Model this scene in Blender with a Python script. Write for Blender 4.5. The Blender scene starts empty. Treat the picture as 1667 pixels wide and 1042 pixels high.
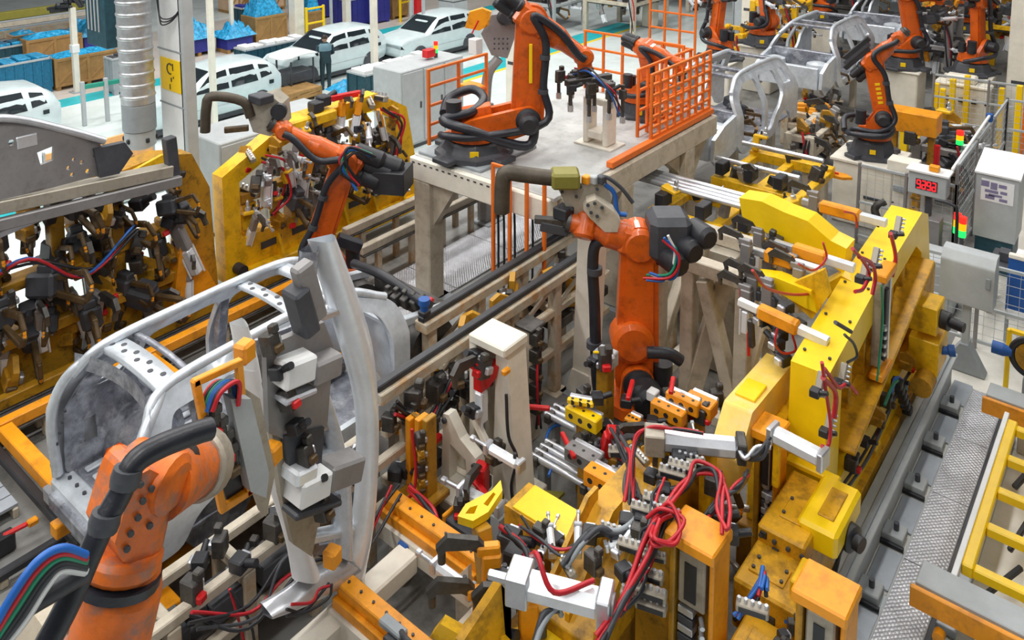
import bpy, math, random
from mathutils import Vector, Matrix
from mathutils.geometry import delaunay_2d_cdt

# ------------------------------------------------------------------ camera, world, lamps, exposure
scene = bpy.context.scene
COL = scene.collection
CAM_H = 7.2
FPX, PPX, PPY = 1360.0, 833.5, -78.0
PITCH, YAW = math.radians(6.83), math.radians(38.9)
cam_data = bpy.data.cameras.new('camera')
cam = bpy.data.objects.new('camera', cam_data)
COL.objects.link(cam)
cam.location = (0, 0, CAM_H)
cam.rotation_euler = (math.pi / 2 - PITCH, 0, YAW)
cam_data.sensor_fit = 'HORIZONTAL'
cam_data.sensor_width = 36.0
cam_data.lens = FPX / 1667.0 * 36.0
cam_data.shift_y = -(521.0 - PPY) / 1667.0
cam_data.clip_end = 300
scene.camera = cam

world = bpy.data.worlds.new('hall_light')
scene.world = world
world.use_nodes = True
wbg = world.node_tree.nodes['Background']
wbg.inputs['Color'].default_value = (0.93, 0.97, 1.0, 1)
wbg.inputs['Strength'].default_value = 0.075

def area_lamp(x, y, z, sx, sy, power, col=(1, 0.98, 0.95)):
    d = bpy.data.lights.new('unseen_hall_lamp', 'AREA')
    d.shape = 'RECTANGLE'; d.size = sx; d.size_y = sy; d.energy = power; d.color = col
    o = bpy.data.objects.new('unseen_hall_lamp', d); COL.objects.link(o)
    o.location = (x, y, z)
    return o
# rows of unseen hall lamps; those on the right added to brighten the walkway side
for lx in (-24, -17, -10, -3, 4):
    for ly in (-7, 1, 9, 17, 25):
        area_lamp(lx, ly, 12.5, 0.8, 5.5, 520 if lx < -5 else (480 if ly < 5 else 360) if lx < 0 else 150)

vs = scene.view_settings
vs.view_transform = 'Standard'
vs.look = 'None'
vs.exposure = -0.1
vs.gamma = 1.0
vs.use_curve_mapping = False

# ------------------------------------------------------------------ survey helpers (photo point + a known plane -> place in the hall)
_cp, _sp, _cy, _sy = math.cos(PITCH), math.sin(PITCH), math.cos(YAW), math.sin(YAW)
FWD = Vector((-_sy * _cp, _cy * _cp, -_sp)); RGT = Vector((_cy, _sy, 0)); UPV = RGT.cross(FWD)
EYE = Vector((0, 0, CAM_H))
def ray(px, py): return FWD + RGT * ((px - PPX) / FPX) - UPV * ((py - PPY) / FPX)
def G(px, py, z=0.0):
    d = ray(px, py); return EYE + d * ((z - CAM_H) / d.z)
def GX(px, py, x):
    d = ray(px, py); return EYE + d * (x / d.x)
def GY(px, py, y):
    d = ray(px, py); return EYE + d * (y / d.y)
def GV(px, py, ref):
    d = ray(px, py); n = Vector((ref[0], ref[1], 0)).normalized()
    return EYE + d * ((Vector(ref) - EYE).dot(n) / d.dot(n))
V = lambda *a: Vector(a)
ZUP = Vector((0, 0, 1))
RND = random.Random(7)

# ------------------------------------------------------------------ materials
MATS = {}
def mat(name, col, rough=0.5, metal=0.0, var=0.12, vscale=3.0, grime=None, gamt=0.0, gscale=1.5, bump=0.0, bscale=40.0, coat=0.0, spots=0.0):
    m = bpy.data.materials.new(name); m.use_nodes = True
    nt = m.node_tree; b = nt.nodes['Principled BSDF']
    b.inputs['Roughness'].default_value = rough; b.inputs['Metallic'].default_value = metal
    if coat: b.inputs['Coat Weight'].default_value = coat
    tc = nt.nodes.new('ShaderNodeTexCoord')
    n = nt.nodes.new('ShaderNodeTexNoise'); n.inputs['Scale'].default_value = vscale; n.inputs['Detail'].default_value = 12; n.inputs['Roughness'].default_value = 0.72
    nt.links.new(tc.outputs['Object'], n.inputs['Vector'])
    r = nt.nodes.new('ShaderNodeValToRGB'); nt.links.new(n.outputs['Fac'], r.inputs['Fac'])
    lo = [max(0, c * (1 - 1.6 * var)) for c in col]; hi = [min(1, c * (1 + 1.4 * var)) for c in col]
    r.color_ramp.elements[0].position = 0.3; r.color_ramp.elements[0].color = (*lo, 1)
    r.color_ramp.elements[1].position = 0.7; r.color_ramp.elements[1].color = (*hi, 1)
    out = r.outputs['Color']
    if grime is not None:
        g = nt.nodes.new('ShaderNodeTexNoise'); g.inputs['Scale'].default_value = gscale; g.inputs['Detail'].default_value = 8; g.inputs['Roughness'].default_value = 0.7
        nt.links.new(tc.outputs['Object'], g.inputs['Vector'])
        gr = nt.nodes.new('ShaderNodeValToRGB'); nt.links.new(g.outputs['Fac'], gr.inputs['Fac'])
        gr.color_ramp.elements[0].position = 0.48; gr.color_ramp.elements[0].color = (0, 0, 0, 1)
        gr.color_ramp.elements[1].position = 0.66; gr.color_ramp.elements[1].color = (gamt, gamt, gamt, 1)
        mx = nt.nodes.new('ShaderNodeMix'); mx.data_type = 'RGBA'
        nt.links.new(gr.outputs['Color'], mx.inputs['Factor'])
        nt.links.new(out, mx.inputs['A']); mx.inputs['B'].default_value = (*grime, 1)
        out = mx.outputs['Result']
    nt.links.new(out, b.inputs['Base Color'])
    if bump:
        bn = nt.nodes.new('ShaderNodeTexNoise'); bn.inputs['Scale'].default_value = bscale; bn.inputs['Detail'].default_value = 3
        nt.links.new(tc.outputs['Object'], bn.inputs['Vector'])
        bm = nt.nodes.new('ShaderNodeBump'); bm.inputs['Strength'].default_value = bump; bm.inputs['Distance'].default_value = 0.02
        nt.links.new(bn.outputs['Fac'], bm.inputs['Height']); nt.links.new(bm.outputs['Normal'], b.inputs['Normal'])
    MATS[name] = m
    return m
DIRT = (0.035, 0.028, 0.02)
mat('yellow', (0.86, 0.50, 0.008), 0.38, var=0.10, grime=(0.28, 0.13, 0.01), gamt=0.55, gscale=5.5)
mat('yellow_clean', (0.96, 0.62, 0.004), 0.35, var=0.06)
mat('yellow_pale', (0.90, 0.62, 0.12), 0.4, var=0.10, grime=(0.8, 0.62, 0.35), gamt=0.6, gscale=5)
mat('yellow_dirty', (0.50, 0.25, 0.012), 0.5, var=0.25, grime=(0.06, 0.035, 0.008), gamt=0.8, gscale=6)
mat('yellow_mid', (0.66, 0.34, 0.008), 0.42, var=0.14, grime=(0.16, 0.08, 0.008), gamt=0.75, gscale=5.5)
mat('amber', (0.90, 0.34, 0.010), 0.42, var=0.10, grime=(0.30, 0.10, 0.008), gamt=0.5, gscale=6)
mat('robot_orange', (0.74, 0.125, 0.008), 0.36, var=0.14, grime=(0.14, 0.03, 0.008), gamt=0.55, gscale=6, coat=0.2)
mat('robot_orange_worn', (0.72, 0.15, 0.012), 0.42, var=0.18, grime=(0.20, 0.16, 0.14), gamt=0.75, gscale=6.5, bump=0.15, bscale=30)
mat('rail_orange', (0.80, 0.17, 0.015), 0.45, var=0.1)
mat('beige', (0.56, 0.50, 0.40), 0.55, var=0.10, grime=(0.24, 0.19, 0.12), gamt=0.5, gscale=4.5)
mat('beige_rust', (0.50, 0.44, 0.34), 0.6, var=0.15, grime=(0.42, 0.20, 0.04), gamt=0.75, gscale=4)
mat('cream', (0.78, 0.74, 0.64), 0.5, var=0.08)
mat('deck_paint', (0.50, 0.51, 0.50), 0.5, var=0.08, grime=(0.20, 0.20, 0.19), gamt=0.6, gscale=1.6)
mat('white_paint', (0.82, 0.83, 0.83), 0.45, var=0.05)
mat('grey_paint', (0.30, 0.33, 0.35), 0.5, var=0.1)
mat('grey_light', (0.42, 0.45, 0.46), 0.5, var=0.08)
mat('grey_plate', (0.30, 0.29, 0.29), 0.45, metal=0.4, var=0.15, grime=(0.14, 0.13, 0.12), gamt=0.5, gscale=6)
mat('gun_plate', (0.42, 0.38, 0.31), 0.45, metal=0.3, var=0.15, grime=(0.16, 0.13, 0.09), gamt=0.6, gscale=6)
mat('black', (0.022, 0.023, 0.028), 0.45, var=0.3)
mat('black_rubber', (0.020, 0.022, 0.030), 0.38, var=0.3, bump=0.1)
mat('charcoal', (0.055, 0.058, 0.068), 0.5, var=0.25)
mat('dark_metal', (0.10, 0.095, 0.09), 0.45, metal=0.6, var=0.35, grime=DIRT, gamt=0.8, gscale=4)
mat('dark_bracket', (0.075, 0.060, 0.042), 0.5, metal=0.2, var=0.35)
mat('oily_brown', (0.085, 0.050, 0.018), 0.5, metal=0.1, var=0.5, vscale=6)
mat('steel', (0.60, 0.62, 0.66), 0.28, metal=0.6, var=0.12)
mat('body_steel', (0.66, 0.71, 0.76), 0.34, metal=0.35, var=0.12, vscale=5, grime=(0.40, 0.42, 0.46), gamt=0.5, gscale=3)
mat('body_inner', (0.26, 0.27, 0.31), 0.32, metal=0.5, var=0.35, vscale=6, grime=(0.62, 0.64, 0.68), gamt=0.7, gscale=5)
mat('body_primer', (0.62, 0.72, 0.74), 0.32, metal=0.15, var=0.06, coat=0.2)
mat('aluminium', (0.80, 0.84, 0.88), 0.28, metal=0.3, var=0.08)
mat('duct', (0.56, 0.58, 0.60), 0.36, metal=0.65, var=0.15, vscale=8)
mat('red', (0.62, 0.012, 0.014), 0.4, var=0.15)
mat('red_hose', (0.50, 0.014, 0.025), 0.4, var=0.15)
mat('blue_hose', (0.015, 0.12, 0.45), 0.4)
mat('green_hose', (0.01, 0.24, 0.13), 0.4)
mat('blue_crate', (0.012, 0.15, 0.28), 0.5, var=0.25, vscale=12)
mat('teal_bin', (0.012, 0.06, 0.085), 0.5, var=0.3, vscale=10)
mat('navy_bin', (0.03, 0.035, 0.26), 0.5, var=0.2)
mat('blue_wrap', (0.03, 0.34, 0.68), 0.25, var=0.45, vscale=9, bump=0.8, bscale=14)
mat('blue_sign', (0.010, 0.085, 0.33), 0.5, var=0.05)
mat('cardboard', (0.33, 0.19, 0.065), 0.8, var=0.18)
mat('cardboard_light', (0.58, 0.40, 0.26), 0.8, var=0.12)
mat('dark_opening', (0.012, 0.020, 0.026), 0.3, var=0.3)  # near-black for body openings: the unlit inside is put into the colour
mat('olive', (0.22, 0.20, 0.03), 0.5, var=0.1)
mat('green_paint', (0.02, 0.28, 0.20), 0.5)
mat('skin', (0.45, 0.24, 0.15), 0.6)
mat('hair', (0.02, 0.013, 0.01), 0.6)
mat('cloth_dark', (0.018, 0.045, 0.055), 0.8, var=0.25)
mat('cloth_blue', (0.16, 0.28, 0.34), 0.8, var=0.2)
mat('poster_ink', (0.22, 0.20, 0.33), 0.6)
mat('sign_yellow', (0.95, 0.62, 0.0), 0.5, var=0.03)
mat('orange_mesh_panel', (0.80, 0.42, 0.16), 0.6, var=0.12)
def emit(name, col, s):
    m = bpy.data.materials.new(name); m.use_nodes = True
    b = m.node_tree.nodes['Principled BSDF']
    b.inputs['Base Color'].default_value = (*[c * 0.5 for c in col], 1)
    b.inputs['Emission Color'].default_value = (*col, 1); b.inputs['Emission Strength'].default_value = s
    MATS[name] = m
emit('lamp_red', (1, 0.02, 0.01), 1.6); emit('lamp_green', (0.02, 0.9, 0.15), 1.2); emit('lamp_amber', (1, 0.45, 0.0), 1.2); emit('led_red', (1, 0.02, 0.03), 1.5)

def floor_mat(name, c1, c2, grime, gamt, rough=0.35):
    m = mat(name, c1, rough, var=0.07, vscale=0.8, grime=grime, gamt=gamt, gscale=0.9, bump=0.05, bscale=60)
    return m
floor_mat('floor_bright', (0.72, 0.80, 0.79), None, (0.45, 0.50, 0.50), 0.4, 0.25)
floor_mat('floor_machine', (0.24, 0.24, 0.23), None, (0.05, 0.048, 0.042), 0.9)  # light concrete coloured darker to deepen the shade between machines, plus grime
floor_mat('floor_cream', (0.75, 0.73, 0.66), None, (0.50, 0.48, 0.42), 0.5)
floor_mat('floor_lane', (0.60, 0.55, 0.50), None, (0.42, 0.40, 0.36), 0.5)
mat('floor_teal', (0.02, 0.45, 0.50), 0.4, var=0.1)
mat('floor_line', (0.85, 0.62, 0.03), 0.5, var=0.1)
mat('floor_red', (0.36, 0.10, 0.10), 0.5, var=0.1)
mat('plate_grey', (0.40, 0.44, 0.49), 0.42, metal=0.2, var=0.14, grime=(0.16, 0.16, 0.16), gamt=0.5)
# chequer plate: raised lozenges as fine relief
def tread(name, col, scale):
    m = mat(name, col, 0.36, metal=0.45, var=0.16, vscale=2.0, grime=(0.22, 0.22, 0.24), gamt=0.4)
    nt = m.node_tree; b = nt.nodes['Principled BSDF']
    tc = nt.nodes.new('ShaderNodeTexCoord'); mp = nt.nodes.new('ShaderNodeMapping')
    mp.inputs['Rotation'].default_value = (0, 0, math.radians(45)); mp.inputs['Scale'].default_value = (scale, scale, scale)
    nt.links.new(tc.outputs['Object'], mp.inputs['Vector'])
    ck = nt.nodes.new('ShaderNodeTexChecker'); ck.inputs['Scale'].default_value = 1.0
    nt.links.new(mp.outputs['Vector'], ck.inputs['Vector'])
    vo = nt.nodes.new('ShaderNodeTexVoronoi'); vo.inputs['Scale'].default_value = 1.0; vo.inputs['Randomness'].default_value = 0.15
    nt.links.new(mp.outputs['Vector'], vo.inputs['Vector'])
    bm = nt.nodes.new('ShaderNodeBump'); bm.inputs['Strength'].default_value = 0.9; bm.inputs['Distance'].default_value = 0.02; bm.invert = True
    nt.links.new(vo.outputs['Distance'], bm.inputs['Height']); nt.links.new(bm.outputs['Normal'], b.inputs['Normal'])
tread('tread_plate', (0.62, 0.63, 0.67), 26.0)

# ------------------------------------------------------------------ mesh helpers
class MB:
    def __init__(self): self.v = []; self.f = []; self.s = []
    def _add(self, vs, fs, smooth=False):
        o = len(self.v); self.v += [Vector(p) for p in vs]
        for f in fs: self.f.append([i + o for i in f]); self.s.append(smooth)
    def convex(self, vs, fs, smooth=False):
        c = sum((Vector(p) for p in vs), Vector()) / len(vs); out = []
        for f in fs:
            a, b, d = Vector(vs[f[0]]), Vector(vs[f[1]]), Vector(vs[f[2]])
            m = sum((Vector(vs[i]) for i in f), Vector()) / len(f)
            out.append(list(f) if (b - a).cross(d - b).dot(m - c) >= 0 else list(f)[::-1])
        self._add(vs, out, smooth)
    def box(self, c, size, rot=None, ch=0.012):
        c = Vector(c); h = [abs(s) / 2 for s in size]
        ch = min(ch, 0.3 * min(h) * 2)
        R = rot if rot is not None else Matrix.Identity(3)
        if isinstance(R, (int, float)): R = Matrix.Rotation(R, 3, 'Z')
        if ch <= 0.0005:
            vs = [c + R @ Vector((sx * h[0], sy * h[1], sz * h[2])) for sx in (-1, 1) for sy in (-1, 1) for sz in (-1, 1)]
            fs = [(0, 1, 3, 2), (4, 6, 7, 5), (0, 4, 5, 1), (2, 3, 7, 6), (0, 2, 6, 4), (1, 5, 7, 3)]
            self.convex(vs, fs); return self
        vs = []; idx = {}
        for sx in (-1, 1):
            for sy in (-1, 1):
                for sz in (-1, 1):
                    for k in range(3):
                        q = [sx * (h[0] - ch), sy * (h[1] - ch), sz * (h[2] - ch)]
                        q[k] = (sx, sy, sz)[k] * h[k]
                        idx[(sx, sy, sz, k)] = len(vs); vs.append(c + R @ Vector(q))
        fs = []
        for k in range(3):
            a, b = [j for j in range(3) if j != k]
            for s in (-1, 1):
                q = []
                for (p, r) in ((-1, -1), (1, -1), (1, 1), (-1, 1)):
                    sg = [0, 0, 0]; sg[k] = s; sg[a] = p; sg[b] = r; q.append(idx[(*sg, k)])
                fs.append(q)
            for p in (-1, 1):
                for r in (-1, 1):
                    sg1 = [0, 0, 0]; sg1[a] = p; sg1[b] = r; sg1[k] = -1
                    sg2 = list(sg1); sg2[k] = 1
                    fs.append([idx[(*sg1, a)], idx[(*sg1, b)], idx[(*sg2, b)], idx[(*sg2, a)]])
        for sx in (-1, 1):
            for sy in (-1, 1):
                for sz in (-1, 1): fs.append([idx[(sx, sy, sz, 0)], idx[(sx, sy, sz, 1)], idx[(sx, sy, sz, 2)]])
        self.convex(vs, fs); return self
    def span(self, x0, x1, y0, y1, z0, z1, ch=0.012):
        return self.box(((x0 + x1) / 2, (y0 + y1) / 2, (z0 + z1) / 2), (x1 - x0, y1 - y0, z1 - z0), None, ch)
    def beam(self, a, b, w, h, up=ZUP, ch=0.01, ext=0.0):
        a, b = Vector(a), Vector(b); d = (b - a); L = d.length; d = d.normalized()
        s = d.cross(Vector(up))
        if s.length < 1e-4: s = d.cross(Vector((0, 1, 0)))
        s.normalize(); u = s.cross(d)
        R = Matrix((s, d, u)).transposed()
        return self.box((a + b) / 2, (w, L + 2 * ext, h), R, ch)
    def cyl(self, a, b, r, r2=None, n=14, caps=True):
        a, b = Vector(a), Vector(b); r2 = r if r2 is None else r2
        d = (b - a).normalized(); s = d.orthogonal().normalized(); t = d.cross(s)
        vs = []
        for k in range(n):
            q = 2 * math.pi * k / n; e = s * math.cos(q) + t * math.sin(q)
            vs += [a + e * r, b + e * r2]
        self._add(vs, [[2 * k, 2 * ((k + 1) % n), 2 * ((k + 1) % n) + 1, 2 * k + 1] for k in range(n)], True)
        if caps: self._add(vs, [[2 * k for k in range(n)][::-1], [2 * k + 1 for k in range(n)]])
        return self
    def lathe(self, a, axis, prof, n=18):
        a = Vector(a); d = Vector(axis).normalized(); s = d.orthogonal().normalized(); t = d.cross(s)
        for (r0, h0), (r1, h1) in zip(prof[:-1], prof[1:]):
            vs = []
            for k in range(n):
                q = 2 * math.pi * k / n; e = s * math.cos(q) + t * math.sin(q)
                vs += [a + e * r0 + d * h0, a + e * r1 + d * h1]
            self._add(vs, [[2 * k, 2 * ((k + 1) % n), 2 * ((k + 1) % n) + 1, 2 * k + 1] for k in range(n)], n > 9)
        for (r, h), fl in ((prof[0], True), (prof[-1], False)):
            if r > 1e-4:
                ring = [a + d * h + (s * math.cos(2 * math.pi * k / n) + t * math.sin(2 * math.pi * k / n)) * r for k in range(n)]
                self._add(ring, [list(range(n))[::-1] if fl else list(range(n))])
        return self
    def tube(self, pts, r, n=8, sub=6, caps=True):
        P = [Vector(p) for p in pts]
        if len(P) > 2 and sub > 1:
            Q = [P[0] * 2 - P[1]] + P + [P[-1] * 2 - P[-2]]; out = []
            for i in range(1, len(Q) - 2):
                for k in range(sub):
                    t = k / sub
                    p0, p1, p2, p3 = Q[i - 1:i + 3]
                    out.append(0.5 * ((2 * p1) + (p2 - p0) * t + (2 * p0 - 5 * p1 + 4 * p2 - p3) * t * t + (3 * p1 - p0 - 3 * p2 + p3) * t ** 3))
            out.append(P[-1]); P = out
        d0 = (P[1] - P[0]).normalized(); s = d0.orthogonal().normalized(); vs = []
        for i, p in enumerate(P):
            d = ((P[i + 1] - p) if i == 0 else (p - P[i - 1]) if i == len(P) - 1 else (P[i + 1] - P[i - 1])).normalized()
            s = (s - d * s.dot(d))
            s = s.normalized() if s.length > 1e-5 else d.orthogonal().normalized()
            t = d.cross(s)
            for k in range(n):
                q = 2 * math.pi * k / n; vs.append(p + (s * math.cos(q) + t * math.sin(q)) * r)
        fs = [[i * n + k, i * n + (k + 1) % n, (i + 1) * n + (k + 1) % n, (i + 1) * n + k] for i in range(len(P) - 1) for k in range(n)]
        self._add(vs, fs, True)
        if caps:
            m = (len(P) - 1) * n
            self._add([vs[k] for k in range(n)], [list(range(n))[::-1]]); self._add([vs[m + k] for k in range(n)], [list(range(n))])
        return self
    def prism(self, poly, o, ux, uy, th, taper=0.0):
        """2-D outline in the plane (ux, uy) at o, given thickness th along ux x uy (centred)."""
        o, ux, uy = Vector(o), Vector(ux).normalized(), Vector(uy).normalized(); w = ux.cross(uy)
        n = len(poly)
        ar = sum(poly[i][0] * poly[(i + 1) % n][1] - poly[(i + 1) % n][0] * poly[i][1] for i in range(n))
        if ar < 0: poly = poly[::-1]
        c = (sum(p[0] for p in poly) / n, sum(p[1] for p in poly) / n)
        lo = [o + ux * p[0] + uy * p[1] - w * th / 2 for p in poly]
        hi = [o + ux * (p[0] + (c[0] - p[0]) * taper) + uy * (p[1] + (c[1] - p[1]) * taper) + w * th / 2 for p in poly]
        self._add(lo + hi, [[i, (i + 1) % n, n + (i + 1) % n, n + i] for i in range(n)])
        self._add(lo, [list(range(n))[::-1]]); self._add(hi, [list(range(n))])
        return self
    def prism3(self, pts, th_vec):
        """planar outline through 3-D points, extruded by a vector."""
        P = [Vector(p) for p in pts]; t = Vector(th_vec); n = len(P)
        nn = Vector()
        for i in range(n): nn += (P[i] - P[0]).cross(P[(i + 1) % n] - P[0])
        if nn.dot(t) < 0: P = P[::-1]
        hi = [p + t for p in P]
        self._add(P + hi, [[i, (i + 1) % n, n + (i + 1) % n, n + i] for i in range(n)])
        self._add(P, [list(range(n))[::-1]]); self._add(hi, [list(range(n))])
        return self
    def hull2(self, a, ra, b, rb, lat, th, n=12):
        """plate with a round boss at each end (a robot link), thickness th along lat."""
        a, b, lat = Vector(a), Vector(b), Vector(lat).normalized()
        d = (b - a); d = (d - lat * d.dot(lat)); L = d.length; d.normalize(); u = lat.cross(d)
        poly = []
        for k in range(n + 1):
            q = math.pi / 2 + math.pi * k / n; poly.append((ra * math.cos(q), ra * math.sin(q)))
        for k in range(n + 1):
            q = -math.pi / 2 + math.pi * k / n; poly.append((L + rb * math.cos(q), rb * math.sin(q)))
        self.prism(poly, a, d, u, th); return self
    def grid(self, rows, smooth=True, closed=False):
        n = len(rows[0]); vs = [p for r in rows for p in r]
        fs = []
        for i in range(len(rows) - 1):
            for k in range(n if closed else n - 1):
                fs.append([i * n + k, i * n + (k + 1) % n, (i + 1) * n + (k + 1) % n, (i + 1) * n + k])
        self._add(vs, fs, smooth); return self
    def sheet(self, outer, holes, fn, th=0.02, step=0.15, smooth=True):
        """pressed sheet: 2-D outline with holes, meshed on a grid, bent in space by fn(u, v, w)."""
        def inside(p, poly):
            r = False; j = len(poly) - 1
            for i in range(len(poly)):
                (xi, yi), (xj, yj) = poly[i], poly[j]
                if (yi > p[1]) != (yj > p[1]) and p[0] < (xj - xi) * (p[1] - yi) / (yj - yi) + xi: r = not r
                j = i
            return r
        def dens(poly):
            out = []
            for i in range(len(poly)):
                a, b = poly[i], poly[(i + 1) % len(poly)]
                L = math.hypot(b[0] - a[0], b[1] - a[1]); k = max(1, int(L / step + 0.5))
                out += [(a[0] + (b[0] - a[0]) * q / k, a[1] + (b[1] - a[1]) * q / k) for q in range(k)]
            return out
        loops = [dens(outer)] + [dens(h) for h in holes]
        vs = []; es = []
        for lp in loops:
            o = len(vs); vs += [Vector(p) for p in lp]; es += [(o + i, o + (i + 1) % len(lp)) for i in range(len(lp))]
        x0, x1 = min(p[0] for p in loops[0]), max(p[0] for p in loops[0]); y0, y1 = min(p[1] for p in loops[0]), max(p[1] for p in loops[0])
        y = y0 + step / 2
        while y < y1:
            x = x0 + step / 2
            while x < x1:
                if inside((x, y), loops[0]) and not any(inside((x, y), h) for h in loops[1:]): vs.append(Vector((x, y)))
                x += step
            y += step
        r = delaunay_2d_cdt(vs, es, [], 0, 1e-5)
        P, F = r[0], []
        for f in r[2]:
            c = (sum(P[i][0] for i in f) / len(f), sum(P[i][1] for i in f) / len(f))
            if inside(c, loops[0]) and not any(inside(c, h) for h in loops[1:]): F.append(list(f))
        self._add([fn(p[0], p[1], 0.0) for p in P], F, smooth)
        self._add([fn(p[0], p[1], th) for p in P], [f[::-1] for f in F], smooth)
        for lp in loops:
            n = len(lp)
            self._add([fn(p[0], p[1], 0.0) for p in lp] + [fn(p[0], p[1], th) for p in lp], [[i, (i + 1) % n, n + (i + 1) % n, n + i] for i in range(n)])
        return self
    def mesh(self, name, m, org=(0, 0, 0)):
        me = bpy.data.meshes.new(name); o = Vector(org)
        me.from_pydata([p - o for p in self.v], [], self.f)
        me.polygons.foreach_set('use_smooth', self.s)
        for mm in (m if isinstance(m, (list, tuple)) else [m]): me.materials.append(MATS[mm])
        me.validate(); me.update()
        return me

def tag(o, label=None, cat=None, group=None, kind=None):
    if label: o['label'] = label
    if cat: o['category'] = cat
    if group: o['group'] = group
    if kind: o['kind'] = kind
    return o
def thing(name, label, cat, loc, group=None):
    o = bpy.data.objects.new(name, None); COL.objects.link(o)
    o.empty_display_size = 0.2; o.location = Vector(loc)
    return tag(o, label, cat, group)
def org_of(o):
    while o.parent is not None: o = o.parent
    return o.location if o.type == 'EMPTY' else Vector((0, 0, 0))
def part(mb, name, m, parent, label=None, bev=0.0):
    """one mesh part under a thing or under a part (coordinates given in the hall)."""
    ob = bpy.data.objects.new(name, mb.mesh(name, m, org_of(parent))); COL.objects.link(ob); ob.parent = parent
    if label: ob['label'] = label
    if bev: bevel(ob, bev)
    return ob
def bevel(ob, w):
    md = ob.modifiers.new('bevel', 'BEVEL'); md.width = w; md.segments = 2; md.limit_method = 'ANGLE'; md.angle_limit = math.radians(40)
def single(mb, name, m, label, cat, group=None):
    ob = bpy.data.objects.new(name, mb.mesh(name, m)); COL.objects.link(ob)
    return tag(ob, label, cat, group)
def struct(mb, name, m, parent=None):
    ob = bpy.data.objects.new(name, mb.mesh(name, m)); COL.objects.link(ob)
    if parent: ob.parent = parent
    else: ob['kind'] = 'structure'
    return ob
def inst(me, name, parent, M=None):
    """another object on shared mesh data; M is in the space of the parent."""
    ob = bpy.data.objects.new(name, me); COL.objects.link(ob); ob.parent = parent
    if M is not None: ob.matrix_local = M
    return ob
def frame_m(o, x, z):
    """placement matrix: local x and (roughly) local z along the given directions."""
    x = Vector(x).normalized(); z = Vector(z); y = z.cross(x)
    if y.length < 1e-4: y = Vector((0, 1, 0)).cross(x)
    y.normalize(); z = x.cross(y)
    M = Matrix((x, y, z)).transposed().to_4x4(); M.translation = Vector(o); return M
def copy_tree(o, loc, rz=None, label=None, keep=lambda n: True):
    r = o.copy(); COL.objects.link(r); r.location = Vector(loc)
    if rz is not None: r.rotation_euler = (0, 0, rz)
    if label: r['label'] = label
    for ch in o.children:
        c = ch.copy(); COL.objects.link(c); c.parent = r
        for g in ch.children:
            d = g.copy(); COL.objects.link(d); d.parent = c
    return r
# ------------------------------------------------------------------ floors
struct(MB().span(-60, 8, -8, 70, -0.3, 0.0, 0), 'floor', 'floor_bright')
struct(MB().span(-12.6, -2.2, -2, 40, -0.1, 0.006, 0), 'floor_bay', 'floor_machine')
struct(MB().span(-2.2, 6, 8, 40, -0.1, 0.006, 0), 'floor_aisle', 'floor_cream')
struct(MB().span(-32, -25.2, 2, 40, -0.1, 0.006, 0), 'floor_store', 'floor_lane')
struct(MB().span(-18.4, -17.4, 2, 30, -0.1, 0.008, 0), 'floor_band', 'floor_teal')
struct(MB().span(-17.4, -17.25, 2, 30, -0.1, 0.009, 0), 'floor_stripe', 'floor_line')
struct(MB().span(-25.2, -24.4, 2, 40, -0.1, 0.008, 0), 'floor_band', 'floor_teal')
struct(MB().span(-2.75, -2.35, 12.2, 13.2, -0.1, 0.012, 0), 'floor_mat', 'floor_red')
for i in range(3):
    struct(MB().span(-10.1 + 0.02, -8.9 - 0.02, 8.0 + i * 1.6 + 0.01, 9.6 + i * 1.6 - 0.01, 0, 0.03, 0.004), 'floor_plate', 'tread_plate')

# ------------------------------------------------------------------ columns, ducts and poles of the hall
def column(label, c, sx, sy, h, m='white_paint', straps=()):
    t = thing('steel_column', label, 'column', (c[0], c[1], 0))
    b = MB()
    b.span(c[0] - sx / 2, c[0] + sx / 2, c[1] - sy / 2, c[1] + sy / 2, 0.02, h, 0.02)
    part(b, 'shaft', m, t)
    part(MB().span(c[0] - sx * .7, c[0] + sx * .7, c[1] - sy * .7, c[1] + sy * .7, 0, 0.03), 'base_plate', 'grey_paint', t)
    for z in straps: part(MB().span(c[0] - sx / 2 - .01, c[0] + sx / 2 + .01, c[1] - sy / 2 - .01, c[1] + sy / 2 + .01, z, z + .03, .003), 'strap', 'grey_paint', t)
    return t
col = column('white steel column carrying the square yellow bay sign', (-13.22, 7.20), 0.76, 0.12, 9.0, straps=(2.9, 3.85))
b = MB(); b.span(-12.9, -12.76, 7.14, 7.34, 0.02, 9.0, .01); part(b, 'edge_flange', 'grey_light', col)
# the yellow sign and its marks (flat print on a plate)
sy_ = 7.135
sg = part(MB().span(-13.52, -12.88, sy_ - .012, sy_, 3.16, 3.72, .003), 'sign_plate', 'sign_yellow', col, 'square yellow sign with black marks')
mk = MB(); cx, cz = -13.20, 3.55
mk.tube([V(cx + .09 * math.cos(a), sy_ - .016, cz + .09 * math.sin(a)) for a in [math.radians(q) for q in range(50, 320, 30)]], .012, 4, 2)
mk.span(cx + .08, cx + .105, sy_ - .02, sy_ - .012, cz - .02, cz + .1, 0); mk.span(cx + .02, cx + .045, sy_ - .02, sy_ - .012, cz - .22, cz - .15, 0)
mk.span(cx - .03, cx - .01, sy_ - .02, sy_ - .012, cz - .36, cz - .27, 0); mk.span(cx + .09, cx + .11, sy_ - .02, sy_ - .012, cz - .16, cz - .12, 0)
part(mk, 'sign_mark', 'black', sg)
cb = MB()
for k in range(3):
    cb.tube([V(-13.35 + .02 * k, 7.04, 6.2), V(-13.25 + .02 * k, 6.98, 4.75 - .06 * k), V(-13.05, 6.98, 4.45 - .05 * k), V(-12.85, 7.2, 4.7), V(-12.8, 7.5, 6.0)], .012, 6)
part(cb, 'cable', 'black', col)
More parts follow.
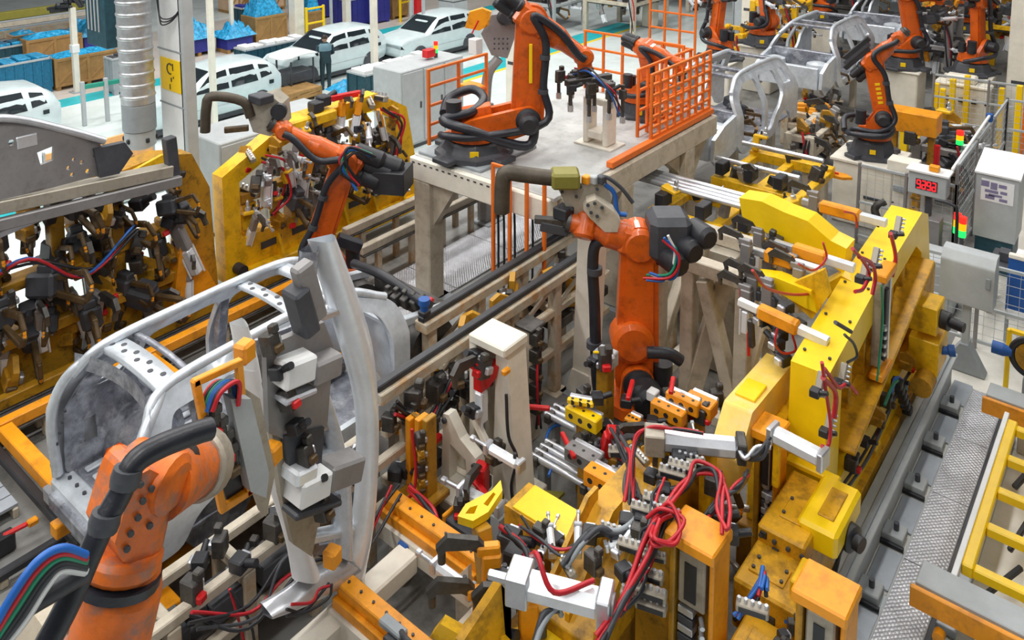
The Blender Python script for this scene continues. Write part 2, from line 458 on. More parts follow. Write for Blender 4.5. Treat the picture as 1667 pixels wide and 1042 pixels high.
# round duct beside the column
dp = GV(232, 200, (-13.5, 6.76, 0)); dx, dy = -13.55, 6.72
t = thing('extract_duct', 'ribbed silver extraction duct hanging left of the signed column', 'duct', (dx, dy, 2.3))
b = MB(); b.cyl((dx, dy, 3.0), (dx, dy, 9), .27, n=28); part(b, 'pipe', 'duct', t)
b = MB()
for k in range(28): b.lathe((dx, dy, 3.1 + .2 * k), ZUP, [(.272, 0), (.285, .02), (.285, .04), (.272, .06)], 24)
part(b, 'rib', 'duct', t)
part(MB().lathe((dx, dy, 2.52), ZUP, [(.24, 0), (.27, .02), (.27, .46), (.25, .48)], 24), 'collar', 'grey_paint', t)
b = MB(); b.lathe((dx, dy, 2.22), ZUP, [(.2, 0), (.25, .04), (.25, .3)], 24); part(b, 'nozzle', 'grey_light', t)
for a in range(6): part(MB().box((dx + .25 * math.cos(a), dy + .25 * math.sin(a), 2.38), (.06, .06, .08), a), 'vent_slot', 'black', t)
# dark hanging cabinet at the top left
p = GV(178, 22, (-15, 6.3, 0))
t = thing('hanging_cabinet', 'black louvred cabinet hanging at the top left', 'cabinet', p)
part(MB().box(p, (.75, .5, 1.1)), 'housing', 'teal_bin', t)
b = MB()
for k in range(4): b.box(p + V(-.25 + .13 * k, -.26, .1), (.035, .02, .75), None, .004)
part(b, 'louvre', 'grey_light', t)

def pole(label, px, py, w, h, m='cream', sleeve=None):
    c = G(px, py, 0)
    t = thing('slim_post', label, 'post', c)
    part(MB().box(c + V(0, 0, h / 2), (w, w, h)), 'shaft', m, t)
    part(MB().box(c + V(0, 0, .015), (w * 2.2, w * 2.2, .03)), 'foot', 'grey_paint', t)
    if sleeve: part(MB().box(c + V(0, 0, sleeve[0]), (w * 1.35, w * 1.35, sleeve[1])), 'sleeve', sleeve[2], t)
pole('thin cream post right of the signed column', 350, 213, .14, 6)
pole('thin pale post beside the cardboard crates', 126, 150, .16, 2.6, sleeve=(1.35, .25, 'white_paint'))
pp = bpy.data.objects['slim_post.001']; q = pp.location + V(0, 0, 2.62)
for k in range(9): part(MB().beam(q + V(RND.uniform(-.2, .2), RND.uniform(-.5, .5), RND.uniform(-.1, .2)), q + V(RND.uniform(-.25, .25), RND.uniform(-.7, .7), RND.uniform(-.1, .35)), .1, .1), 'dark_bracket', 'black', pp)
pole('thin cream post standing behind the second white car', 379, 82, .13, 6)
pole('broad cream post behind the blue-wrapped pallet', 484, 66, .42, 6)
pole('thin cream post in front of the big grey white car', 611, 160, .17, 6)
pole('slim pale post between the navy bins', 565, 50, .26, 6)
pole('slim grey post left of the navy bins', 540, 58, .10, 6, 'grey_light')
pole('white post with a red stripe at the aisle end', 680, 38, .34, 6, 'white_paint', (1.9, 3.2, 'red'))
pole('slim grey post beside the last white car', 671, 70, .12, 6, 'grey_light')
pole('slim post behind the orange railing gate', 690, 88, .10, 6, 'grey_light')
c = G(738, 62, 0)
t = thing('square_duct', 'square grey duct standing behind the orange sensor plate', 'duct', c)
part(MB().span(c.x - .4, c.x + .4, c.y - .4, c.y + .4, .9, 7), 'shaft', 'grey_light', t)
part(MB().span(c.x - .44, c.x + .44, c.y - .44, c.y + .44, .5, .9), 'collar', 'grey_paint', t)
part(MB().span(c.x - .5, c.x + .5, c.y - .5, c.y + .5, 0, .5), 'plinth', 'charcoal', t)
part(MB().span(c.x - .41, c.x + .41, c.y - .41, c.y + .41, 1.5, 1.53, 0), 'seam', 'charcoal', t)

# long gantry rails at the far left edge
for k, (px, py, z, m, lab) in enumerate([(60, 18, 1.9, 'olive', 'upper'), (60, 30, 1.2, 'beige', 'middle'), (60, 48, .6, 'beige_rust', 'lowest')]):
    c = G(px, py, z)
    t = thing('gantry_rail', lab + ' rail of the long gantry at the far left', 'rail', (c.x, c.y, 0), 'gantry rails at the far left')
    part(MB().span(c.x - .12, c.x + .12, c.y - 7, c.y + 3.2, z - .14, z + .12), 'rail', m, t)
    part(MB().span(c.x - .2, c.x + .2, c.y - 7, c.y + 3.2, z - .2, z - .15), 'flange', 'grey_paint', t)
    for yy in (-3, 2.6): part(MB().span(c.x - .08, c.x + .08, c.y + yy, c.y + yy + .16, 0, z - .2), 'leg', 'cream', t)

# ------------------------------------------------------------------ white car bodies waiting in the far lane
def suv(label, loc, rz, group):
    """bare white sport-utility body, front towards local -y"""
    t = thing('car_body', label, 'car', (0, 0, 0), group)
    L, W = 4.4, 0.90
    # stations: y, bottom, belt z, roof z, belt half width, roof half width
    st = [(-2.2, .50, .78, .80, .66, .60), (-2.12, .36, .88, .92, .78, .72), (-1.9, .30, .98, 1.02, .85, .78), (-1.2, .28, 1.03, 1.08, .89, .80), (-0.95, .28, 1.04, 1.12, .90, .80),
          (-0.45, .28, 1.05, 1.45, .90, .70), (-0.1, .28, 1.05, 1.62, .90, .66), (0.5, .28, 1.06, 1.68, .90, .66), (1.2, .28, 1.08, 1.67, .90, .65), (1.75, .30, 1.10, 1.60, .89, .63), (2.05, .36, 1.10, 1.38, .86, .66), (2.18, .45, 1.05, 1.12, .80, .72)]
    rows = []
    for (y, zb, zm, zr, wb, wr) in st:
        half = [(wb * .82, zb), (wb * .97, zb + .08), (wb, zb + .35), (wb, zm - .08), (wb * .97, zm), ((wb + wr) / 2 + .02, (zm + zr) / 2), (wr + .03, zr - .05), (wr * .85, zr), (wr * .4, zr + .015)]
        rows.append([V(x, y, z) for x, z in half] + [V(-x, y, z) for x, z in half[::-1]])
    b = MB(); b.grid(rows, True, True)
    b._add(rows[0], [list(range(len(rows[0])))]); b._add(rows[-1], [list(range(len(rows[0])))[::-1]])
    part(b, 'shell', 'body_primer', t)
    def side_x(z, y):
        for i in range(len(st) - 1):
            if st[i][0] <= y <= st[i + 1][0]:
                q = (y - st[i][0]) / (st[i + 1][0] - st[i][0]); s = [a + (c - a) * q for a, c in zip(st[i], st[i + 1])]
                k = min(1, max(0, (z - s[2]) / max(.05, s[3] - s[2]))); return s[4] * .97 + (s[5] + .03 - s[4] * .97) * k
        return W
    for sgn in (1, -1):
        for nm, poly in (('front_window', [(-.80, 1.07), (-.22, 1.54), (.30, 1.60), (.30, 1.06)]), ('rear_window', [(.40, 1.06), (.40, 1.60), (1.22, 1.58), (1.30, 1.08)]), ('quarter_window', [(1.42, 1.12), (1.40, 1.54), (1.74, 1.46), (1.82, 1.17)])):
            w = MB(); w.sheet(poly, [], lambda u, v, k, s=sgn: V(s * (side_x(v, u) + .012 - k), u, v), .01, .3)
            part(w, nm, 'dark_opening', t)  # dark sheet over an empty opening, standing for the unlit cabin
        for yy in (-1.42, 1.36):
            a = MB(); a.prism([(.36 * math.cos(q * math.pi / 10), .36 * math.sin(q * math.pi / 10)) for q in range(11)] + [(-.36, -.12), (.36, -.12)], (sgn * .895, yy, .40), (0, 1, 0), (0, 0, 1), .03)
            part(a, 'wheel_arch', 'charcoal', t)
        part(MB().box((sgn * .915, .0, .62), (.02, 2.3, .02)), 'door_crease', 'grey_light', t)
        part(MB().box((sgn * .91, 1.75, .95), (.02, .16, .12)), 'fuel_flap', 'dark_opening', t)
    w = MB(); w.prism3([V(-.66, -.93, 1.13), V(.66, -.93, 1.13), V(.56, -.16, 1.585), V(-.56, -.16, 1.585)], V(0, -.03, .03)); part(w, 'windscreen_opening', 'dark_opening', t)  # front and rear openings closed by sheets in the cabin's shade
    w = MB(); w.prism3([V(-.55, 2.13, 1.16), V(.55, 2.13, 1.16), V(.52, 1.84, 1.52), V(-.52, 1.84, 1.52)], V(0, .03, .02)); part(w, 'tailgate_opening', 'dark_opening', t)
    part(MB().span(-.7, .7, -2.15, 2.1, .12, .30), 'carrier', 'charcoal', t)
    t.location = Vector(loc); t.rotation_euler = (0, 0, rz)
    return t
def at_side(px, py, dx): g = G(px, py, 0); return (g.x - dx, g.y, 0)
car0 = suv('white car body nearest the left edge, half behind the grey panel', (-22.25, 6.75, 0), 0, 'white car bodies in the far lane')
car0.scale = (.9, .9, .9)
for px, py, lab in ((372, 204, 'white car body standing behind the thin cream post'), (578, 139, 'white car body behind the man in dark overalls'), (735, 95, 'white car body at the far end of the lane, by the square duct')):
    g = G(px, py, 0); copy_tree(car0, (g.x - (1.7 if 'man' in lab else .95), g.y - .1 + (.35 if 'man' in lab else 0), 0), 0, lab)
# raised engine lid in front of the third car
c = G(484, 141, 0) + V(.6, -.5, 0)
t = thing('bonnet_panel', 'white oval bonnet panel on a trestle beside the standing man', 'car panel', c)
b = MB(); pr = [(-.75, -.35), (-.65, -.5), (0, -.58), (.65, -.5), (.75, -.35), (.72, .3), (.5, .5), (0, .55), (-.5, .5), (-.72, .3)]
b.sheet(pr, [], lambda u, v, w: V(c.x + .9 * v, c.y + .9 * u, 1.15 + .12 * (1 - (u / .8) ** 2) + w), .03, .2); part(b, 'panel', 'white_paint', t)
b = MB()
for sx in (-.35, .35):
    for sy in (-.4, .4): b.box((c.x + sx, c.y + sy, .55), (.05, .05, 1.1))
b.box((c.x, c.y, .6), (.7, .9, .3)); part(b, 'trestle', 'charcoal', t)

# ------------------------------------------------------------------ the man by the cars
def person(label, c, rz, h=1.72):
    t = thing('person', label, 'person', c)
    k = h / 1.75; M = Matrix.Rotation(rz, 3, 'Z')
    def P(x, y, z): return V(*c) + M @ V(x * k, y * k, z * k)
    def limb(pts, rs, b, n=10):
        for (p, r), (q, s) in zip(zip(pts[:-1], rs[:-1]), zip(pts[1:], rs[1:])): b.cyl(p, q, r * k, s * k, n)
    rows = []
    for z, rx, ry, yo in ((.02, .05, .1, .02), (.86, .17, .12, 0), (.95, .18, .12, 0), (1.05, .165, .11, 0), (1.25, .19, .12, .01), (1.40, .20, .11, .01), (1.47, .13, .08, .01), (1.52, .06, .06, .01)):
        if z < .5: continue
        rows.append([P(rx * math.cos(a * math.pi / 7), yo + ry * math.sin(a * math.pi / 7), z) for a in range(14)])
    b = MB(); b.grid(rows, True, True)
    for s in (-1, 1):
        limb([P(s * .09, 0, .92), P(s * .10, .03, .50), P(s * .10, 0, .09)], [.095, .07, .05], b)
        b.box(P(s * .10, .06, .045), (.09 * k, .25 * k, .09 * k), rz, .03)
        limb([P(s * .20, .01, 1.40), P(s * .25, .05, 1.15), P(s * .20, .26, 1.06)], [.06, .05, .035], b)
    part(b, 'body', 'cloth_dark', t)
    part(MB().grid([[P((r) * math.cos(a * math.pi / 7), .01 + r * .62 * math.sin(a * math.pi / 7), z) for a in range(14)] for z, r in ((1.24, .20), (1.32, .208), (1.41, .21), (1.475, .14))], True, True), 'shoulder_yoke', 'cloth_blue', t)
    b = MB()
    hp = P(0, .03, 1.62)
    rr = [[hp + V((.078 * math.sin(p * math.pi / 8)) * math.cos(a * math.pi / 6), (.095 * math.sin(p * math.pi / 8)) * math.sin(a * math.pi / 6), -.115 * math.cos(p * math.pi / 8)) * k for a in range(12)] for p in range(9)]
    b.grid(rr, True, True); b.cyl(P(0, .01, 1.48), P(0, .02, 1.56), .05 * k, .045 * k, 10)
    b.box(P(0, .13, 1.61), (.03 * k, .03 * k, .04 * k), rz, .008)
    for s in (-1, 1): b.box(P(s * .08, .03, 1.62), (.015, .03, .05), rz, .004)
    part(b, 'head', 'skin', t)
    part(MB().grid([[hp + V((.086 * math.sin(p * math.pi / 8)) * math.cos(a * math.pi / 6), -.012 + (.10 * math.sin(p * math.pi / 8)) * math.sin(a * math.pi / 6), .125 * math.cos(p * math.pi / 8)) * k for a in range(12)] for p in range(0, 5)], True, True), 'hair', 'hair', t)
    for s in (-1, 1):
        hb = MB(); w = P(s * .20, .26, 1.06); d = (P(s * .17, .42, 1.04) - w).normalized(); sd = d.cross(ZUP).normalized()
        hb.beam(w, w + d * .09 * k, .075 * k, .03 * k, ZUP, .008)
        for f in range(4):
            o = w + d * .085 * k + sd * (f - 1.5) * .019 * k; L = (.062, .075, .07, .055)[f] * k
            hb.tube([o, o + d * L * .55, o + d * L * .9 - ZUP * .018 * k], .008 * k, 6, 3)
        o = w + d * .03 * k - sd * s * .035 * k; hb.tube([o, o + d * .03 * k - sd * s * .02 * k, o + d * .06 * k - sd * s * .022 * k - ZUP * .01], .009 * k, 6, 3)
        part(hb, 'hand', 'skin', t)
    return t
c = G(531, 146, 0)
person('man in dark teal overalls standing beside the third white car', (c.x, c.y, 0), math.radians(60))

# ------------------------------------------------------------------ crates, bins and wrapped pallets in the store
def bin_(label, px, py, sx, sy, sz, m, name='plastic_bin', cat='bin', lid=None, rim='grey_light', ribs=True, group=None, z0=0.0):
    c = G(px, py, z0); sx *= .62; sy *= .66; sz *= .85
    t = thing(name, label, cat, c, group); x0, x1, y0, y1 = c.x - sx, c.x, c.y - sy / 2, c.y + sy / 2
    b = MB(); w = .04
    b.span(x0, x1, y0, y1, z0 + .08, z0 + .14, .005)
    b.span(x0, x0 + w, y0, y1, z0 + .14, z0 + sz, .005); b.span(x1 - w, x1, y0, y1, z0 + .14, z0 + sz, .005)
    b.span(x0 + w, x1 - w, y0, y0 + w, z0 + .14, z0 + sz, .005); b.span(x0 + w, x1 - w, y1 - w, y1, z0 + .14, z0 + sz, .005)
    part(b, 'tub', m, t)
    b = MB()
    n = max(3, int(sy / .22))
    for k in range(n + 1): yy = y0 + (y1 - y0) * k / n; b.box((x1 + .012, yy, z0 + sz * .55), (.025, .045, sz * .8), None, .005)
    n2 = max(2, int(sx / .25))
    for k in range(n2 + 1): xx = x0 + (x1 - x0) * k / n2; b.box((xx, y0 - .012, z0 + sz * .55), (.045, .025, sz * .8), None, .005)
    part(b, 'rib', m, t)
    for q in ((x0, y0), (x1 - .15, y0), (x0, y1 - .15), (x1 - .15, y1 - .15)): part(MB().span(q[0], q[0] + .15, q[1], q[1] + .15, z0, z0 + .09, .005), 'foot', m, t)
    b = MB(); e = .025
    b.span(x0 - e, x1 + e, y0 - e, y0 + .03, z0 + sz - .04, z0 + sz + .02, .005); b.span(x0 - e, x1 + e, y1 - .03, y1 + e, z0 + sz - .04, z0 + sz + .02, .005)
    b.span(x1 - .03, x1 + e, y0, y1, z0 + sz - .04, z0 + sz + .02, .005); b.span(x0 - e, x0 + .03, y0, y1, z0 + sz - .04, z0 + sz + .02, .005)
    part(b, 'rim', rim, t)
    if lid:
        r = random.Random(int(px * 7 + py))
        for k in range(max(3, int(sy / .35))):
            b = MB(); b.box((c.x - sx / 2 + r.uniform(-.05, .05), y0 + (k + .5) * sy / max(3, int(sy / .35)), z0 + sz - .02 + r.uniform(0, .06)), (sx * .8, sy / max(3, int(sy / .35)) * .8, .12), r.uniform(-.1, .1)); part(b, 'content', lid, t)
    return t
def carton(label, px, py, sx, sy, sz, m='cardboard', wrap=False, group=None, z0=0.0):
    c = G(px, py, z0); sx *= .62; sy *= .66; sz *= .85; t = thing('cardboard_crate', label, 'crate', c, group); x0, x1, y0, y1 = c.x - sx, c.x, c.y - sy / 2, c.y + sy / 2
    part(MB().span(x0, x1, y0, y1, z0 + .12, z0 + sz), 'carton', m, t)
    for k in range(3): part(MB().span(x0, x1, y0 + (y1 - y0 - .12) * k / 2, y0 + (y1 - y0 - .12) * k / 2 + .12, z0, z0 + .12, .005), 'pallet_runner', 'cardboard', t)
    b = MB()
    n = max(2, int(sy / .9))
    for k in range(n + 1): b.box((x1 + .012, y0 + (y1 - y0) * k / n, z0 + .12 + (sz - .12) / 2), (.024, .09, sz - .12), None, .004)
    for zz in (.16, sz - .05): b.box((x1 + .012, (y0 + y1) / 2, z0 + zz), (.022, sy, .08), None, .004)
    for k in range(n):
        a, e = y0 + (y1 - y0) * k / n, y0 + (y1 - y0) * (k + 1) / n
        b.beam((x1 + .01, a, z0 + .2), (x1 + .01, e, z0 + sz - .1), .07, .02, (1, 0, 0), .004)
    part(b, 'batten', 'cardboard', t)
    if wrap: part(heap(MB(), x0 + .05, x1 - .05, y0 + .05, y1 - .05, z0 + sz, .22 if wrap is True else wrap, int(px)), 'wrapped_cover', 'blue_wrap', t)
    return t
def heap(b, x0, x1, y0, y1, z, h, seed, n=9):
    r = random.Random(seed); rows = []
    for i in range(n + 1):
        row = []
        for j in range(n + 1):
            u, v = i / n, j / n; e = min(1, 3.5 * min(u, 1 - u, v, 1 - v))
            row.append(V(x0 + (x1 - x0) * u, y0 + (y1 - y0) * v, z + .005 + e * h * (r.uniform(.35, 1))))
        rows.append(row)
    b.grid(rows, False); return b
def wrapped(label, px, py, sx, sy, h, base='navy_bin', group=None):
    c = G(px, py, 0); sx *= .62; sy *= .66; h *= .85; t = thing('wrapped_pallet', label, 'pallet', c, group); x0, x1, y0, y1 = c.x - sx, c.x, c.y - sy / 2, c.y + sy / 2
    part(MB().span(x0, x1, y0, y1, .14, h * .55), 'load', base, t)
    for k in range(3): part(MB().span(x0, x1, y0 + (sy - .12) * k / 2, y0 + (sy - .12) * k / 2 + .12, 0, .14, .005), 'pallet_runner', 'cardboard', t)
    part(heap(MB(), x0 - .12, x1 + .12, y0 - .12, y1 + .12, h * .5, h * .55, int(px * 3 + py), 10), 'plastic_wrap', 'blue_wrap', t)
    return t
bin_('dark blue lattice bin at the left edge behind the cars', 36, 160, 1.5, 2.6, 1.25, 'blue_crate', lid='blue_wrap')
bin_('low teal bin behind the blue lattice bin', 12, 118, 1.2, 2.0, 1.0, 'teal_bin', lid='blue_wrap')
carton('long cardboard crate with blue film, in front by the yellow barrier', 146, 138, 1.3, 2.9, 1.15, wrap=.12)
carton('pinkish cardboard crate behind the long crate', 46, 104, 1.0, 1.2, 1.2, 'cardboard_light', wrap=.15)
carton('cardboard crate with blue film, middle of the crate row', 92, 108, 1.3, 2.6, 1.2, 'cardboard', wrap=.15)
wrapped('big heap of blue plastic wrap left of the duct', 178, 84, 2.0, 2.6, 1.6)
wrapped('small blue wrap heap at the far left edge', 4, 80, 1.2, 1.6, .9)
wrapped('blue wrap heap seen between column and cream post', 326, 92, 1.6, 1.6, 1.5)
wrapped('blue wrapped load beside the dark bin', 392, 84, 1.2, 1.6, 1.3)
bin_('dark bin seen over the blue wrapped load', 412, 56, 1.0, 1.4, 1.3, 'teal_bin', lid='navy_bin')
carton('cardboard crate under a tall blue plastic heap', 443, 72, 1.6, 2.0, 1.3, 'cardboard', wrap=1.3)
carton('narrow cardboard crate with blue heap right of the broad post', 514, 60, 1.1, 1.1, 1.2, 'cardboard', wrap=1.2)
carton('pale cardboard stack at the top behind the blue heap', 390, 20, 1.5, 1.5, 1.1, 'cardboard_light')
carton('pale carton pile right of the pale stack', 448, 18, 1.5, 1.6, 1.2, 'cardboard_light')
carton('brown carton at the top between pale stacks', 419, 18, 1.4, 1.2, 1.5, 'cardboard')
bin_('navy bin with papers, left of the pale post', 530, 30, 2.0, 3.0, 1.3, 'navy_bin', lid='navy_bin')
bin_('large navy bin right of the pale post', 583, 42, 1.6, 1.6, 1.35, 'navy_bin', lid='navy_bin')
bin_('large navy bin behind the cream post', 620, 38, 1.6, 1.5, 1.35, 'navy_bin', lid='blue_wrap')
bin_('navy bin stacked high at the top', 622, 14, 1.6, 2.0, 1.9, 'navy_bin', lid='navy_bin')
carton('brown crate with a yellow corner rail at the top', 652, 30, 1.3, 1.3, 1.2, 'cardboard')
bin_('dark teal trough with white parts, behind the white bonnet', 452, 112, 1.0, 3.6, 1.0, 'teal_bin', lid='white_paint', rim='grey_light')
wrapped('flat blue sheet pile between the first cars', 450, 130, 1.2, 2.2, .55, 'blue_crate')
bin_('big dark teal bin with white parts beside the cream post', 655, 165, 1.2, 4.2, 1.25, 'teal_bin', lid='white_paint')
wrapped('blue and white film heap beside the teal bin', 590, 166, 1.3, 1.6, .8, 'white_paint')
carton('amber crate lying in front of the second car', 486, 170, 1.2, 2.4, .45, 'cardboard')
bin_('small grey trolley behind the duct', 204, 152, .8, 1.0, 1.3, 'grey_paint', 'parts_trolley', 'trolley', lid='charcoal')
# yellow barrier by the crates, with its rails
def barrier(label, px, py, w, h, ay=True, m='yellow_clean'):
    c = G(px, py, 0); t = thing('barrier', label, 'barrier', c); e = V(0, w, 0) if ay else V(w, 0, 0)
    for k in (0, 1): part(MB().box(c + e * k + V(0, 0, h / 2), (.09, .09, h)), 'post', m, t)
    for z in (h * .95, h * .55): part(MB().beam(c + V(0, 0, z), c + e + V(0, 0, z), .07, .07), 'rail', m, t)
barrier('yellow steel barrier at the end of the long cardboard crate', 178, 128, 1.0, 1.35)
barrier('yellow barrier by the crates right of the broad post', 500, 72, .8, 1.4)
barrier('yellow barrier beside the navy bins', 652, 36, .9, 1.5)
# green railing in front of the first car
a, e = G(138, 205, 0), G(212, 190, 0)
t = thing('guard_rail', 'green guard rail with grey posts left of the duct', 'railing', a)
for q in (a, e, (a + e) / 2): part(MB().box(V(q.x, q.y, .6), (.1, .1, 1.2)), 'post', 'grey_light', t)
part(MB().beam(V(a.x, a.y, 1.05), V(e.x, e.y, 1.05), .08, .12), 'rail', 'green_paint', t)
# grey cabinets behind the yellow lifting frame
def cabinet(label, x0, x1, y0, y1, h, m='grey_light', doors=2, name='control_cabinet'):
    t = thing(name, label, 'cabinet', ((x0 + x1) / 2, (y0 + y1) / 2, 0))
    part(MB().span(x0, x1, y0, y1, .1, h, .02), 'housing', m, t); part(MB().span(x0 + .04, x1 - .04, y0 + .04, y1 - .04, 0, .1), 'plinth', 'charcoal', t)
    for k in range(doors):
        a, b2 = y0 + (y1 - y0) * k / doors + .03, y0 + (y1 - y0) * (k + 1) / doors - .03
        d = part(MB().span(x1, x1 + .025, a, b2, .16, h - .06, .008), 'door', m, t)
        part(MB().span(x1 + .025, x1 + .05, b2 - .1, b2 - .06, h * .5, h * .5 + .16, .005), 'handle', 'charcoal', d)
    return t
c = G(700, 240, 0)
ct = cabinet('tall grey control cabinet with signal lamp behind the orange gate', -15.2, -14.2, 13.4, 15.6, 2.0, 'grey_light', 3)
lp = (-14.6, 15.0, 2.0)
t = thing('signal_lamp', 'small red and green signal lamp on the tall grey cabinet', 'lamp', lp)
part(MB().cyl(lp, V(*lp) + V(0, 0, .12), .05), 'stem', 'charcoal', t)
for k, m in enumerate(('lamp_green', 'lamp_amber', 'lamp_red')): part(MB().cyl(V(*lp) + V(0, 0, .12 + .1 * k), V(*lp) + V(0, 0, .21 + .1 * k), .055), 'lens', m, t)
part(MB().box(V(*lp) + V(0, -.25, .16), (.2, .3, .2)), 'beacon', 'red', t)
cabinet('long low grey cabinet right of the signed column', -14.6, -13.4, 8.1, 10.9, 1.9, 'grey_light', 3)
b = MB(); c = G(185, 245, .9); b.span(c.x - .05, c.x, c.y - 1.4, c.y + .9, .1, 1.2, .01)
t = thing('guard_screen', 'perforated orange guard panel below the duct', 'guard panel', (c.x, c.y, 0)); part(b, 'sheet', 'orange_mesh_panel', t)
b = MB()
for i in range(14):
    for j in range(5): b.box((c.x + .003, c.y - 1.3 + i * .155, .25 + j * .2), (.012, .07, .03), None, 0)
part(b, 'slot', 'cardboard', t)
for yy in (-1.4, .86): part(MB().span(c.x - .06, c.x + .01, c.y + yy, c.y + yy + .05, 0, 1.25), 'post', 'grey_light', t)
b = MB(); c = G(200, 280, .5)
t = thing('pale_machine_cover', 'pale green-white machine cover with small fittings below the duct', 'machine cover', (c.x, c.y, 0))
part(MB().span(c.x - .9, c.x + .5, c.y - 1.6, c.y + 1.2, .02, .55, .06), 'cover', 'floor_bright', t)
for k in range(9): part(MB().box((c.x - .6 + RND.random() * .9, c.y - 1.3 + k * .27, .58), (.1, .12, .1)), 'fitting', RND.choice(['blue_hose', 'charcoal', 'grey_paint']), t)
# ------------------------------------------------------------------ shared machine elements (meshes made once, used many times)
TM = {}
def tmpl(name, mb, m): TM[name] = mb.mesh(name, m); return TM[name]
# toggle clamp: local x = reach, z = up
tmpl('clamp_body', MB().box((0, 0, .02), (.13, .10, .26)).box((.02, 0, .17), (.16, .07, .08)), 'amber')
tmpl('clamp_body_grey', MB().box((0, 0, .02), (.13, .10, .26)).box((.02, 0, .17), (.16, .07, .08)), 'grey_plate')
tmpl('clamp_body_red', MB().box((0, 0, .02), (.12, .10, .24)).box((.03, 0, .16), (.14, .12, .09)), 'red')
tmpl('clamp_cylinder', MB().box((0, 0, -.26), (.10, .10, .30), None, .02).cyl((.05, .05, -.42), (.05, .05, -.10), .012, n=6).cyl((-.05, -.05, -.42), (-.05, -.05, -.10), .012, n=6), 'aluminium')
tmpl('clamp_arm', MB().prism([(0, 0), (.05, .06), (.26, .10), (.34, .02), (.31, -.06), (.27, .0), (.10, -.01), (.03, -.05)], (.04, 0, .2), (1, 0, 0), (0, 0, 1), .045), 'dark_metal')
tmpl('clamp_pad', MB().cyl((.34, 0, .1), (.34, 0, .17), .028, n=8), 'dark_bracket')
tmpl('clamp_valve', MB().box((-.09, .02, -.05), (.06, .06, .12)).cyl((-.09, .02, .01), (-.09, .02, .06), .018, n=8), 'charcoal')
def clamp(parent, o, x, z=ZUP, s=1.0, body='clamp_body'):
    M = frame_m(Vector(o) - org_of(parent), x, z) @ Matrix.Scale(s, 4)
    p = inst(TM[body], 'clamp', parent, M)
    for q in ('clamp_cylinder', 'clamp_arm', 'clamp_pad', 'clamp_valve'): inst(TM[q], q, p)
    return p
# locating pin on an L bracket
tmpl('pin_bracket', MB().box((0, 0, .10), (.10, .14, .22)).box((.06, 0, .22), (.22, .14, .05)), 'yellow')
tmpl('pin_bracket_amber', MB().box((0, 0, .10), (.10, .14, .22)).box((.06, 0, .22), (.22, .14, .05)), 'amber')
tmpl('pin', MB().lathe((.12, 0, .24), ZUP, [(.035, 0), (.035, .05), (.022, .06), (.022, .12), (.006, .15)], 10), 'steel')
tmpl('pin_sensor', MB().box((.05, .09, .2), (.05, .05, .1)).cyl((.05, .09, .25), (.05, .09, .3), .016, n=8), 'black')
def pin(parent, o, x, z=ZUP, s=1.0, body='pin_bracket'):
    p = inst(TM[body], 'locating_pin', parent, frame_m(Vector(o) - org_of(parent), x, z) @ Matrix.Scale(s, 4))
    inst(TM['pin'], 'pin', p); inst(TM['pin_sensor'], 'sensor', p)
    return p
# compact air cylinder: local x = stroke
tmpl('cyl_barrel', MB().box((.25, 0, 0), (.42, .11, .11), None, .035), 'aluminium')
tmpl('cyl_end', MB().box((.02, 0, 0), (.06, .13, .13)), 'steel'); tmpl('cyl_head', MB().box((.48, 0, 0), (.06, .13, .13)), 'steel')
tmpl('cyl_rod', MB().cyl((.5, 0, 0), (.68, 0, 0), .02, n=10).box((.7, 0, 0), (.07, .06, .06)), 'steel')
tmpl('cyl_port', MB().cyl((.1, 0, .05), (.1, 0, .11), .02, n=8), 'black')
def aircyl(parent, o, x, z=ZUP, s=1.0, sx=None):
    M = frame_m(Vector(o) - org_of(parent), x, z) @ Matrix.Diagonal((sx or s, s, s, 1))
    p = inst(TM['cyl_barrel'], 'air_cylinder', parent, M)
    for q, n in (('cyl_end', 'end_cap'), ('cyl_head', 'head_cap'), ('cyl_rod', 'piston_rod'), ('cyl_port', 'port')): inst(TM[q], n, p)
    return p
# junction lump: valves and plugs
tmpl('valve_island', MB().box((0, 0, 0), (.34, .12, .10)), 'gun_plate')
tmpl('valve_plugs', (lambda b: [b.cyl((-.14 + .07 * k, 0, .05), (-.14 + .07 * k, 0, .10), .02, n=8) for k in range(5)] and b)(MB()), 'steel')
tmpl('valve_face', MB().box((0, -.062, 0), (.28, .01, .06), None, 0), 'black')
def valves(parent, o, x, z=ZUP, s=1.0):
    p = inst(TM['valve_island'], 'valve_island', parent, frame_m(Vector(o) - org_of(parent), x, z) @ Matrix.Scale(s, 4))
    inst(TM['valve_plugs'], 'plug', p); inst(TM['valve_face'], 'face_plate', p)
    return p
# weld-gun like dark lump of transformer, arms and tips
tmpl('gun_body', MB().box((0, 0, 0), (.30, .18, .22), None, .03).box((.05, 0, .14), (.18, .12, .08)), 'charcoal')
tmpl('gun_arm', MB().beam((.1, 0, .05), (.42, 0, .10), .05, .06).beam((.42, 0, .12), (.50, 0, -.02), .04, .05).beam((.1, 0, -.07), (.44, 0, -.16), .05, .06).beam((.44, 0, -.16), (.50, 0, -.06), .04, .05), 'oily_brown')
tmpl('gun_tip', MB().cyl((.5, 0, -.01), (.5, 0, -.04), .015, n=8).cyl((.5, 0, -.05), (.5, 0, -.08), .015, n=8), 'amber')
def gun(parent, o, x, z=ZUP, s=1.0):
    p = inst(TM['gun_body'], 'weld_gun', parent, frame_m(Vector(o) - org_of(parent), x, z) @ Matrix.Scale(s, 4))
    inst(TM['gun_arm'], 'electrode_arm', p); inst(TM['gun_tip'], 'electrode', p)
    return p
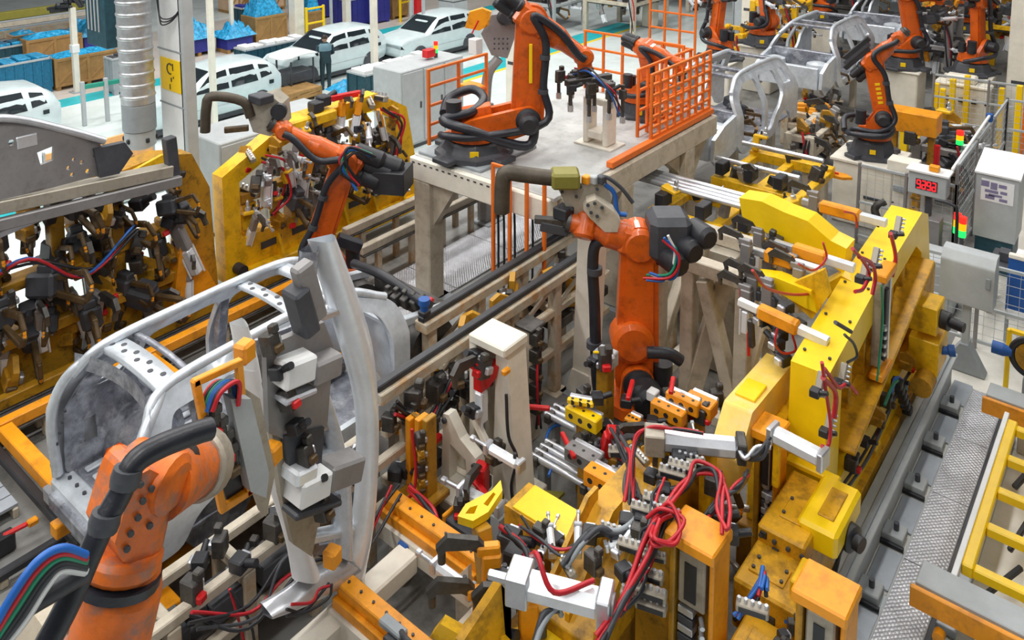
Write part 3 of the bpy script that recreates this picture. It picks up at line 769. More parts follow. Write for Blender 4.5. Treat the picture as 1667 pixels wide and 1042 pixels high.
# bolted dark fixture block with fittings, for densely packed tooling
tmpl('tool_block', MB().box((0, 0, 0), (.16, .12, .20)).box((.05, .03, .13), (.08, .08, .08)), 'dark_metal')
tmpl('tool_block_fit', MB().box((.0, .08, .0), (.1, .05, .08)), 'steel')
tmpl('tool_block_cap', MB().box((.1, 0, -.04), (.06, .09, .07)), 'red'); tmpl('tool_block_cap_dark', MB().box((.1, 0, -.04), (.06, .09, .07)), 'oily_brown')
tmpl('tool_block_b', MB().box((0, 0, 0), (.2, .1, .14)).prism([(-.1, 0), (.14, .0), (.14, .08), (0, .16), (-.1, .12)], (0, 0, .06), (1, 0, 0), (0, 0, 1), .05), 'yellow_dirty')
tmpl('tool_block_c', MB().box((0, 0, 0), (.14, .14, .12)).cyl((0, 0, 0), (.18, 0, .06), .035, n=10), 'black')
def block(parent, o, x, z=ZUP, s=1.0, kind='tool_block'):
    p = inst(TM[kind], 'tool_block', parent, frame_m(Vector(o) - org_of(parent), x, z) @ Matrix.Scale(s, 4))
    inst(TM['tool_block_fit'], 'fitting', p)
    if kind != 'tool_block_c': inst(TM['tool_block_cap' if int(o[0] * 37 + o[1] * 53) % 4 == 0 else 'tool_block_cap_dark'], 'cap', p)
    return p
def hose(parent, pts, r, m, name='hose', n=7): return part(MB().tube(pts, r, n, 6), name, m, parent)
def bundle(parent, pts, mats, r=.014, spread=.03, seed=1):
    q = random.Random(seed)
    for m in mats:
        hose(parent, [Vector(p) + V(q.uniform(-spread, spread), q.uniform(-spread, spread), q.uniform(-spread, spread)) for p in pts], r, m)
def bolts(parent, pts, axis, r=.018, m='charcoal'):
    me = TM.get('bolt_' + m) or tmpl('bolt_' + m, MB().cyl((0, 0, -.004), (0, 0, .016), 1 and .018, n=6), m)
    for p in pts: inst(me, 'bolt', parent, frame_m(Vector(p) - org_of(parent), Vector(axis).orthogonal(), axis) @ Matrix.Scale(r / .018, 4))

# ------------------------------------------------------------------ six-axis robots
def robot(label, base, S, E, W, T, k=1.0, orange='robot_orange', hoses=True, foot=True, group='orange six-axis robots', lettering=False, rr=(.23, .19), far=False):
    """base: foot centre; S shoulder, E elbow, W wrist, T flange end (all places in the hall)."""
    base, S, E, W, T = map(Vector, (base, S, E, W, T))
    t = thing('industrial_robot', label, 'robot', base, group)
    fw = Vector((W.x - S.x, W.y - S.y, 0))
    fw = fw.normalized() if fw.length > .05 else Vector((1, 0, 0))
    L = (E - S).cross(W - E)
    L = L.normalized() if L.length > .02 else fw.cross(ZUP)
    if L.dot(-base) < 0: L = -L           # lateral axis towards the viewer's side
    Lh = Vector((L.x, L.y, 0)); Lh = Lh.normalized() if Lh.length > .1 else fw.cross(ZUP)
    ang = math.atan2(fw.y, fw.x)
    hz = max(.35, S.z - base.z)
    if foot:
        b = MB(); b.lathe(base, ZUP, [(.60 * k, 0), (.60 * k, .07 * k), (.50 * k, .10 * k), (.44 * k, .36 * hz), (.36 * k, .46 * hz)], 8)
        for a in range(4): b.box(base + Matrix.Rotation(a * math.pi / 2 + ang + .78, 3, 'Z') @ V(.56 * k, 0, .04), (.30 * k, .34 * k, .08), a * math.pi / 2 + ang + .78)
        pb = part(b, 'base_casting', 'charcoal', t)
        part(MB().box(base + (-base * V(0, 0, 0)) + Vector((-base.x, -base.y, 0)).normalized() * .475 * k + V(0, 0, .22 * hz), (.13 * k, .02, .11 * k), math.atan2(base.x, -base.y), .004), 'warning_sticker', 'sign_yellow', pb)
        part(MB().cyl(base + V(0, 0, .46 * hz), base + V(0, 0, .62 * hz), .40 * k, .38 * k, 22), 'turntable', orange, t)
        b = MB(); c0 = base + V(0, 0, .60 * hz)
        for s in (-1, 1):
            b.hull2(c0 + Lh * s * .2 * k, .24 * k, S + Lh * s * .2 * k, .20 * k, Lh, .10 * k)
        b.beam(c0 - fw * .34 * k + V(0, 0, .06 * k), c0 + fw * .2 * k + V(0, 0, .06 * k), .46 * k, .22 * k)
        part(b, 'rotating_column', orange, t)
        b = MB(); m0 = c0 - fw * .30 * k + V(0, 0, .16 * k)
        b.cyl(m0 + Lh * .10 * k, m0 + Lh * .10 * k + V(0, 0, .34 * k), .12 * k, n=14); b.cyl(m0 - Lh * .16 * k, m0 - Lh * .16 * k + V(0, 0, .25 * k), .1 * k, n=14)
        part(b, 'axis_motor', 'black', t)
    # shoulder motor
    part(MB().lathe(S + Lh * .24 * k, Lh, [(.19 * k, -.02), (.19 * k, .05 * k), (.15 * k, .07 * k), (.15 * k, .24 * k), (.10 * k, .28 * k)], 16), 'shoulder_motor', 'black', t)
    # lower arm
    b = MB(); b.hull2(S, rr[0] * k, E, rr[1] * k, L, .20 * k); b.hull2(S, rr[0] * .72 * k, E, rr[1] * .72 * k, L, .27 * k)
    la = part(b, 'lower_arm', orange, t, bev=.012)
    if lettering:
        d = (E - S).normalized(); tm = MB(); u = L.cross(d)
        for q in range(5):
            o = S + d * (.35 + .11 * q) * k + L * .14 * k; tm.beam(o - u * .045, o + u * .045, .05, .012, L, .002)
        part(tm, 'lettering', 'sign_yellow', la)
    # elbow with motor cluster
    d2 = (W - E).normalized(); u2 = L.cross(d2)
    b = MB(); b.lathe(E - L * .24 * k, L, [(.17 * k, 0), (.21 * k, .03), (.21 * k, .40 * k), (.17 * k, .44 * k)], 18)
    b.beam(E - d2 * .28 * k, E + d2 * .26 * k, .36 * k, .34 * k, u2, .05)
    part(b, 'elbow_housing', orange, t)
    b = MB()
    for (p, q) in ((-.10, .08), (.10, .08), (0, -.10)):
        o = E - d2 * .26 * k + L * p * k + u2 * q * k; b.lathe(o, -d2, [(.10 * k, 0), (.10 * k, .05), (.085 * k, .07), (.085 * k, .32 * k), (.06 * k, .36 * k)], 12)
    part(b, 'wrist_motor', 'black', t)
    # forearm, wrist, flange
    Ln = (W - E).length
    b = MB(); b.lathe(E + d2 * .2 * k, d2, [(.185 * k, 0), (.18 * k, Ln * .3), (.135 * k, Ln * .45), (.125 * k, Ln - .3 * k), (.15 * k, Ln - .26 * k), (.15 * k, Ln - .2 * k)], 18)
    part(b, 'forearm', orange, t)
    d3 = (T - W).normalized(); l3 = d2.cross(d3); l3 = l3.normalized() if l3.length > .05 else L
    b = MB(); b.lathe(W - l3 * .15 * k, l3, [(.10 * k, 0), (.135 * k, .03), (.135 * k, .27 * k), (.10 * k, .30 * k)], 16); b.cyl(W, W + d3 * .2 * k, .12 * k, .11 * k, 16)
    part(b, 'wrist', orange, t)
    part(MB().lathe(W + d3 * .18 * k, d3, [(.13 * k, 0), (.13 * k, .05), (.09 * k, .06), (.09 * k, max(.08, (T - W).length - .18 * k))], 16), 'tool_flange', 'dark_metal', t)
    if hoses:
        o = L * .21 * k; dd = (E - S)
        if foot: pts = [base - fw * .5 * k + V(0, 0, .5 * hz), base - fw * .42 * k + Lh * .42 * k + V(0, 0, .72 * hz), base + fw * .1 * k + Lh * .52 * k + V(0, 0, .75 * hz), S + o * 1.6 + fw * .25 * k, S + dd * .35 + o * 1.2 + fw * .2 * k, S + dd * .8 + o * 1.2 + fw * .2 * k, E + o * 1.5 + V(0, 0, .12 * k), E + (W - E) * .4 + o * 1.1 + u2 * .12 * k, E + (W - E) * .85 + o * .9, W + o * .8]
        else: pts = [S + o * 1.4 - fw * .2 * k, S + dd * .4 + o * 1.3 - fw * .2 * k, E + o * 1.5, E + (W - E) * .5 + o * 1.1, W + o * .8]
        hose(t, pts, .058 * k, 'black_rubber', 'dress_hose', 10)
        for q in (.3, .65): part(MB().cyl(S + dd * q + o * 1.2 + fw * .2 * k - dd.normalized() * .035, S + dd * q + o * 1.2 + fw * .2 * k + dd.normalized() * .035, .078 * k, n=12), 'hose_clip', 'charcoal', t)
    return t
# ------------------------------------------------------------------ raised robot platform
PZ = 2.4
t = thing('robot_platform', 'raised beige steel platform carrying the big robot and orange railings', 'platform', (-8, 11, 0))
part(MB().span(-9.3, -6.55, 9.05, 14.0, PZ - .06, PZ, .005), 'deck', 'deck_paint', t)
part(MB().span(-9.35, -6.6, 8.97, 9.22, PZ - .38, PZ - .02, .02), 'front_beam', 'cream', t)
part(MB().span(-6.72, -6.45, 9.22, 14.05, PZ - .40, PZ - .03, .02), 'side_beam', 'beige', t)
part(MB().span(-9.45, -9.2, 9.22, 14.05, PZ - .38, PZ - .06, .02), 'side_beam', 'beige', t)
part(MB().span(-9.2, -6.72, 13.8, 14.05, PZ - .38, PZ - .06, .02), 'rear_beam', 'beige', t)
for k in range(3): part(MB().span(-9.2, -6.72, 10.2 + 1.2 * k, 10.4 + 1.2 * k, PZ - .3, PZ - .06), 'joist', 'beige', t)
for (x, y) in ((-9.1, 9.15), (-6.62, 13.0), (-9.3, 13.8), (-6.62, 10.9)):
    part(MB().span(x - .17, x + .17, y - .17, y + .17, .03, PZ - .38, .02), 'leg', 'beige', t)
    part(MB().span(x - .28, x + .28, y - .28, y + .28, 0, .03, .004), 'foot_plate', 'grey_paint', t)
part(MB().prism3([V(-8.93, 9.08, PZ - .38), V(-8.45, 9.08, PZ - .38), V(-8.93, 9.08, PZ - 1.1)], V(0, .14, 0)), 'gusset', 'beige', t)
part(MB().prism3([V(-6.7, 12.8, PZ - .40), V(-6.7, 12.25, PZ - .40), V(-6.7, 12.8, PZ - .8)], V(.14, 0, 0)), 'gusset', 'beige', t)
part(MB().prism3([V(-6.7, 13.2, PZ - .40), V(-6.7, 13.9, PZ - .40), V(-6.7, 13.2, PZ - 1.2)], V(.14, 0, 0)), 'gusset', 'beige', t)
part(MB().span(-9.28, -7.95, 9.1, 10.5, PZ, PZ + .05, .01), 'robot_plate', 'grey_paint', t)
part(MB().span(-6.62, -6.5, 10.5, 14.0, PZ, PZ + .10, .01), 'kick_plate', 'rail_orange', t)
part(MB().span(-8.3, -7.3, 9.0, 9.06, PZ - .34, PZ - .06, .005), 'stained_panel', 'amber', t)
b = MB()
for k in range(14): b.box((-9.25 + k * .13, 8.965, PZ - .09), (.05, .012, .02), None, 0)
part(b, 'slot_row', 'charcoal', t)
# orange railings
def railing(label, a, e, h, n, rows, m='rail_orange', dbl=False):
    a, e = Vector(a), Vector(e); t = thing('railing', label, 'railing', a)
    for k in range(n + 1):
        p = a.lerp(e, k / n); part(MB().box(p + V(0, 0, h / 2), (.05, .05, h), None, .006), 'post', m, t)
    for z in rows: part(MB().beam(a + V(0, 0, z), e + V(0, 0, z), .045, .045, ZUP, .006), 'rail', m, t)
    return t
railing('orange railing left of the platform robot', (-9.42, 9.5, PZ), (-9.42, 10.95, PZ), 1.28, 2, (1.26, .98, .66, .34, .10))
railing('orange mesh railing along the right platform edge', (-6.58, 11.8, PZ), (-6.58, 13.95, PZ), 1.20, 8, (1.18, 1.0, .82, .64, .46, .28, .12))
railing('second orange mesh railing just inside the right edge', (-6.95, 12.0, PZ), (-6.95, 13.9, PZ), 1.18, 6, (1.16, .8, .45, .12))
railing('orange railing across the far end of the platform', (-9.3, 13.9, PZ), (-7.1, 13.9, PZ), 1.22, 5, (1.2, .85, .45, .12))
railing('tall orange ladder cage behind the platform', (-9.9, 17.6, 2.2), (-8.7, 17.6, 2.2), 3.4, 3, (.4, .8, 1.2, 1.6, 2.0, 2.4, 2.8, 3.2))
railing('orange gate rail at the front stair opening', (-7.55, 8.92, 1.0), (-6.62, 8.92, 1.0), 1.72, 3, (1.70,))
# white test stand on the deck
t = thing('white_stand', 'white box frame stand with two openings on the platform deck', 'stand', (-7.2, 11.3, PZ))
x0, x1, y0, y1 = -7.50, -7.02, 11.15, 11.45
for x in (x0, x1 - .1): part(MB().span(x, x + .1, y0, y1, PZ + .03, PZ + .82, .02), 'upright', 'cream', t)
part(MB().span(x0 + .1, x1 - .1, y0, y1, PZ + .70, PZ + .82, .02), 'top', 'cream', t); part(MB().span(x0 + .1, x1 - .1, y0, y1, PZ + .12, PZ + .26, .02), 'crossbar', 'cream', t)
part(MB().span(x0 - .12, x1 + .12, y0 - .08, y1 + .08, PZ, PZ + .03, .005), 'base_plate', 'cream', t)
# platform robot and its gripper
B3 = G(772, 248, PZ + .05); S3 = GV(858, 188, B3); E3 = GV(866, 32, B3); W3 = GV(950, 92, B3); T3 = W3 + V(.05, 0, -.30)
robot('orange robot with coiled black hose standing on the raised platform', B3, S3, E3, W3, T3, 1.05, rr=(.25, .24))
hr = bpy.data.objects['industrial_robot'] if 'industrial_robot' in bpy.data.objects else None
part(MB().tube([B3 + V(-.42, -.25, .62), B3 + V(-.62, .1, .75), B3 + V(-.45, .45, .85), B3 + V(-.1, .35, .78), B3 + V(.05, -.1, .70), B3 + V(-.2, -.5, .62), B3 + V(.3, -.45, .55), S3 + V(.25, -.35, -.35), S3 + V(.33, -.2, 0)], .075, 10), 'coiled_hose', 'black_rubber', hr)
part(MB().box(E3.lerp(S3, .42) + V(.14, -.16, 0), (.05, .05, .62), .7, .005), 'yellow_label', 'sign_yellow', hr)
part(MB().beam(GV(738, 190, B3), GV(800, 178, B3), .24, .2), 'motor_cover', 'robot_orange', hr)
t = thing('pin_gripper', 'dark gripper of hanging pins and clamps under the platform robot wrist', 'gripper', T3)
g0 = T3 + V(0, 0, -.06)
part(MB().beam(g0 + V(-.4, .25, 0), g0 + V(.55, -.1, 0), .12, .1), 'cross_bar', 'dark_metal', t); part(MB().beam(g0 + V(-.1, -.4, 0), g0 + V(.2, .4, 0), .12, .1), 'cross_bar', 'dark_metal', t)
for i, (x, y) in enumerate([(-.45, .25), (-.3, .0), (-.15, .3), (-.05, -.35), (.1, .1), (.2, -.2), (.35, .2), (.5, -.1), (.62, .1), (-.6, .1)]):
    p = g0 + V(x, y, 0); L = .35 + .08 * (i % 3)
    q = part(MB().cyl(p, p - V(0, 0, L), .03, n=8).box(p - V(0, 0, L * .3), (.1, .1, .16)), 'pin_rod', 'dark_metal', t); part(MB().cyl(p - V(0, 0, L), p - V(0, 0, L + .1), .045, n=8), 'foot', 'steel', q)
    if i % 2: block(t, p + V(.03, 0, -.06), (1, .3 * i, 0), s=.9, kind=('tool_block', 'tool_block_c')[i % 4 // 2])
bundle(t, [g0 + V(-.2, 0, .1), g0 + V(.2, -.2, .2), g0 + V(.6, -.2, 0), g0 + V(.65, 0, -.4)], ['red_hose', 'black', 'blue_hose'], .015, .06)
# tool stand left behind robot, with orange plate
p0 = G(790, 168, PZ)
t = thing('parked_weld_gun', 'grey weld gun on a pedestal with a bright orange plate, behind the platform robot', 'weld gun', p0)
part(MB().box(V(p0.x, p0.y, PZ / 2), (.24, .24, PZ)), 'post', 'grey_plate', t)
part(MB().tube([p0, GV(795, 120, p0), GV(812, 95, p0)], .1, 10), 'bent_arm', 'grey_plate', t)
part(MB().prism3([GV(x, y, p0) for x, y in ((783, 55), (800, 25), (835, 20), (840, 55), (826, 95), (800, 90))], V(-.2, .3, 0)), 'gun_plate', 'grey_plate', t)
part(MB().prism3([GV(x, y, p0) for x, y in ((757, 45), (764, 20), (785, 14), (800, 20), (795, 42), (780, 50))], V(-.1, .12, 0)), 'guard_plate', 'amber', t, 'bright orange plate')
part(MB().beam(GV(768, 55, p0), GV(779, 33, p0), .03, .03), 'red_arrow', 'red', t)
for (x, y) in ((830, 8), (822, 28), (845, 30)): part(MB().lathe(GV(x, y, p0), V(.4, -.4, .1), [(.16, 0), (.16, .2), (.12, .24)], 12), 'motor', 'black', t)
part(MB().box(GV(770, 140, p0), (.45, .3, .08)), 'tip_dresser', 'amber', t)
part(MB().box(GV(774, 75, p0), (.2, .2, .3)), 'transformer', 'white_paint', t)
part(MB().span(p0.x - .2, p0.x + .25, p0.y - .2, p0.y + .25, 0, .06), 'base_plate', 'grey_paint', t)
bolts(t, [GV(805 + 7 * (i % 4), 60 + 8 * (i // 4), p0) + V(.1, -.12, 0) for i in range(12)], V(.6, -.7, 0), .02)
# robot inside the mesh railing
B = V(-7.55, 13.1, PZ); 
robot('dark orange robot half hidden behind the platform mesh railing', B, B + V(.2, .1, .6), B + V(.1, .0, 1.25), B + V(.75, .1, 1.05), B + V(.8, .1, .75), .75, rr=(.2, .18))

# ------------------------------------------------------------------ framing gates (yellow)
def ring(outer, inner, x0, x1):
    b = MB(); b.sheet(outer, [inner], lambda u, v, w: V(x0 + w, u, v), x1 - x0, 3.0, False); return b
def clutter(t, pts, x, seed, s=1.0, kinds=('tool_block', 'tool_block_b', 'tool_block_c', 'clamp', 'gun', 'aircyl', 'valves', 'clampg')):
    r = random.Random(seed)
    for p in pts:
        k = r.choice(kinds); d = Vector(x) + V(r.uniform(-.5, .5), r.uniform(-.7, .7), r.uniform(-.4, .4)); ss = s * r.uniform(.8, 1.25); up = V(r.uniform(-.3, .3), r.uniform(-.3, .3), 1)
        if k == 'clamp': clamp(t, p, d, up, ss)
        elif k == 'clampg': clamp(t, p, d, up, ss, 'clamp_body_grey')
        elif k == 'clampr': clamp(t, p, d, up, ss, 'clamp_body_red')
        elif k == 'gun': gun(t, p, d, up, ss)
        elif k == 'aircyl': aircyl(t, p, d, up, ss * .8)
        elif k == 'valves': valves(t, p, d, up, ss * .8)
        elif k == 'pin': pin(t, p, d, up, ss)
        else: block(t, p, d, up, ss, k)
# gate behind the welding robot (left of the line)
XE = -11.6
t = thing('framing_gate', 'yellow octagonal clamping gate behind the left welding robot', 'gate fixture', (XE, 9, 0))
o_ = [(6.95, .35), (6.95, 2.12), (7.95, 2.58), (8.3, 2.66), (10.2, 2.74), (10.95, 2.3), (11.15, 1.3), (11.5, .45), (11.2, .15), (7.4, .1)]
i_ = [(7.25, 1.0), (7.25, 1.95), (7.95, 2.27), (8.4, 2.38), (10.1, 2.44), (10.62, 2.12), (10.75, 1.25), (10.5, 1.0)]
part(ring(o_, i_, XE - .14, XE + .14), 'gate_frame', 'yellow', t)
part(MB().span(XE + .14, XE + .34, 7.3, 11.1, .25, .5, .02), 'sill_beam', 'yellow', t)
for y in (7.9, 8.6, 9.3, 10.0, 10.7): part(MB().prism3([V(XE + .14, y, .5), V(XE + .14, y, .95), V(XE + .33, y, .5)], V(0, .05, 0)), 'gusset', 'yellow', t)
for k in range(5): part(MB().span(XE + .145, XE + .15, 7.6 + .62 * k, 8.0 + .62 * k, .68 + .02 * k, .80 + .02 * k, 0), 'slot', 'charcoal', t)
for (y0, y1, z0, z1) in ((7.35, 7.6, 1.0, 1.5), (10.3, 10.5, 1.0, 1.8), (8.8, 9.0, 1.0, 2.3), (9.7, 9.85, 1.0, 2.3)): part(MB().span(XE - .1, XE + .06, y0, y1, z0, z1), 'upright', 'yellow', t)
part(MB().span(XE - .12, XE + .35, 7.9, 9.1, 2.55, 2.75, .03), 'top_plate', 'yellow', t)
part(MB().span(XE - .1, XE + .1, 7.3, 10.6, 1.55, 1.7), 'cross_bar', 'yellow_dirty', t)
part(MB().beam((XE + .2, 9.0, 2.92), (XE + .2, 9.75, 2.86), .1, .1), 'red_bar', 'red', t)
for p in ((XE + .2, 8.75, 2.85), (XE + .15, 8.95, 2.9)): block(t, p, (0, 1, 0), s=1.5, kind='tool_block_c')
r = random.Random(3)
clutter(t, [V(XE + r.uniform(-.1, .45), y + r.uniform(-.1, .1), z + r.uniform(-.1, .1)) for y in (7.4, 7.65, 7.9, 8.15, 8.4, 8.65, 8.9, 9.15, 9.4, 9.65, 9.9, 10.15, 10.4) for z in (1.1, 1.3, 1.5, 1.7, 1.9, 2.1, 2.3)], (1, 0, 0), 5, 1.1, ('tool_block', 'tool_block_b', 'tool_block_c', 'clamp', 'gun', 'aircyl', 'valves', 'clampg', 'tool_block_b', 'pin'))
clutter(t, [V(XE + r.uniform(.1, .4), y, 2.65 + r.uniform(-.1, .1)) for y in (9.3, 9.6, 9.9, 10.2)], (1, 0, .3), 8, 1.2)
bundle(t, [V(XE + .3, 10.2, 2.5), V(XE + .45, 10.5, 2.2), V(XE + .4, 10.45, 1.7), V(XE + .35, 10.3, 1.3)], ['red_hose', 'red_hose', 'black'], .022, .06, 4)
bundle(t, [V(XE + .3, 7.6, 2.3), V(XE + .4, 7.9, 2.1), V(XE + .4, 7.95, 1.6), V(XE + .3, 7.7, 1.3)], ['red_hose', 'black', 'red_hose'], .02, .06, 5)
for y in (7.15, 11.25): part(MB().cyl((XE + .1, y, .55), (XE + .32, y, .55), .09, n=12), 'end_stop', 'black', t)
# second gate at the left edge; its silhouetted look is put into the dark brown-yellow
t = thing('framing_gate', 'dark brown-yellow clamping gate at the left edge below the duct', 'gate fixture', (XE, 5, 0))
o_ = [(3.0, .2), (3.0, 2.6), (3.6, 3.0), (5.4, 2.72), (5.95, 2.78), (6.45, 2.66), (6.72, 2.05), (6.80, .2)]
i_ = [(3.3, .9), (3.3, 2.5), (3.7, 2.75), (5.5, 2.5), (6.0, 2.42), (6.2, 2.3), (6.30, 1.9), (6.2, 1.15), (5.2, .95)]
part(ring(o_, i_, XE - .16, XE + .16), 'gate_frame', 'yellow_dirty', t)
part(MB().prism3([V(XE + .17, y, z) for y, z in ((5.1, 2.60), (5.95, 2.80), (6.2, 2.77), (5.9, 2.62), (5.2, 2.46))], V(.06, 0, 0)), 'top_flange', 'yellow', t)
part(MB().prism3([V(XE + .1, y, z) for y, z in ((5.9, .3), (6.1, 1.4), (6.35, 1.2), (6.75, .3))], V(.25, 0, 0)), 'foot_gusset', 'amber', t)
part(MB().span(XE - .1, XE + .3, 3.0, 6.2, .85, 1.0), 'shelf', 'yellow_dirty', t); part(MB().span(XE - .1, XE + .2, 3.0, 6.2, 1.55, 1.68), 'shelf', 'yellow_dirty', t)
for y in (3.6, 4.4, 5.2): part(MB().span(XE - .05, XE + .15, y, y + .18, .2, 2.5), 'upright', 'yellow_dirty', t)
r = random.Random(11)
clutter(t, [V(XE + r.uniform(-.2, .42), y + r.uniform(-.15, .15), z + r.uniform(-.12, .12)) for y in (3.1, 3.35, 3.6, 3.85, 4.1, 4.35, 4.6, 4.85, 5.1, 5.35, 5.6, 5.85, 6.1) for z in (.65, .9, 1.15, 1.4, 1.65, 1.9, 2.15, 2.38)], (1, .2, 0), 12, 1.2, ('tool_block', 'tool_block_b', 'tool_block_c', 'tool_block', 'gun', 'gun', 'clampg', 'tool_block_b'))
bundle(t, [V(XE + .4, 3.4, 1.9), V(XE + .7, 4.0, 2.2), V(XE + .7, 4.6, 1.7), V(XE + .5, 5.4, 1.9)], ['red_hose', 'black', 'black', 'blue_hose'], .02, .12, 9)
# grey pressed panel held above the dark gate
XP = -10.8
t = thing('floor_panel', 'grey pressed steel panel with holes held high at the left edge', 'car panel', (XP, 4.5, 3))
oc = [(2.9, 4.15), (3.7, 4.05), (4.4, 3.70), (4.80, 3.45), (4.85, 3.15), (4.75, 3.02), (3.4, 3.10), (2.9, 3.15)]
hs = [[(4.02, 3.55), (4.22, 3.58), (4.20, 3.40), (4.05, 3.38)]]
for (y, z, r_) in ((4.45, 3.33, .025), (4.38, 3.24, .03), (4.55, 3.26, .03), (4.42, 3.14, .03), (4.62, 3.12, .035), (4.72, 3.3, .03), (3.75, 3.75, .04), (3.55, 3.5, .03)):
    hs.append([(y + r_ * math.cos(q * math.pi / 3), z + r_ * math.sin(q * math.pi / 3)) for q in range(6)])
part(MB().sheet(oc, hs, lambda u, v, w: V(XP + w + .15 * math.sin(u * 2) * .3 - (.25 if v > 3.75 else 0) * (v - 3.75), u, v), .05, .15), 'main_sheet', 'grey_plate', t)
part(MB().tube([V(XP + .06, 2.9, 4.15), V(XP + .06, 3.7, 4.06), V(XP + .06, 4.4, 3.72), V(XP + .06, 4.85, 3.46)], .05, 8), 'top_flange', 'steel', t)
part(MB().beam(V(XP, 3.3, 3.02), V(XP, 5.75, 2.78), .22, .16), 'lower_rail', 'gun_plate', t)
part(MB().beam(V(XP + .1, 2.9, 2.85), V(XP + .1, 5.85, 2.62), .1, .14), 'rail_lip', 'grey_plate', t)
part(MB().beam(V(XP, 5.80, 2.62), V(XP, 5.76, 3.25), .14, .16), 'corner_upright', 'charcoal', t)
part(MB().box(V(XP + .06, 3.92, 3.72), (.08, .24, .16)), 'doubler', 'steel', t)
part(MB().beam(V(XP + .1, 2.9, 2.62), V(XP - .1, 4.6, 2.7), .08, .08), 'bright_edge', 'steel', t)
part(MB().prism3([V(XP, y, z) for y, z in ((4.70, 3.4), (5.1, 3.38), (5.2, 3.2), (5.0, 2.98), (4.75, 3.0))], V(.1, 0, 0)), 'side_pressing', 'charcoal', t)
for k in range(2): part(MB().box(V(XP + .2, 2.95 + .1 * k, 3.0 - .12 * k), (.2, .3, .2)), 'gripper_jaw', 'charcoal', t)
part(MB().beam((XP - .35, 4.4, 2.9), (XE + .1, 4.4, 2.3), .14, .14), 'support_arm', 'dark_metal', t); part(MB().beam((XP - .05, 5.3, 2.75), (XE + .1, 5.3, 2.3), .14, .14), 'support_arm', 'dark_metal', t)

# ------------------------------------------------------------------ welding robot in front of the yellow gate
B2 = V(-9.75, 7.75, .0)
S2 = GV(517, 398, B2); E2 = GV(562, 262, B2); W2 = GV(462, 212, B2); T2 = GV(445, 203, B2)
rb = robot('orange welding robot with bundled cables in front of the yellow gate', B2, S2, E2, W2, T2, .92, rr=(.22, .2))
bundle(rb, [GV(585, 285, B2) + V(.3, -.3, 0), GV(560, 250, B2) + V(.35, -.35, 0), GV(575, 232, B2) + V(.3, -.3, .05), GV(605, 245, B2) + V(.2, -.2, 0)], ['blue_hose', 'red_hose', 'green_hose', 'blue_hose', 'black', 'black'], .022, .06, 3)
for (x, y) in ((590, 250), (605, 270), (585, 285), (620, 262)): part(MB().lathe(GV(x, y, B2), V(.5, .4, -.25), [(.14, -.1), (.14, .3), (.1, .36)], 12), 'motor', 'black', rb)
part(MB().beam(GV(552, 375, B2) + V(.2, -.2, 0), GV(590, 388, B2) + V(.2, -.2, 0), .16, .16), 'hose_guide', 'black_rubber', rb)
part(MB().box(GV(640, 290, B2), (.5, .5, .35), .5), 'valve_box', 'black', rb)
t = thing('weld_gun', 'grey weld gun with a long dark bent arm above the left robot', 'weld gun', T2)
part(MB().prism3([GV(x, y, T2) for x, y in ((410, 165), (440, 155), (458, 170), (462, 205), (440, 222), (412, 215), (403, 190))], V(-.22, .3, 0)), 'gun_housing', 'gun_plate', t)
part(MB().tube([GV(408, 190, T2), GV(395, 165, T2), GV(345, 157, T2), GV(336, 175, T2), GV(334, 215, T2)], .075, 8, 4), 'electrode_arm', 'dark_bracket', t)
part(MB().beam(GV(405, 208, T2), GV(365, 212, T2), .09, .08), 'lower_arm_tip', 'oily_brown', t)
part(MB().box(GV(425, 160, T2), (.3, .25, .12)), 'transformer', 'charcoal', t)
part(MB().lathe(GV(455, 180, T2), V(.5, -.5, 0), [(.12, 0), (.12, .08)], 14), 'flange_ring', 'black', t)
# ------------------------------------------------------------------ middle robot with its gun
B4 = G(1035, 700, .05); S4 = GV(1035, 605, B4); E4 = GV(1033, 378, B4); W4 = GV(1012, 372, B4) + V(-.05, -.45, -.02); T4 = GV(985, 362, B4) + V(-.15, -.4, .0)
E4 = GV(1040, 392, B4); W4 = GV(1000, 372, B4) + V(-.25, -.25, .05); T4 = GV(980, 365, B4) + V(-.35, -.3, .05)
rb = robot('bright orange robot in the middle with a black hose up its left side', B4, S4, E4, W4, T4, 1.0, hoses=False, rr=(.27, .22))
r0 = V(-.72, .5, 0)   # towards the left of the arm
hose(rb, [GV(x, y, B4 + V(-.15, -.2, 0)) for x, y in ((985, 680), (972, 620), (968, 500), (965, 430), (972, 395), (1000, 395), (1040, 405), (1080, 400), (1090, 370))], .07, 'black_rubber', 'dress_hose', 10)
for (x, y) in ((968, 440), (967, 560)): part(MB().lathe(GV(x, y, B4 + V(-.15, -.2, 0)) - V(0, 0, .04), ZUP, [(.095, 0), (.095, .08)], 14), 'hose_clip', 'charcoal', rb)
m0 = GV(1072, 385, B4)
part(MB().box(m0 + V(.1, .05, .05), (.5, .5, .55), .7, .08), 'motor_block', 'charcoal', rb)
for k in range(3): part(MB().lathe(m0 + V(.15 + .1 * k, -.1 + .15 * k, -.15 + .14 * k), V(.6, -.3, 0), [(.14, 0), (.14, .28), (.1, .33)], 12), 'motor', 'black', rb)
bundle(rb, [m0 + V(.3, -.35, .2), m0 + V(.42, -.3, .0), m0 + V(.35, -.35, -.25), m0 + V(.1, -.4, -.3)], ['blue_hose', 'green_hose', 'red_hose', 'blue_hose', 'white_paint'], .016, .05, 7)
part(MB().tube([GV(1050, 545, B4) + V(.2, -.3, 0), GV(1075, 548, B4) + V(.25, -.25, 0), GV(1085, 560, B4) + V(.3, -.2, 0)], .07, 10), 'hose_end', 'black_rubber', rb)
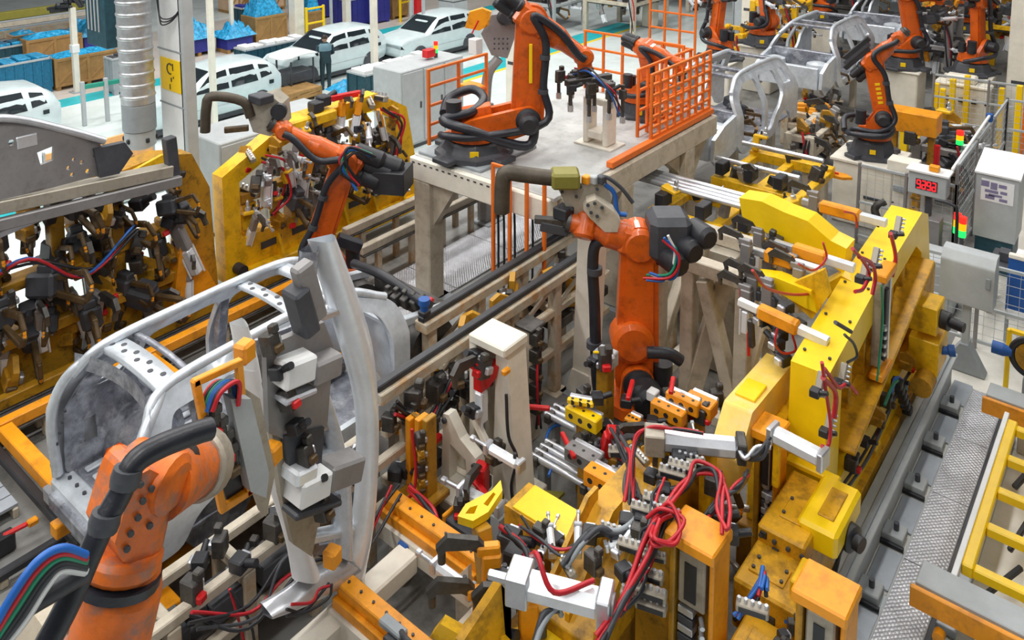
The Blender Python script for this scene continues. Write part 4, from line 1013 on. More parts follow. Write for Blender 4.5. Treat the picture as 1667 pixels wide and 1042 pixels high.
part(MB().lathe(GV(1035, 545, B4) + V(0, -.1, 0), V(.5, -.6, 0), [(.26, -.15), (.26, .12), (.2, .16)], 18), 'balance_boss', 'robot_orange', rb)
part(MB().lathe(GV(1052, 612, B4) + V(.15, -.3, 0), V(.6, -.5, 0), [(.2, 0), (.2, .2), (.14, .26)], 14), 'axis_motor_cover', 'black', rb)
part(MB().box(GV(1055, 597, B4) + V(.35, -.5, .05), (.12, .12, .12)), 'white_connector', 'white_paint', rb)
t = thing('weld_gun', 'beige bolted weld gun with a long bent brown arm, left of the middle robot', 'weld gun', T4)
part(MB().prism3([GV(x, y, T4) for x, y in ((908, 305), (930, 298), (985, 300), (995, 330), (985, 360), (960, 388), (932, 388), (925, 345))], V(-.12, .22, 0)), 'gun_plate', 'gun_plate', t)
part(MB().prism3([GV(x, y, T4 + V(.12, -.15, 0)) for x, y in ((955, 330), (970, 325), (1000, 345), (1010, 360), (1005, 378), (985, 378), (960, 355), (950, 342))], V(-.12, .16, 0)), 'flange_plate', 'beige', t)
bolts(t, [GV(x, y, T4 + V(.14, -.17, 0)) for x, y in ((957, 334), (968, 331), (962, 346), (972, 352), (980, 338))], V(.6, -.7, .2), .022)
bolts(t, [GV(x, y, T4 + V(.02, -.03, 0)) for x, y in ((915, 312), (930, 306), (945, 304), (938, 320), (930, 340), (972, 308), (940, 372), (955, 380))], V(.6, -.7, .2), .022)
part(MB().tube([GV(940, 292, T4), GV(900, 290, T4), GV(850, 284, T4), GV(824, 282, T4), GV(818, 300, T4), GV(817, 345, T4)], .10, 8, 4), 'electrode_arm', 'dark_bracket', t)
part(MB().box(GV(920, 290, T4), (.34, .3, .2), .7, .03), 'arm_clamp', 'olive', t)
part(MB().beam(GV(930, 362, T4), GV(870, 357, T4), .1, .08), 'lower_electrode', 'dark_metal', t); part(MB().beam(GV(880, 366, T4), GV(925, 375, T4), .12, .12), 'cylinder_body', 'charcoal', t)
part(MB().box(GV(918, 345, T4), (.2, .2, .14)), 'dark_block', 'black', t)
hose(t, [GV(985, 300, T4), GV(1000, 315, T4), GV(1005, 345, T4), GV(1020, 350, T4)], .03, 'blue_hose'); hose(t, [GV(965, 295, T4), GV(985, 288, T4), GV(1010, 305, T4), GV(1030, 330, T4)], .025, 'charcoal')
for k in range(3): part(MB().box(GV(955 + 12 * k, 292, T4), (.1, .1, .1)), 'fitting', ('amber', 'grey_light', 'charcoal')[k], t)

# ------------------------------------------------------------------ beige lattice of the line with black slide rails
t = thing('line_lattice', 'beige lattice truss with two black slide rails along the line', 'truss', (-6.45, 7.5, 0))
RZ = 1.7
for x in (-6.68, -6.13):
    ys = 6.55 if x < -6.5 else 5.35
    part(MB().span(x - .05, x + .05, ys, 9.9, RZ - .03, RZ + .04), 'slide_rail', 'black', t)
    part(MB().span(x - .10, x + .10, ys, 9.9, RZ - .16, RZ - .03), 'chord', 'beige_rust', t)
    for z in (1.15, .6): part(MB().span(x - .05, x + .05, ys + .1, 9.8, z - .05, z + .05), 'chord', 'beige_rust', t)
    for y in [q for q in (5.8, 6.7, 7.6, 8.5, 9.4) if q > ys]:
        part(MB().span(x - .07, x + .07, y - .07, y + .07, .03, RZ - .16), 'post', 'beige_rust', t)
        part(MB().span(x - .14, x + .14, y - .14, y + .14, 0, .03, .004), 'foot_plate', 'beige', t)
    for y in [q for q in (5.87, 6.77, 7.67, 8.57) if q > ys]: part(MB().beam((x, y, 1.2), (x, y + .78, 1.5), .05, .05), 'brace', 'beige_rust', t)
for y in (6.7, 7.6, 8.5, 9.4):
    part(MB().span(-6.61, -6.2, y - .05, y + .05, 1.1, 1.2), 'crossbar', 'beige_rust', t); part(MB().span(-6.61, -6.2, y - .05, y + .05, .5, .6), 'crossbar', 'beige', t)
    part(MB().beam((-6.6, y, .6), (-6.2, y, 1.1), .04, .05, (0, 1, 0)), 'brace', 'beige_rust', t)
for k in range(4): part(MB().span(-6.6, -6.2, 6.85 + .9 * k, 7.25 + .9 * k, .72, .86), 'cable_tray', 'dark_metal', t)
c0 = V(-5.75, 8.75, 0)
t = thing('support_column', 'tapered cream column left of the middle robot', 'column', c0)
part(MB().prism([(-.17, .35), (-.11, 2.22), (.19, 2.22), (.11, .35)], c0, (1, 0, 0), (0, 0, 1), .24), 'shaft', 'cream', t)
part(MB().prism([(-.26, .03), (-.17, .35), (.11, .35), (.2, .03)], c0, (1, 0, 0), (0, 0, 1), .3), 'flared_foot', 'cream', t); part(MB().box(c0 + V(0, 0, .015), (.6, .5, .03)), 'foot_plate', 'grey_paint', t)
g = c0 + V(-1.55, 1.4, 0)
t = thing('steel_post', 'dark grey square post under the platform opening', 'post', g); part(MB().box(g + V(0, 0, 1.0), (.26, .26, 1.98)), 'shaft', 'grey_paint', t); part(MB().box(g + V(0, 0, .01), (.45, .45, .02)), 'foot_plate', 'charcoal', t)
# beige support frames behind the middle robot
t = thing('support_frame', 'beige braced steel frame behind the middle robot', 'frame', (-4.6, 9.9, 0))
X0, X1, Y0, Y1, H_ = -5.15, -3.95, 9.55, 10.5, 1.95
for (x, y) in ((X0, Y0), (X1, Y0), (X0, Y1), (X1, Y1), (-4.7, Y0)):
    part(MB().span(x - .09, x + .09, y - .09, y + .09, .03, H_ - .18), 'leg', 'beige', t)
for y in (Y0, Y1): part(MB().span(X0 - .12, X1 + .12, y - .1, y + .1, H_ - .18, H_), 'top_beam', 'beige', t)
for x in (X0, X1): part(MB().span(x - .1, x + .1, Y0 + .1, Y1 - .1, H_ - .2, H_ - .02), 'top_beam', 'beige', t); part(MB().span(x - .09, x + .09, Y0 - .2, Y1 + .1, .0, .14), 'foot_beam', 'cream', t)
part(MB().span(X0, X1, Y0 - .36, Y0 - .2, 0, .14), 'foot_beam', 'cream', t); part(MB().span(X0, X1, Y1 + .1, Y1 + .25, 0, .14), 'foot_beam', 'beige', t)
part(MB().beam((-4.62, Y0, .1), (-4.3, Y0 + .2, H_ - .2), .2, .22), 'diagonal', 'beige', t); part(MB().beam((-4.05, Y0, .2), (-4.5, Y0, H_ - .25), .16, .2, (0, 1, 0)), 'diagonal', 'beige', t)
part(MB().beam((X0, Y0 - .1, .3), (X0, Y1, 1.6), .14, .16), 'diagonal', 'beige', t); part(MB().beam((X1, Y0, .25), (X1, Y1, 1.5), .14, .16), 'diagonal', 'beige', t)
part(MB().beam((X0 - .05, Y0 - .05, .1), (X0 - .05, Y0 - .25, 1.9), .12, .14), 'raking_leg', 'cream', t)
part(MB().span(-4.75, -4.35, 10.2, 10.4, .03, H_ - .18), 'web_plate', 'gun_plate', t)
t = thing('support_frame', 'lower beige trestle between lattice and braced frame', 'frame', (-5.6, 10.6, 0))
for (x, y) in ((-6.0, 10.3), (-5.35, 10.3), (-6.0, 11.3), (-5.35, 11.3)): part(MB().span(x - .07, x + .07, y - .07, y + .07, 0, 1.4), 'leg', 'beige_rust', t)
part(MB().span(-6.1, -5.25, 10.23, 10.37, 1.4, 1.52), 'top_beam', 'beige', t); part(MB().span(-6.1, -5.25, 11.23, 11.37, 1.4, 1.52), 'top_beam', 'beige', t); part(MB().beam((-6, 10.3, .4), (-5.35, 10.3, 1.2), .1, .1), 'diagonal', 'beige', t); part(MB().span(-6.0, -5.35, 10.37, 11.23, .6, .66), 'shelf', 'charcoal', t)

# yellow transfer carriages behind the middle robot
def carriage(label, x0, x1, y0, y1, z, seed, rods):
    t = thing('transfer_carriage', label, 'carriage', ((x0 + x1) / 2, (y0 + y1) / 2, z))
    for y in (y0, y1): part(MB().span(x0, x1, y - .09, y + .09, z - .14, z + .05), 'long_beam', 'yellow', t)
    for x in (x0 + .1, (x0 + x1) / 2, x1 - .1): part(MB().span(x - .08, x + .08, y0, y1, z - .16, z - .02), 'cross_beam', 'yellow', t)
    for (x, y) in ((x0 + .2, y0), (x1 - .2, y0), (x0 + .2, y1), (x1 - .2, y1)): part(MB().span(x - .09, x + .09, y - .09, y + .09, 0, z - .14), 'leg', 'beige', t)
    for (dy, dz) in rods: part(MB().cyl((x0 - (.45 if y0 < 12 else .05), y0 + dy, z + dz), (x1 - .1, y0 + dy, z + dz), .045, n=12), 'guide_rod', 'steel', t)
    for k in range(3):
        x = x0 + (x1 - x0) * (k + .3) / 3; part(MB().box((x, y0 + .05, z + .22), (.16, .3, .22)), 'rod_block', 'black', t)
    r = random.Random(seed)
    clutter(t, [V(x0 + (x1 - x0) * (k + .5) / 7, r.uniform(y0, y1), z + .08) for k in range(7)], (1, 0, 0), seed, 1.1, ('tool_block', 'pin', 'aircyl', 'clampg', 'tool_block_c'))
    return t
carriage('front yellow transfer carriage with bundled steel rods', -6.4, -4.3, 11.5, 12.6, 1.45, 21, ((.25, .35), (.38, .35), (.51, .35), (.64, .36)))
carriage('rear yellow transfer carriage with a single steel tube', -6.3, -4.7, 13.6, 15.3, 1.35, 22, ((.2, .3), (1.4, .25)))
# ------------------------------------------------------------------ unpainted car body on the line
CX = -7.58
def hw(z):
    return .93 if z < 1.62 else .93 - .35 * ((z - 1.62) / .68) ** 1.15
def body_side(b, cx, s, y0, holes, outer, dz=0.0, th=.07, step=.16, flip=1):
    b.sheet(outer, holes, lambda u, v, w: V(cx + s * (hw(v) - w - .03 * max(0, .95 - v) * 3), y0 + flip * u, v + dz), th, step)
    return b
def rnd(poly, r=.07, n=3):
    out = []
    for i in range(len(poly)):
        p, a, c = Vector(poly[i]), Vector(poly[i - 1]), Vector(poly[(i + 1) % len(poly)])
        q = min(r, (a - p).length * .45, (c - p).length * .45); A = p + (a - p).normalized() * q; C = p + (c - p).normalized() * q
        for k in range(n + 1):
            t_ = k / n; out.append(tuple(A * (1 - t_) ** 2 + p * 2 * t_ * (1 - t_) + C * t_ ** 2))
    return out
SIDE = rnd([(3.12, .92), (3.10, 1.72), (3.24, 2.0), (3.52, 2.27), (4.4, 2.31), (5.62, 2.29), (6.28, 2.02), (6.36, 1.75), (6.34, 1.02), (6.05, .82), (4.6, .80), (4.35, .86), (4.2, 1.12), (3.95, 1.26), (3.65, 1.16), (3.48, .92)], .1)
HOLES = [rnd([(5.02, 1.02), (5.02, 2.16), (5.58, 2.17), (6.02, 1.98), (6.10, 1.72), (6.10, 1.2), (5.9, 1.0)], .12), rnd([(4.15, 1.42), (3.98, 1.7), (4.05, 2.14), (4.86, 2.17), (4.86, 1.0), (4.62, 1.0), (4.42, 1.25)], .1), rnd([(3.42, 1.78), (3.58, 2.10), (3.86, 2.11), (3.82, 1.8)], .06)]
t = thing('car_body', 'bare galvanised car body shell on the line, rear hatch open to the left', 'car', (CX, 4.7, .8))
for s in (1, -1):
    part(body_side(MB(), CX, s, 0, HOLES, SIDE), 'side_frame', 'body_steel', t)
    # inner side skin with its own openings
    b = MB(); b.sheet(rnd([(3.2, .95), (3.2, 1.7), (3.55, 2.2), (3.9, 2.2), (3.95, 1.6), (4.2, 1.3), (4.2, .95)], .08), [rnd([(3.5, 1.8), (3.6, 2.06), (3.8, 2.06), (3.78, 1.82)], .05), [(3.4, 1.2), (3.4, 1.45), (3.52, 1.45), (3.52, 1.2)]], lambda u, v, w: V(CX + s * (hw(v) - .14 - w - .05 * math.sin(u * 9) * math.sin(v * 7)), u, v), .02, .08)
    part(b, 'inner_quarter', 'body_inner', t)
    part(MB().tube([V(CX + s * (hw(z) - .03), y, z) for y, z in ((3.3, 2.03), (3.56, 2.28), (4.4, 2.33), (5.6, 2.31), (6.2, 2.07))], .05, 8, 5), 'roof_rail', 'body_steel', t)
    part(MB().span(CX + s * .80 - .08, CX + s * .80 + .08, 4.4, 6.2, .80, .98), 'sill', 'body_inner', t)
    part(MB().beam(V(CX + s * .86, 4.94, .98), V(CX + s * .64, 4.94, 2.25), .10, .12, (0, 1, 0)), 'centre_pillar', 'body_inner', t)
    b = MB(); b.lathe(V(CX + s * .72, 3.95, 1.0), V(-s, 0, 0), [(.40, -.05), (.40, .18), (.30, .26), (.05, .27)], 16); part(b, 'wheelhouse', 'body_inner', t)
    part(MB().tube([V(CX + s * .80, 3.13, 1.0), V(CX + s * .83, 3.12, 1.6), V(CX + s * .74, 3.25, 2.0), V(CX + s * .56, 3.55, 2.25)], .055, 8, 5), 'hatch_pillar', 'body_steel', t)
    hb = [V(CX + s * (.84 - .03 * i), 3.10 + .02 * i, 1.1 + .12 * i) for i in range(6)]
    bolts(t, hb, V(0, -1, 0), .018)
def bow(y, z, w, h, bulge, name, m='body_steel', holes=True):
    p = part(MB().grid([[V(CX + .60 * u, y + dy, z + bulge * (1 - u * u) + dz) for u in [k / 6 - 1 for k in range(13)]] for dy, dz in ((-w / 2, -h), (-w / 2, 0), (w / 2, 0), (w / 2, -h), (-w / 2, -h))]), name, m, t)
    if holes:
        me = TM.get('bow_hole') or tmpl('bow_hole', MB().cyl((0, 0, -.002), (0, 0, .004), .03, n=8), 'charcoal')
        for k in range(9): u = -.85 + k * .21; inst(me, 'hole', p, Matrix.Translation(V(CX + .6 * u, y + (.03 if k % 2 else -.03), z + bulge * (1 - u * u)) - org_of(p)))
    return p
bow(3.64, 2.26, .22, .07, .05, 'rear_header'); bow(3.86, 2.27, .05, .04, .05, 'rear_header_flange', 'body_inner', False)
bow(5.10, 2.29, .13, .05, .05, 'roof_bow'); bow(5.66, 2.27, .16, .07, .04, 'front_header', holes=False)
# hatch-opening inner pressings, floor with ribs, sill
part(MB().grid([[V(CX + x, 3.5 - .28 * abs(x) ** 2 - .25 * (2.2 - z) * .35, z) for x in [k / 6 * .75 - .75 for k in range(13)]] for z in (2.22, 2.12, 2.06)]), 'hatch_header_inner', 'body_inner', t)
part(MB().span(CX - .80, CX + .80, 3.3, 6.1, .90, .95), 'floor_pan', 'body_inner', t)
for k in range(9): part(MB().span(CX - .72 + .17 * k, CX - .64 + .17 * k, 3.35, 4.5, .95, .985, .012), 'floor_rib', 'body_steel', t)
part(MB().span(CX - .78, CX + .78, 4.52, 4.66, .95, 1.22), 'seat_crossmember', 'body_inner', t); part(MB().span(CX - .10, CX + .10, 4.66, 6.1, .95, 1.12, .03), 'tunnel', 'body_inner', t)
part(MB().span(CX - .88, CX + .78, 3.08, 3.30, .80, .96, .03), 'rear_sill', 'body_steel', t); part(MB().span(CX - .80, CX + .70, 3.02, 3.10, .70, .86, .02), 'rear_bumper_beam', 'body_inner', t)
bolts(t, [V(CX - .7 + .16 * k, 3.2, .965) for k in range(9)], ZUP, .02)
part(MB().grid([[V(CX + x, 6.22 + .08 * math.cos(x * 4) + .1 * (1.8 - z), z) for x in [k / 6 * .8 - .8 for k in range(13)]] for z in (.95, 1.15, 1.35, 1.55, 1.75)]), 'firewall', 'body_steel', t)
part(MB().span(CX - .78, CX + .78, 6.15, 6.4, 1.72, 1.82, .03), 'cowl', 'body_steel', t)
for s in (-1, 1):
    part(MB().span(CX + s * .5 - .07, CX + s * .5 + .07, 6.3, 7.3, 1.0, 1.16), 'front_rail', 'body_inner', t)
    b = MB(); b.lathe(V(CX + s * .52, 6.85, 1.15), V(s, 0, 0), [(.10, 0), (.36, .02), (.38, .10), (.38, .28)], 16); part(b, 'strut_tower', 'dark_metal', t)
    part(MB().beam(V(CX + s * .72, 6.35, 1.68), V(CX + s * .70, 7.2, 1.52), .09, .10), 'fender_rail', 'body_steel', t)
part(MB().span(CX - .65, CX + .65, 7.2, 7.32, 1.2, 1.5), 'radiator_panel', 'dark_metal', t)
part(MB().tube([V(CX - .7, 6.9, 1.75), V(CX, 6.8, 1.85), V(CX + .75, 6.75, 1.78)], .06, 8), 'cross_tube', 'black', t)
for k in range(5): block(t, V(CX + .25 + .12 * k, 6.62 + .05 * k, 1.72), (0, 1, .2 * k), s=.8)
part(MB().box(V(CX + .1, 3.3, 1.25), (.04, .05, .05)), 'orange_plug', 'amber', t)

# ------------------------------------------------------------------ line conveyor: amber skid beams and rails
t = thing('skid_carrier', 'amber skid with cross beams under the bare car body', 'skid', (CX, 4.5, 0))
part(MB().span(-10.44, -6.52, 3.28, 3.44, .30, .46), 'cross_beam', 'amber', t); part(MB().span(-10.44, -6.52, 5.05, 5.22, .30, .46), 'cross_beam', 'amber', t); part(MB().span(-9.6, -6.8, 6.3, 6.45, .30, .46), 'cross_beam', 'amber', t)
for x in (-8.25, -6.95):
    part(MB().span(x - .07, x + .07, 3.0, 7.2, .46, .60), 'runner', 'amber', t)
    for y in (3.35, 5.13, 6.38): part(MB().span(x - .06, x + .06, y - .06, y + .06, .60, .80), 'support_pad', 'dark_metal', t)
    for y in (3.35, 6.38): part(MB().span(x - .07, x + .07, y - .07, y + .07, 0, .30), 'foot', 'beige', t)
part(MB().span(-9.0, -8.6, 3.20, 3.27, .34, .50), 'zinc_plate', 'steel', t); part(MB().span(-8.35, -7.85, 3.20, 3.27, .30, .46), 'zinc_plate', 'steel', t)
part(MB().span(-10.44, -6.52, 3.18, 3.27, .20, .30), 'black_edge', 'black', t)
def siderail(label, x, w, z, y0, y1, m):
    t = thing('conveyor_rail', label, 'rail', (x, (y0 + y1) / 2, 0))
    part(MB().span(x - w / 2, x + w / 2, y0, y1, z - .14, z), 'rail', m, t); part(MB().span(x - w / 2 - .03, x + w / 2 + .03, y0, y1, z - .17, z - .14, .004), 'flange', 'dark_metal', t)
    n = 5
    for k in range(n): yy = y0 + (y1 - y0) * (k + .5) / n; part(MB().span(x - .05, x + .05, yy - .05, yy + .05, 0, z - .17), 'leg', 'beige_rust', t)
siderail('amber conveyor rail nearest the bare car body', -10.55, .14, .46, 2.0, 8.2, 'amber')
siderail('dark conveyor rail between the amber rails', -10.78, .10, .36, 2.0, 8.2, 'charcoal')
siderail('brown-yellow conveyor rail beside the dark gate', -11.02, .14, .46, 2.0, 8.2, 'yellow_dirty')
siderail('beige rail frame under the left welding robot', -10.15, .12, .75, 8.6, 12.5, 'beige')
siderail('second beige rail frame beside the tread plates', -10.55, .12, .95, 8.6, 12.5, 'beige')
siderail('short amber rail at the left edge of the picture', -9.75, .14, .5, 1.2, 2.9, 'yellow')
# grey plates and clutter at the lower left
t = thing('grey_step', 'grey ribbed step plate at the lower left corner', 'step', (-9.5, 2.7, 0))
for k in range(5): part(MB().span(-10.4 + .2 * k, -10.22 + .2 * k, 2.1, 3.1, .12, .16, .004), 'step_slat', 'plate_grey', t)
part(MB().span(-10.45, -9.4, 2.08, 2.14, 0, .12), 'bearer', 'beige', t); part(MB().span(-10.45, -9.4, 3.04, 3.1, 0, .12), 'bearer', 'beige', t)
t = thing('black_rail', 'black rail running past the lower left robot arm', 'rail', (-8.3, 2.9, 0)); part(MB().span(-8.62, -8.52, 1.2, 5.0, .10, .18), 'rail', 'black', t)
for y in (1.6, 2.6, 3.6, 4.6): part(MB().span(-8.61, -8.53, y, y + .08, .006, .10), 'post', 'beige_rust', t)
t = thing('limit_switch', 'small dark switch block with red lever on the white floor at left', 'switch', (-9.0, 2.8, 0))
part(MB().box((-9.0, 2.75, .12), (.12, .3, .2)), 'housing', 'black', t); part(MB().beam((-9.0, 2.8, .2), (-8.9, 3.0, .26), .05, .04), 'lever', 'red', t); part(MB().box((-8.9, 3.05, .25), (.08, .1, .06)), 'roller', 'amber', t)
t = thing('valve_stand', 'cream valve stand with red knob at the left edge', 'valve stand', (-9.25, 2.55, 0))
part(MB().box((-9.25, 2.55, .25), (.22, .3, .5)), 'stand', 'cream', t); part(MB().cyl((-9.2, 2.5, .5), (-9.2, 2.5, .6), .05), 'knob', 'red', t); valves(t, (-9.12, 2.6, .4), (0, 1, 0)); block(t, (-9.2, 2.7, .56), (1, 0, 0))

# ------------------------------------------------------------------ lower lattice and brackets under the near side of the body
t = thing('lower_lattice', 'low beige lattice with red hoses below the hanging side panel', 'truss', (-6.1, 4, 0))
for x in (-6.40, -5.98):
    for z in (1.0, .5): part(MB().span(x - .05, x + .05, 2.2, 5.6, z - .05, z + .05), 'chord', 'beige', t)
    for y in (2.3, 3.0, 3.7, 4.4, 5.1): part(MB().span(x - .06, x + .06, y - .06, y + .06, .0, .95), 'post', 'beige_rust', t)
for y in (2.3, 3.0, 3.7, 4.4, 5.1): part(MB().span(-6.35, -6.03, y - .05, y + .05, .88, .98), 'crossbar', 'beige', t)
for k in range(4): part(MB().span(-6.36, -6.02, 2.45 + .7 * k, 2.9 + .7 * k, .55, .60), 'tray', 'dark_metal', t)
for k in range(6): part(MB().box((-6.1, 2.5 + .5 * k, .75), (.3, .3, .2)), 'dark_unit', RND.choice(['black', 'oily_brown', 'charcoal']), t)
for k, y in enumerate((3.2, 3.6, 4.0, 4.5, 4.9)): block(t, (-6.0 + .08 * (k % 2), y, 1.12), (1, .3, 0), s=1.0, kind=('tool_block', 'tool_block_c')[k % 2])
bundle(t, [V(-5.75, 3.0, 1.1), V(-5.65, 3.5, .8), V(-5.7, 4.0, 1.0), V(-5.6, 4.6, .7), V(-5.7, 5.2, .9)], ['red_hose', 'black', 'black', 'charcoal'], .015, .09, 17)
bundle(t, [V(-5.75, 3.4, 1.1), V(-5.7, 3.5, .6), V(-5.72, 3.55, .2)], ['red_hose', 'black'], .012, .08, 18)
t = thing('oily_machine', 'oil-stained cream machine base right of the lower left robot arm', 'machine base', (-6.5, 2.6, 0))
part(MB().prism([(-.35, 0), (-.35, .8), (-.1, 1.2), (.3, 1.2), (.35, 0)], (-6.75, 2.35, .0), (0, 1, 0), (0, 0, 1), .5), 'casting', 'beige_rust', t); bolts(t, [V(-6.5, 2.1 + .1 * k, .3 + .1 * k) for k in range(6)], V(1, 0, 0))
part(MB().span(-6.5, -6.44, 2.3, 2.4, .1, 1.1), 'pipe', 'steel', t)

# ------------------------------------------------------------------ near left robot arm
XR = -4.4
E1 = GX(150, 1150, XR); W1 = GX(246, 775, XR); T1 = GX(335, 735, XR - .25)
S1 = E1 + V(.3, -.55, -1.25); B1 = V(S1.x - .2, S1.y - .2, .0)
rb = robot('large worn orange robot arm reaching in from the lower left corner', B1, S1, E1, W1, T1, 1.22, 'robot_orange_worn', hoses=False)
d1 = (W1 - E1).normalized()
part(MB().prism3([GX(x, y, XR + .16) for x, y in ((200, 915), (187, 885), (208, 812), (222, 776), (244, 764), (264, 774), (270, 808), (246, 890), (238, 922))], V(-.34, .0, 0)), 'wrist_housing', 'robot_orange_worn', rb, bev=.05)
part(MB().lathe(GX(190, 945, XR), d1, [(.235, 0), (.235, .05)], 22), 'hose_ring', 'black_rubber', rb)
part(MB().lathe(GX(194, 925, XR), d1, [(.20, 0), (.22, .03), (.22, .09), (.20, .12)], 22), 'bolted_collar', 'robot_orange_worn', rb)
bolts(rb, [GX(x, y, XR + .17) for x, y in ((228, 788), (232, 815), (224, 842), (246, 795), (212, 868), (206, 893), (254, 818), (243, 855), (258, 790))], V(1, 0, 0), .018)
part(MB().cyl(GX(258, 790, XR), GX(318, 760, XR - .2), .20, .17, 20), 'hand', 'robot_orange_worn', rb)
part(MB().lathe(GX(316, 760, XR - .2), (T1 - W1), [(.19, 0), (.21, .02), (.21, .12), (.18, .14)], 20), 'tool_changer', 'gun_plate', rb)
hose(rb, [GX(x, y, XR + .30) for x, y in ((70, 1060), (110, 985), (145, 905), (170, 850), (195, 805), (218, 755), (258, 728), (315, 706), (342, 698))], .062, 'black_rubber', 'dress_hose', 12)
for (x, y) in ((170, 850), (205, 778)): part(MB().lathe(GX(x, y, XR + .30), d1, [(.074, -.04), (.08, 0), (.074, .05)], 14), 'hose_clip', 'charcoal', rb)
for k, m in enumerate(('blue_hose', 'red_hose', 'green_hose', 'black', 'charcoal', 'white_paint')):
    hose(rb, [GX(x, y, XR + .4) for x, y in ((-20 + 3 * k, 1040 + 5 * k), (20 + 4 * k, 970 + 8 * k), (60 + 3 * k, 915 + 8 * k), (100, 893 + 7 * k), (140, 905 + 5 * k))], .022, m, 'cable')
hose(rb, [GX(x, y, XR + .35) for x, y in ((-20, 1075), (30, 1000), (90, 960), (140, 930))], .05, 'charcoal', 'cable_sleeve')

# ------------------------------------------------------------------ side panel and the gripper that holds it
XS = -5.45
t = thing('body_side_panel', 'silver car side panel held upright by the near robot', 'car panel', GX(560, 700, XS))
def strip(name, outer, inner, m, x=XS, th=.10, bulge=.12):
    """band between two edges given as photo points on the plane of the panel"""
    A = [GX(*p, x) for p in outer]; C = [GX(*p, x) for p in inner]
    def rs(P, n=18):
        out = []; Q = [P[0] * 2 - P[1]] + P + [P[-1] * 2 - P[-2]]
        for i in range(n + 1):
            q = i / n * (len(P) - 1); j = min(int(q), len(P) - 2); f = q - j; p0, p1, p2, p3 = Q[j:j + 4]
            out.append(.5 * (2 * p1 + (p2 - p0) * f + (2 * p0 - 5 * p1 + 4 * p2 - p3) * f * f + (3 * p1 - p0 - 3 * p2 + p3) * f ** 3))
        return out
    A, C = rs(A), rs(C); rows = []
    for k in range(9):
        u = k / 8; rows.append([a.lerp(c, u) + V(bulge * math.sin(math.pi * u), 0, 0) for a, c in zip(A, C)])
    rows += [[p - V(th * .4, 0, 0) for p in rows[-1]], [p - V(th * .4, 0, 0) for p in rows[0]], rows[0]]
    b = MB(); b.grid(rows); return part(b, name, m, t)
strip('roof_rail_band', [(545, 383), (578, 470), (606, 560), (614, 650), (613, 750), (606, 850), (592, 935)], [(505, 392), (528, 470), (556, 560), (580, 650), (584, 750), (576, 850), (556, 930)], 'aluminium')
strip('sill_band', [(592, 930), (540, 965), (480, 990), (432, 1002)], [(556, 905), (510, 930), (470, 960), (428, 985)], 'steel')
strip('front_pillar_band', [(418, 590), (440, 690), (470, 790), (500, 880), (520, 930)], [(385, 600), (405, 690), (440, 790), (468, 880), (480, 945)], 'white_paint')
strip('front_tip_band', [(398, 520), (415, 570), (424, 610)], [(378, 528), (388, 580), (392, 625)], 'white_paint')
strip('centre_pillar_band', [(522, 600), (550, 690), (566, 780), (570, 900)], [(496, 612), (528, 700), (545, 790), (548, 905)], 'body_steel')
strip('rear_pillar_band', [(515, 395), (508, 470), (500, 540), (492, 600)], [(492, 410), (484, 480), (478, 550), (470, 605)], 'body_inner')
for k, (x0, y0, x1, y1) in enumerate(((470, 830, 560, 800), (480, 880, 570, 860), (455, 640, 540, 600), (440, 700, 530, 690), (470, 760, 545, 730), (500, 520, 555, 500))):
    part(MB().beam(GX(x0, y0, XS - .02), GX(x1, y1, XS - .02), .06, .14, V(1, 0, 0)), 'cross_pressing', ('body_inner', 'body_steel', 'steel')[k % 3], t)
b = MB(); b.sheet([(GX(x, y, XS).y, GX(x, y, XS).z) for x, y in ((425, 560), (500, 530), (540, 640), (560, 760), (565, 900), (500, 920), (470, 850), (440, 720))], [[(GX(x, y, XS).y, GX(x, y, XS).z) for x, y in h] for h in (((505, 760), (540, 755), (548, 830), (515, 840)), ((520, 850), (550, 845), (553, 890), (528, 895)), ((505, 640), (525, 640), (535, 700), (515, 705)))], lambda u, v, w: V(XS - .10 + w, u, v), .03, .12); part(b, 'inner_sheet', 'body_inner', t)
# gripper
XG = -5.05
t = thing('panel_gripper', 'grey gripper with white blocks and amber pads between robot hand and side panel', 'gripper', GX(420, 680, XG))
def gplate(name, pts, m, x=XG, th=.06): return part(MB().prism3([GX(a, b_, x) for a, b_ in pts], V(th, 0, 0)), name, m, t)
gplate('spine_plate', ((425, 560), (520, 520), (535, 560), (525, 690), (480, 720), (430, 700)), 'grey_plate'); gplate('lower_plate', ((435, 700), (480, 690), (490, 790), (520, 800), (500, 900), (470, 880), (450, 800)), 'gun_plate', XG - .05)
gplate('dark_plate', ((455, 705), (520, 690), (515, 760), (468, 775)), 'charcoal', XG + .02)
def gblock(x0, y0, x1, y1, m, w, h, name): return part(MB().beam(GX(x0, y0, XG + .1), GX(x1, y1, XG + .1), w, h, V(1, 0, 0), .02), name, m, t)
gblock(450, 608, 500, 588, 'white_paint', .20, .26, 'pad_block'); gblock(475, 800, 525, 775, 'white_paint', .20, .26, 'pad_block'); gblock(470, 775, 505, 758, 'aluminium', .12, .22, 'pad_block'); gblock(525, 775, 580, 755, 'grey_plate', .2, .22, 'clamp_arm'); gblock(500, 605, 545, 585, 'grey_plate', .18, .22, 'clamp_arm')
gblock(452, 650, 505, 628, 'steel', .05, .2, 'slide'); gblock(470, 835, 545, 810, 'charcoal', .05, .2, 'slide')
gblock(490, 430, 515, 520, 'grey_plate', .16, .12, 'upper_arm'); gblock(480, 470, 500, 540, 'charcoal', .14, .2, 'upper_bracket')
for (x, y) in ((398, 572), (443, 738), (541, 906)): part(MB().box(GX(x, y, XG + .1), (.12, .13, .15), .3, .02), 'amber_pad', 'amber', t)
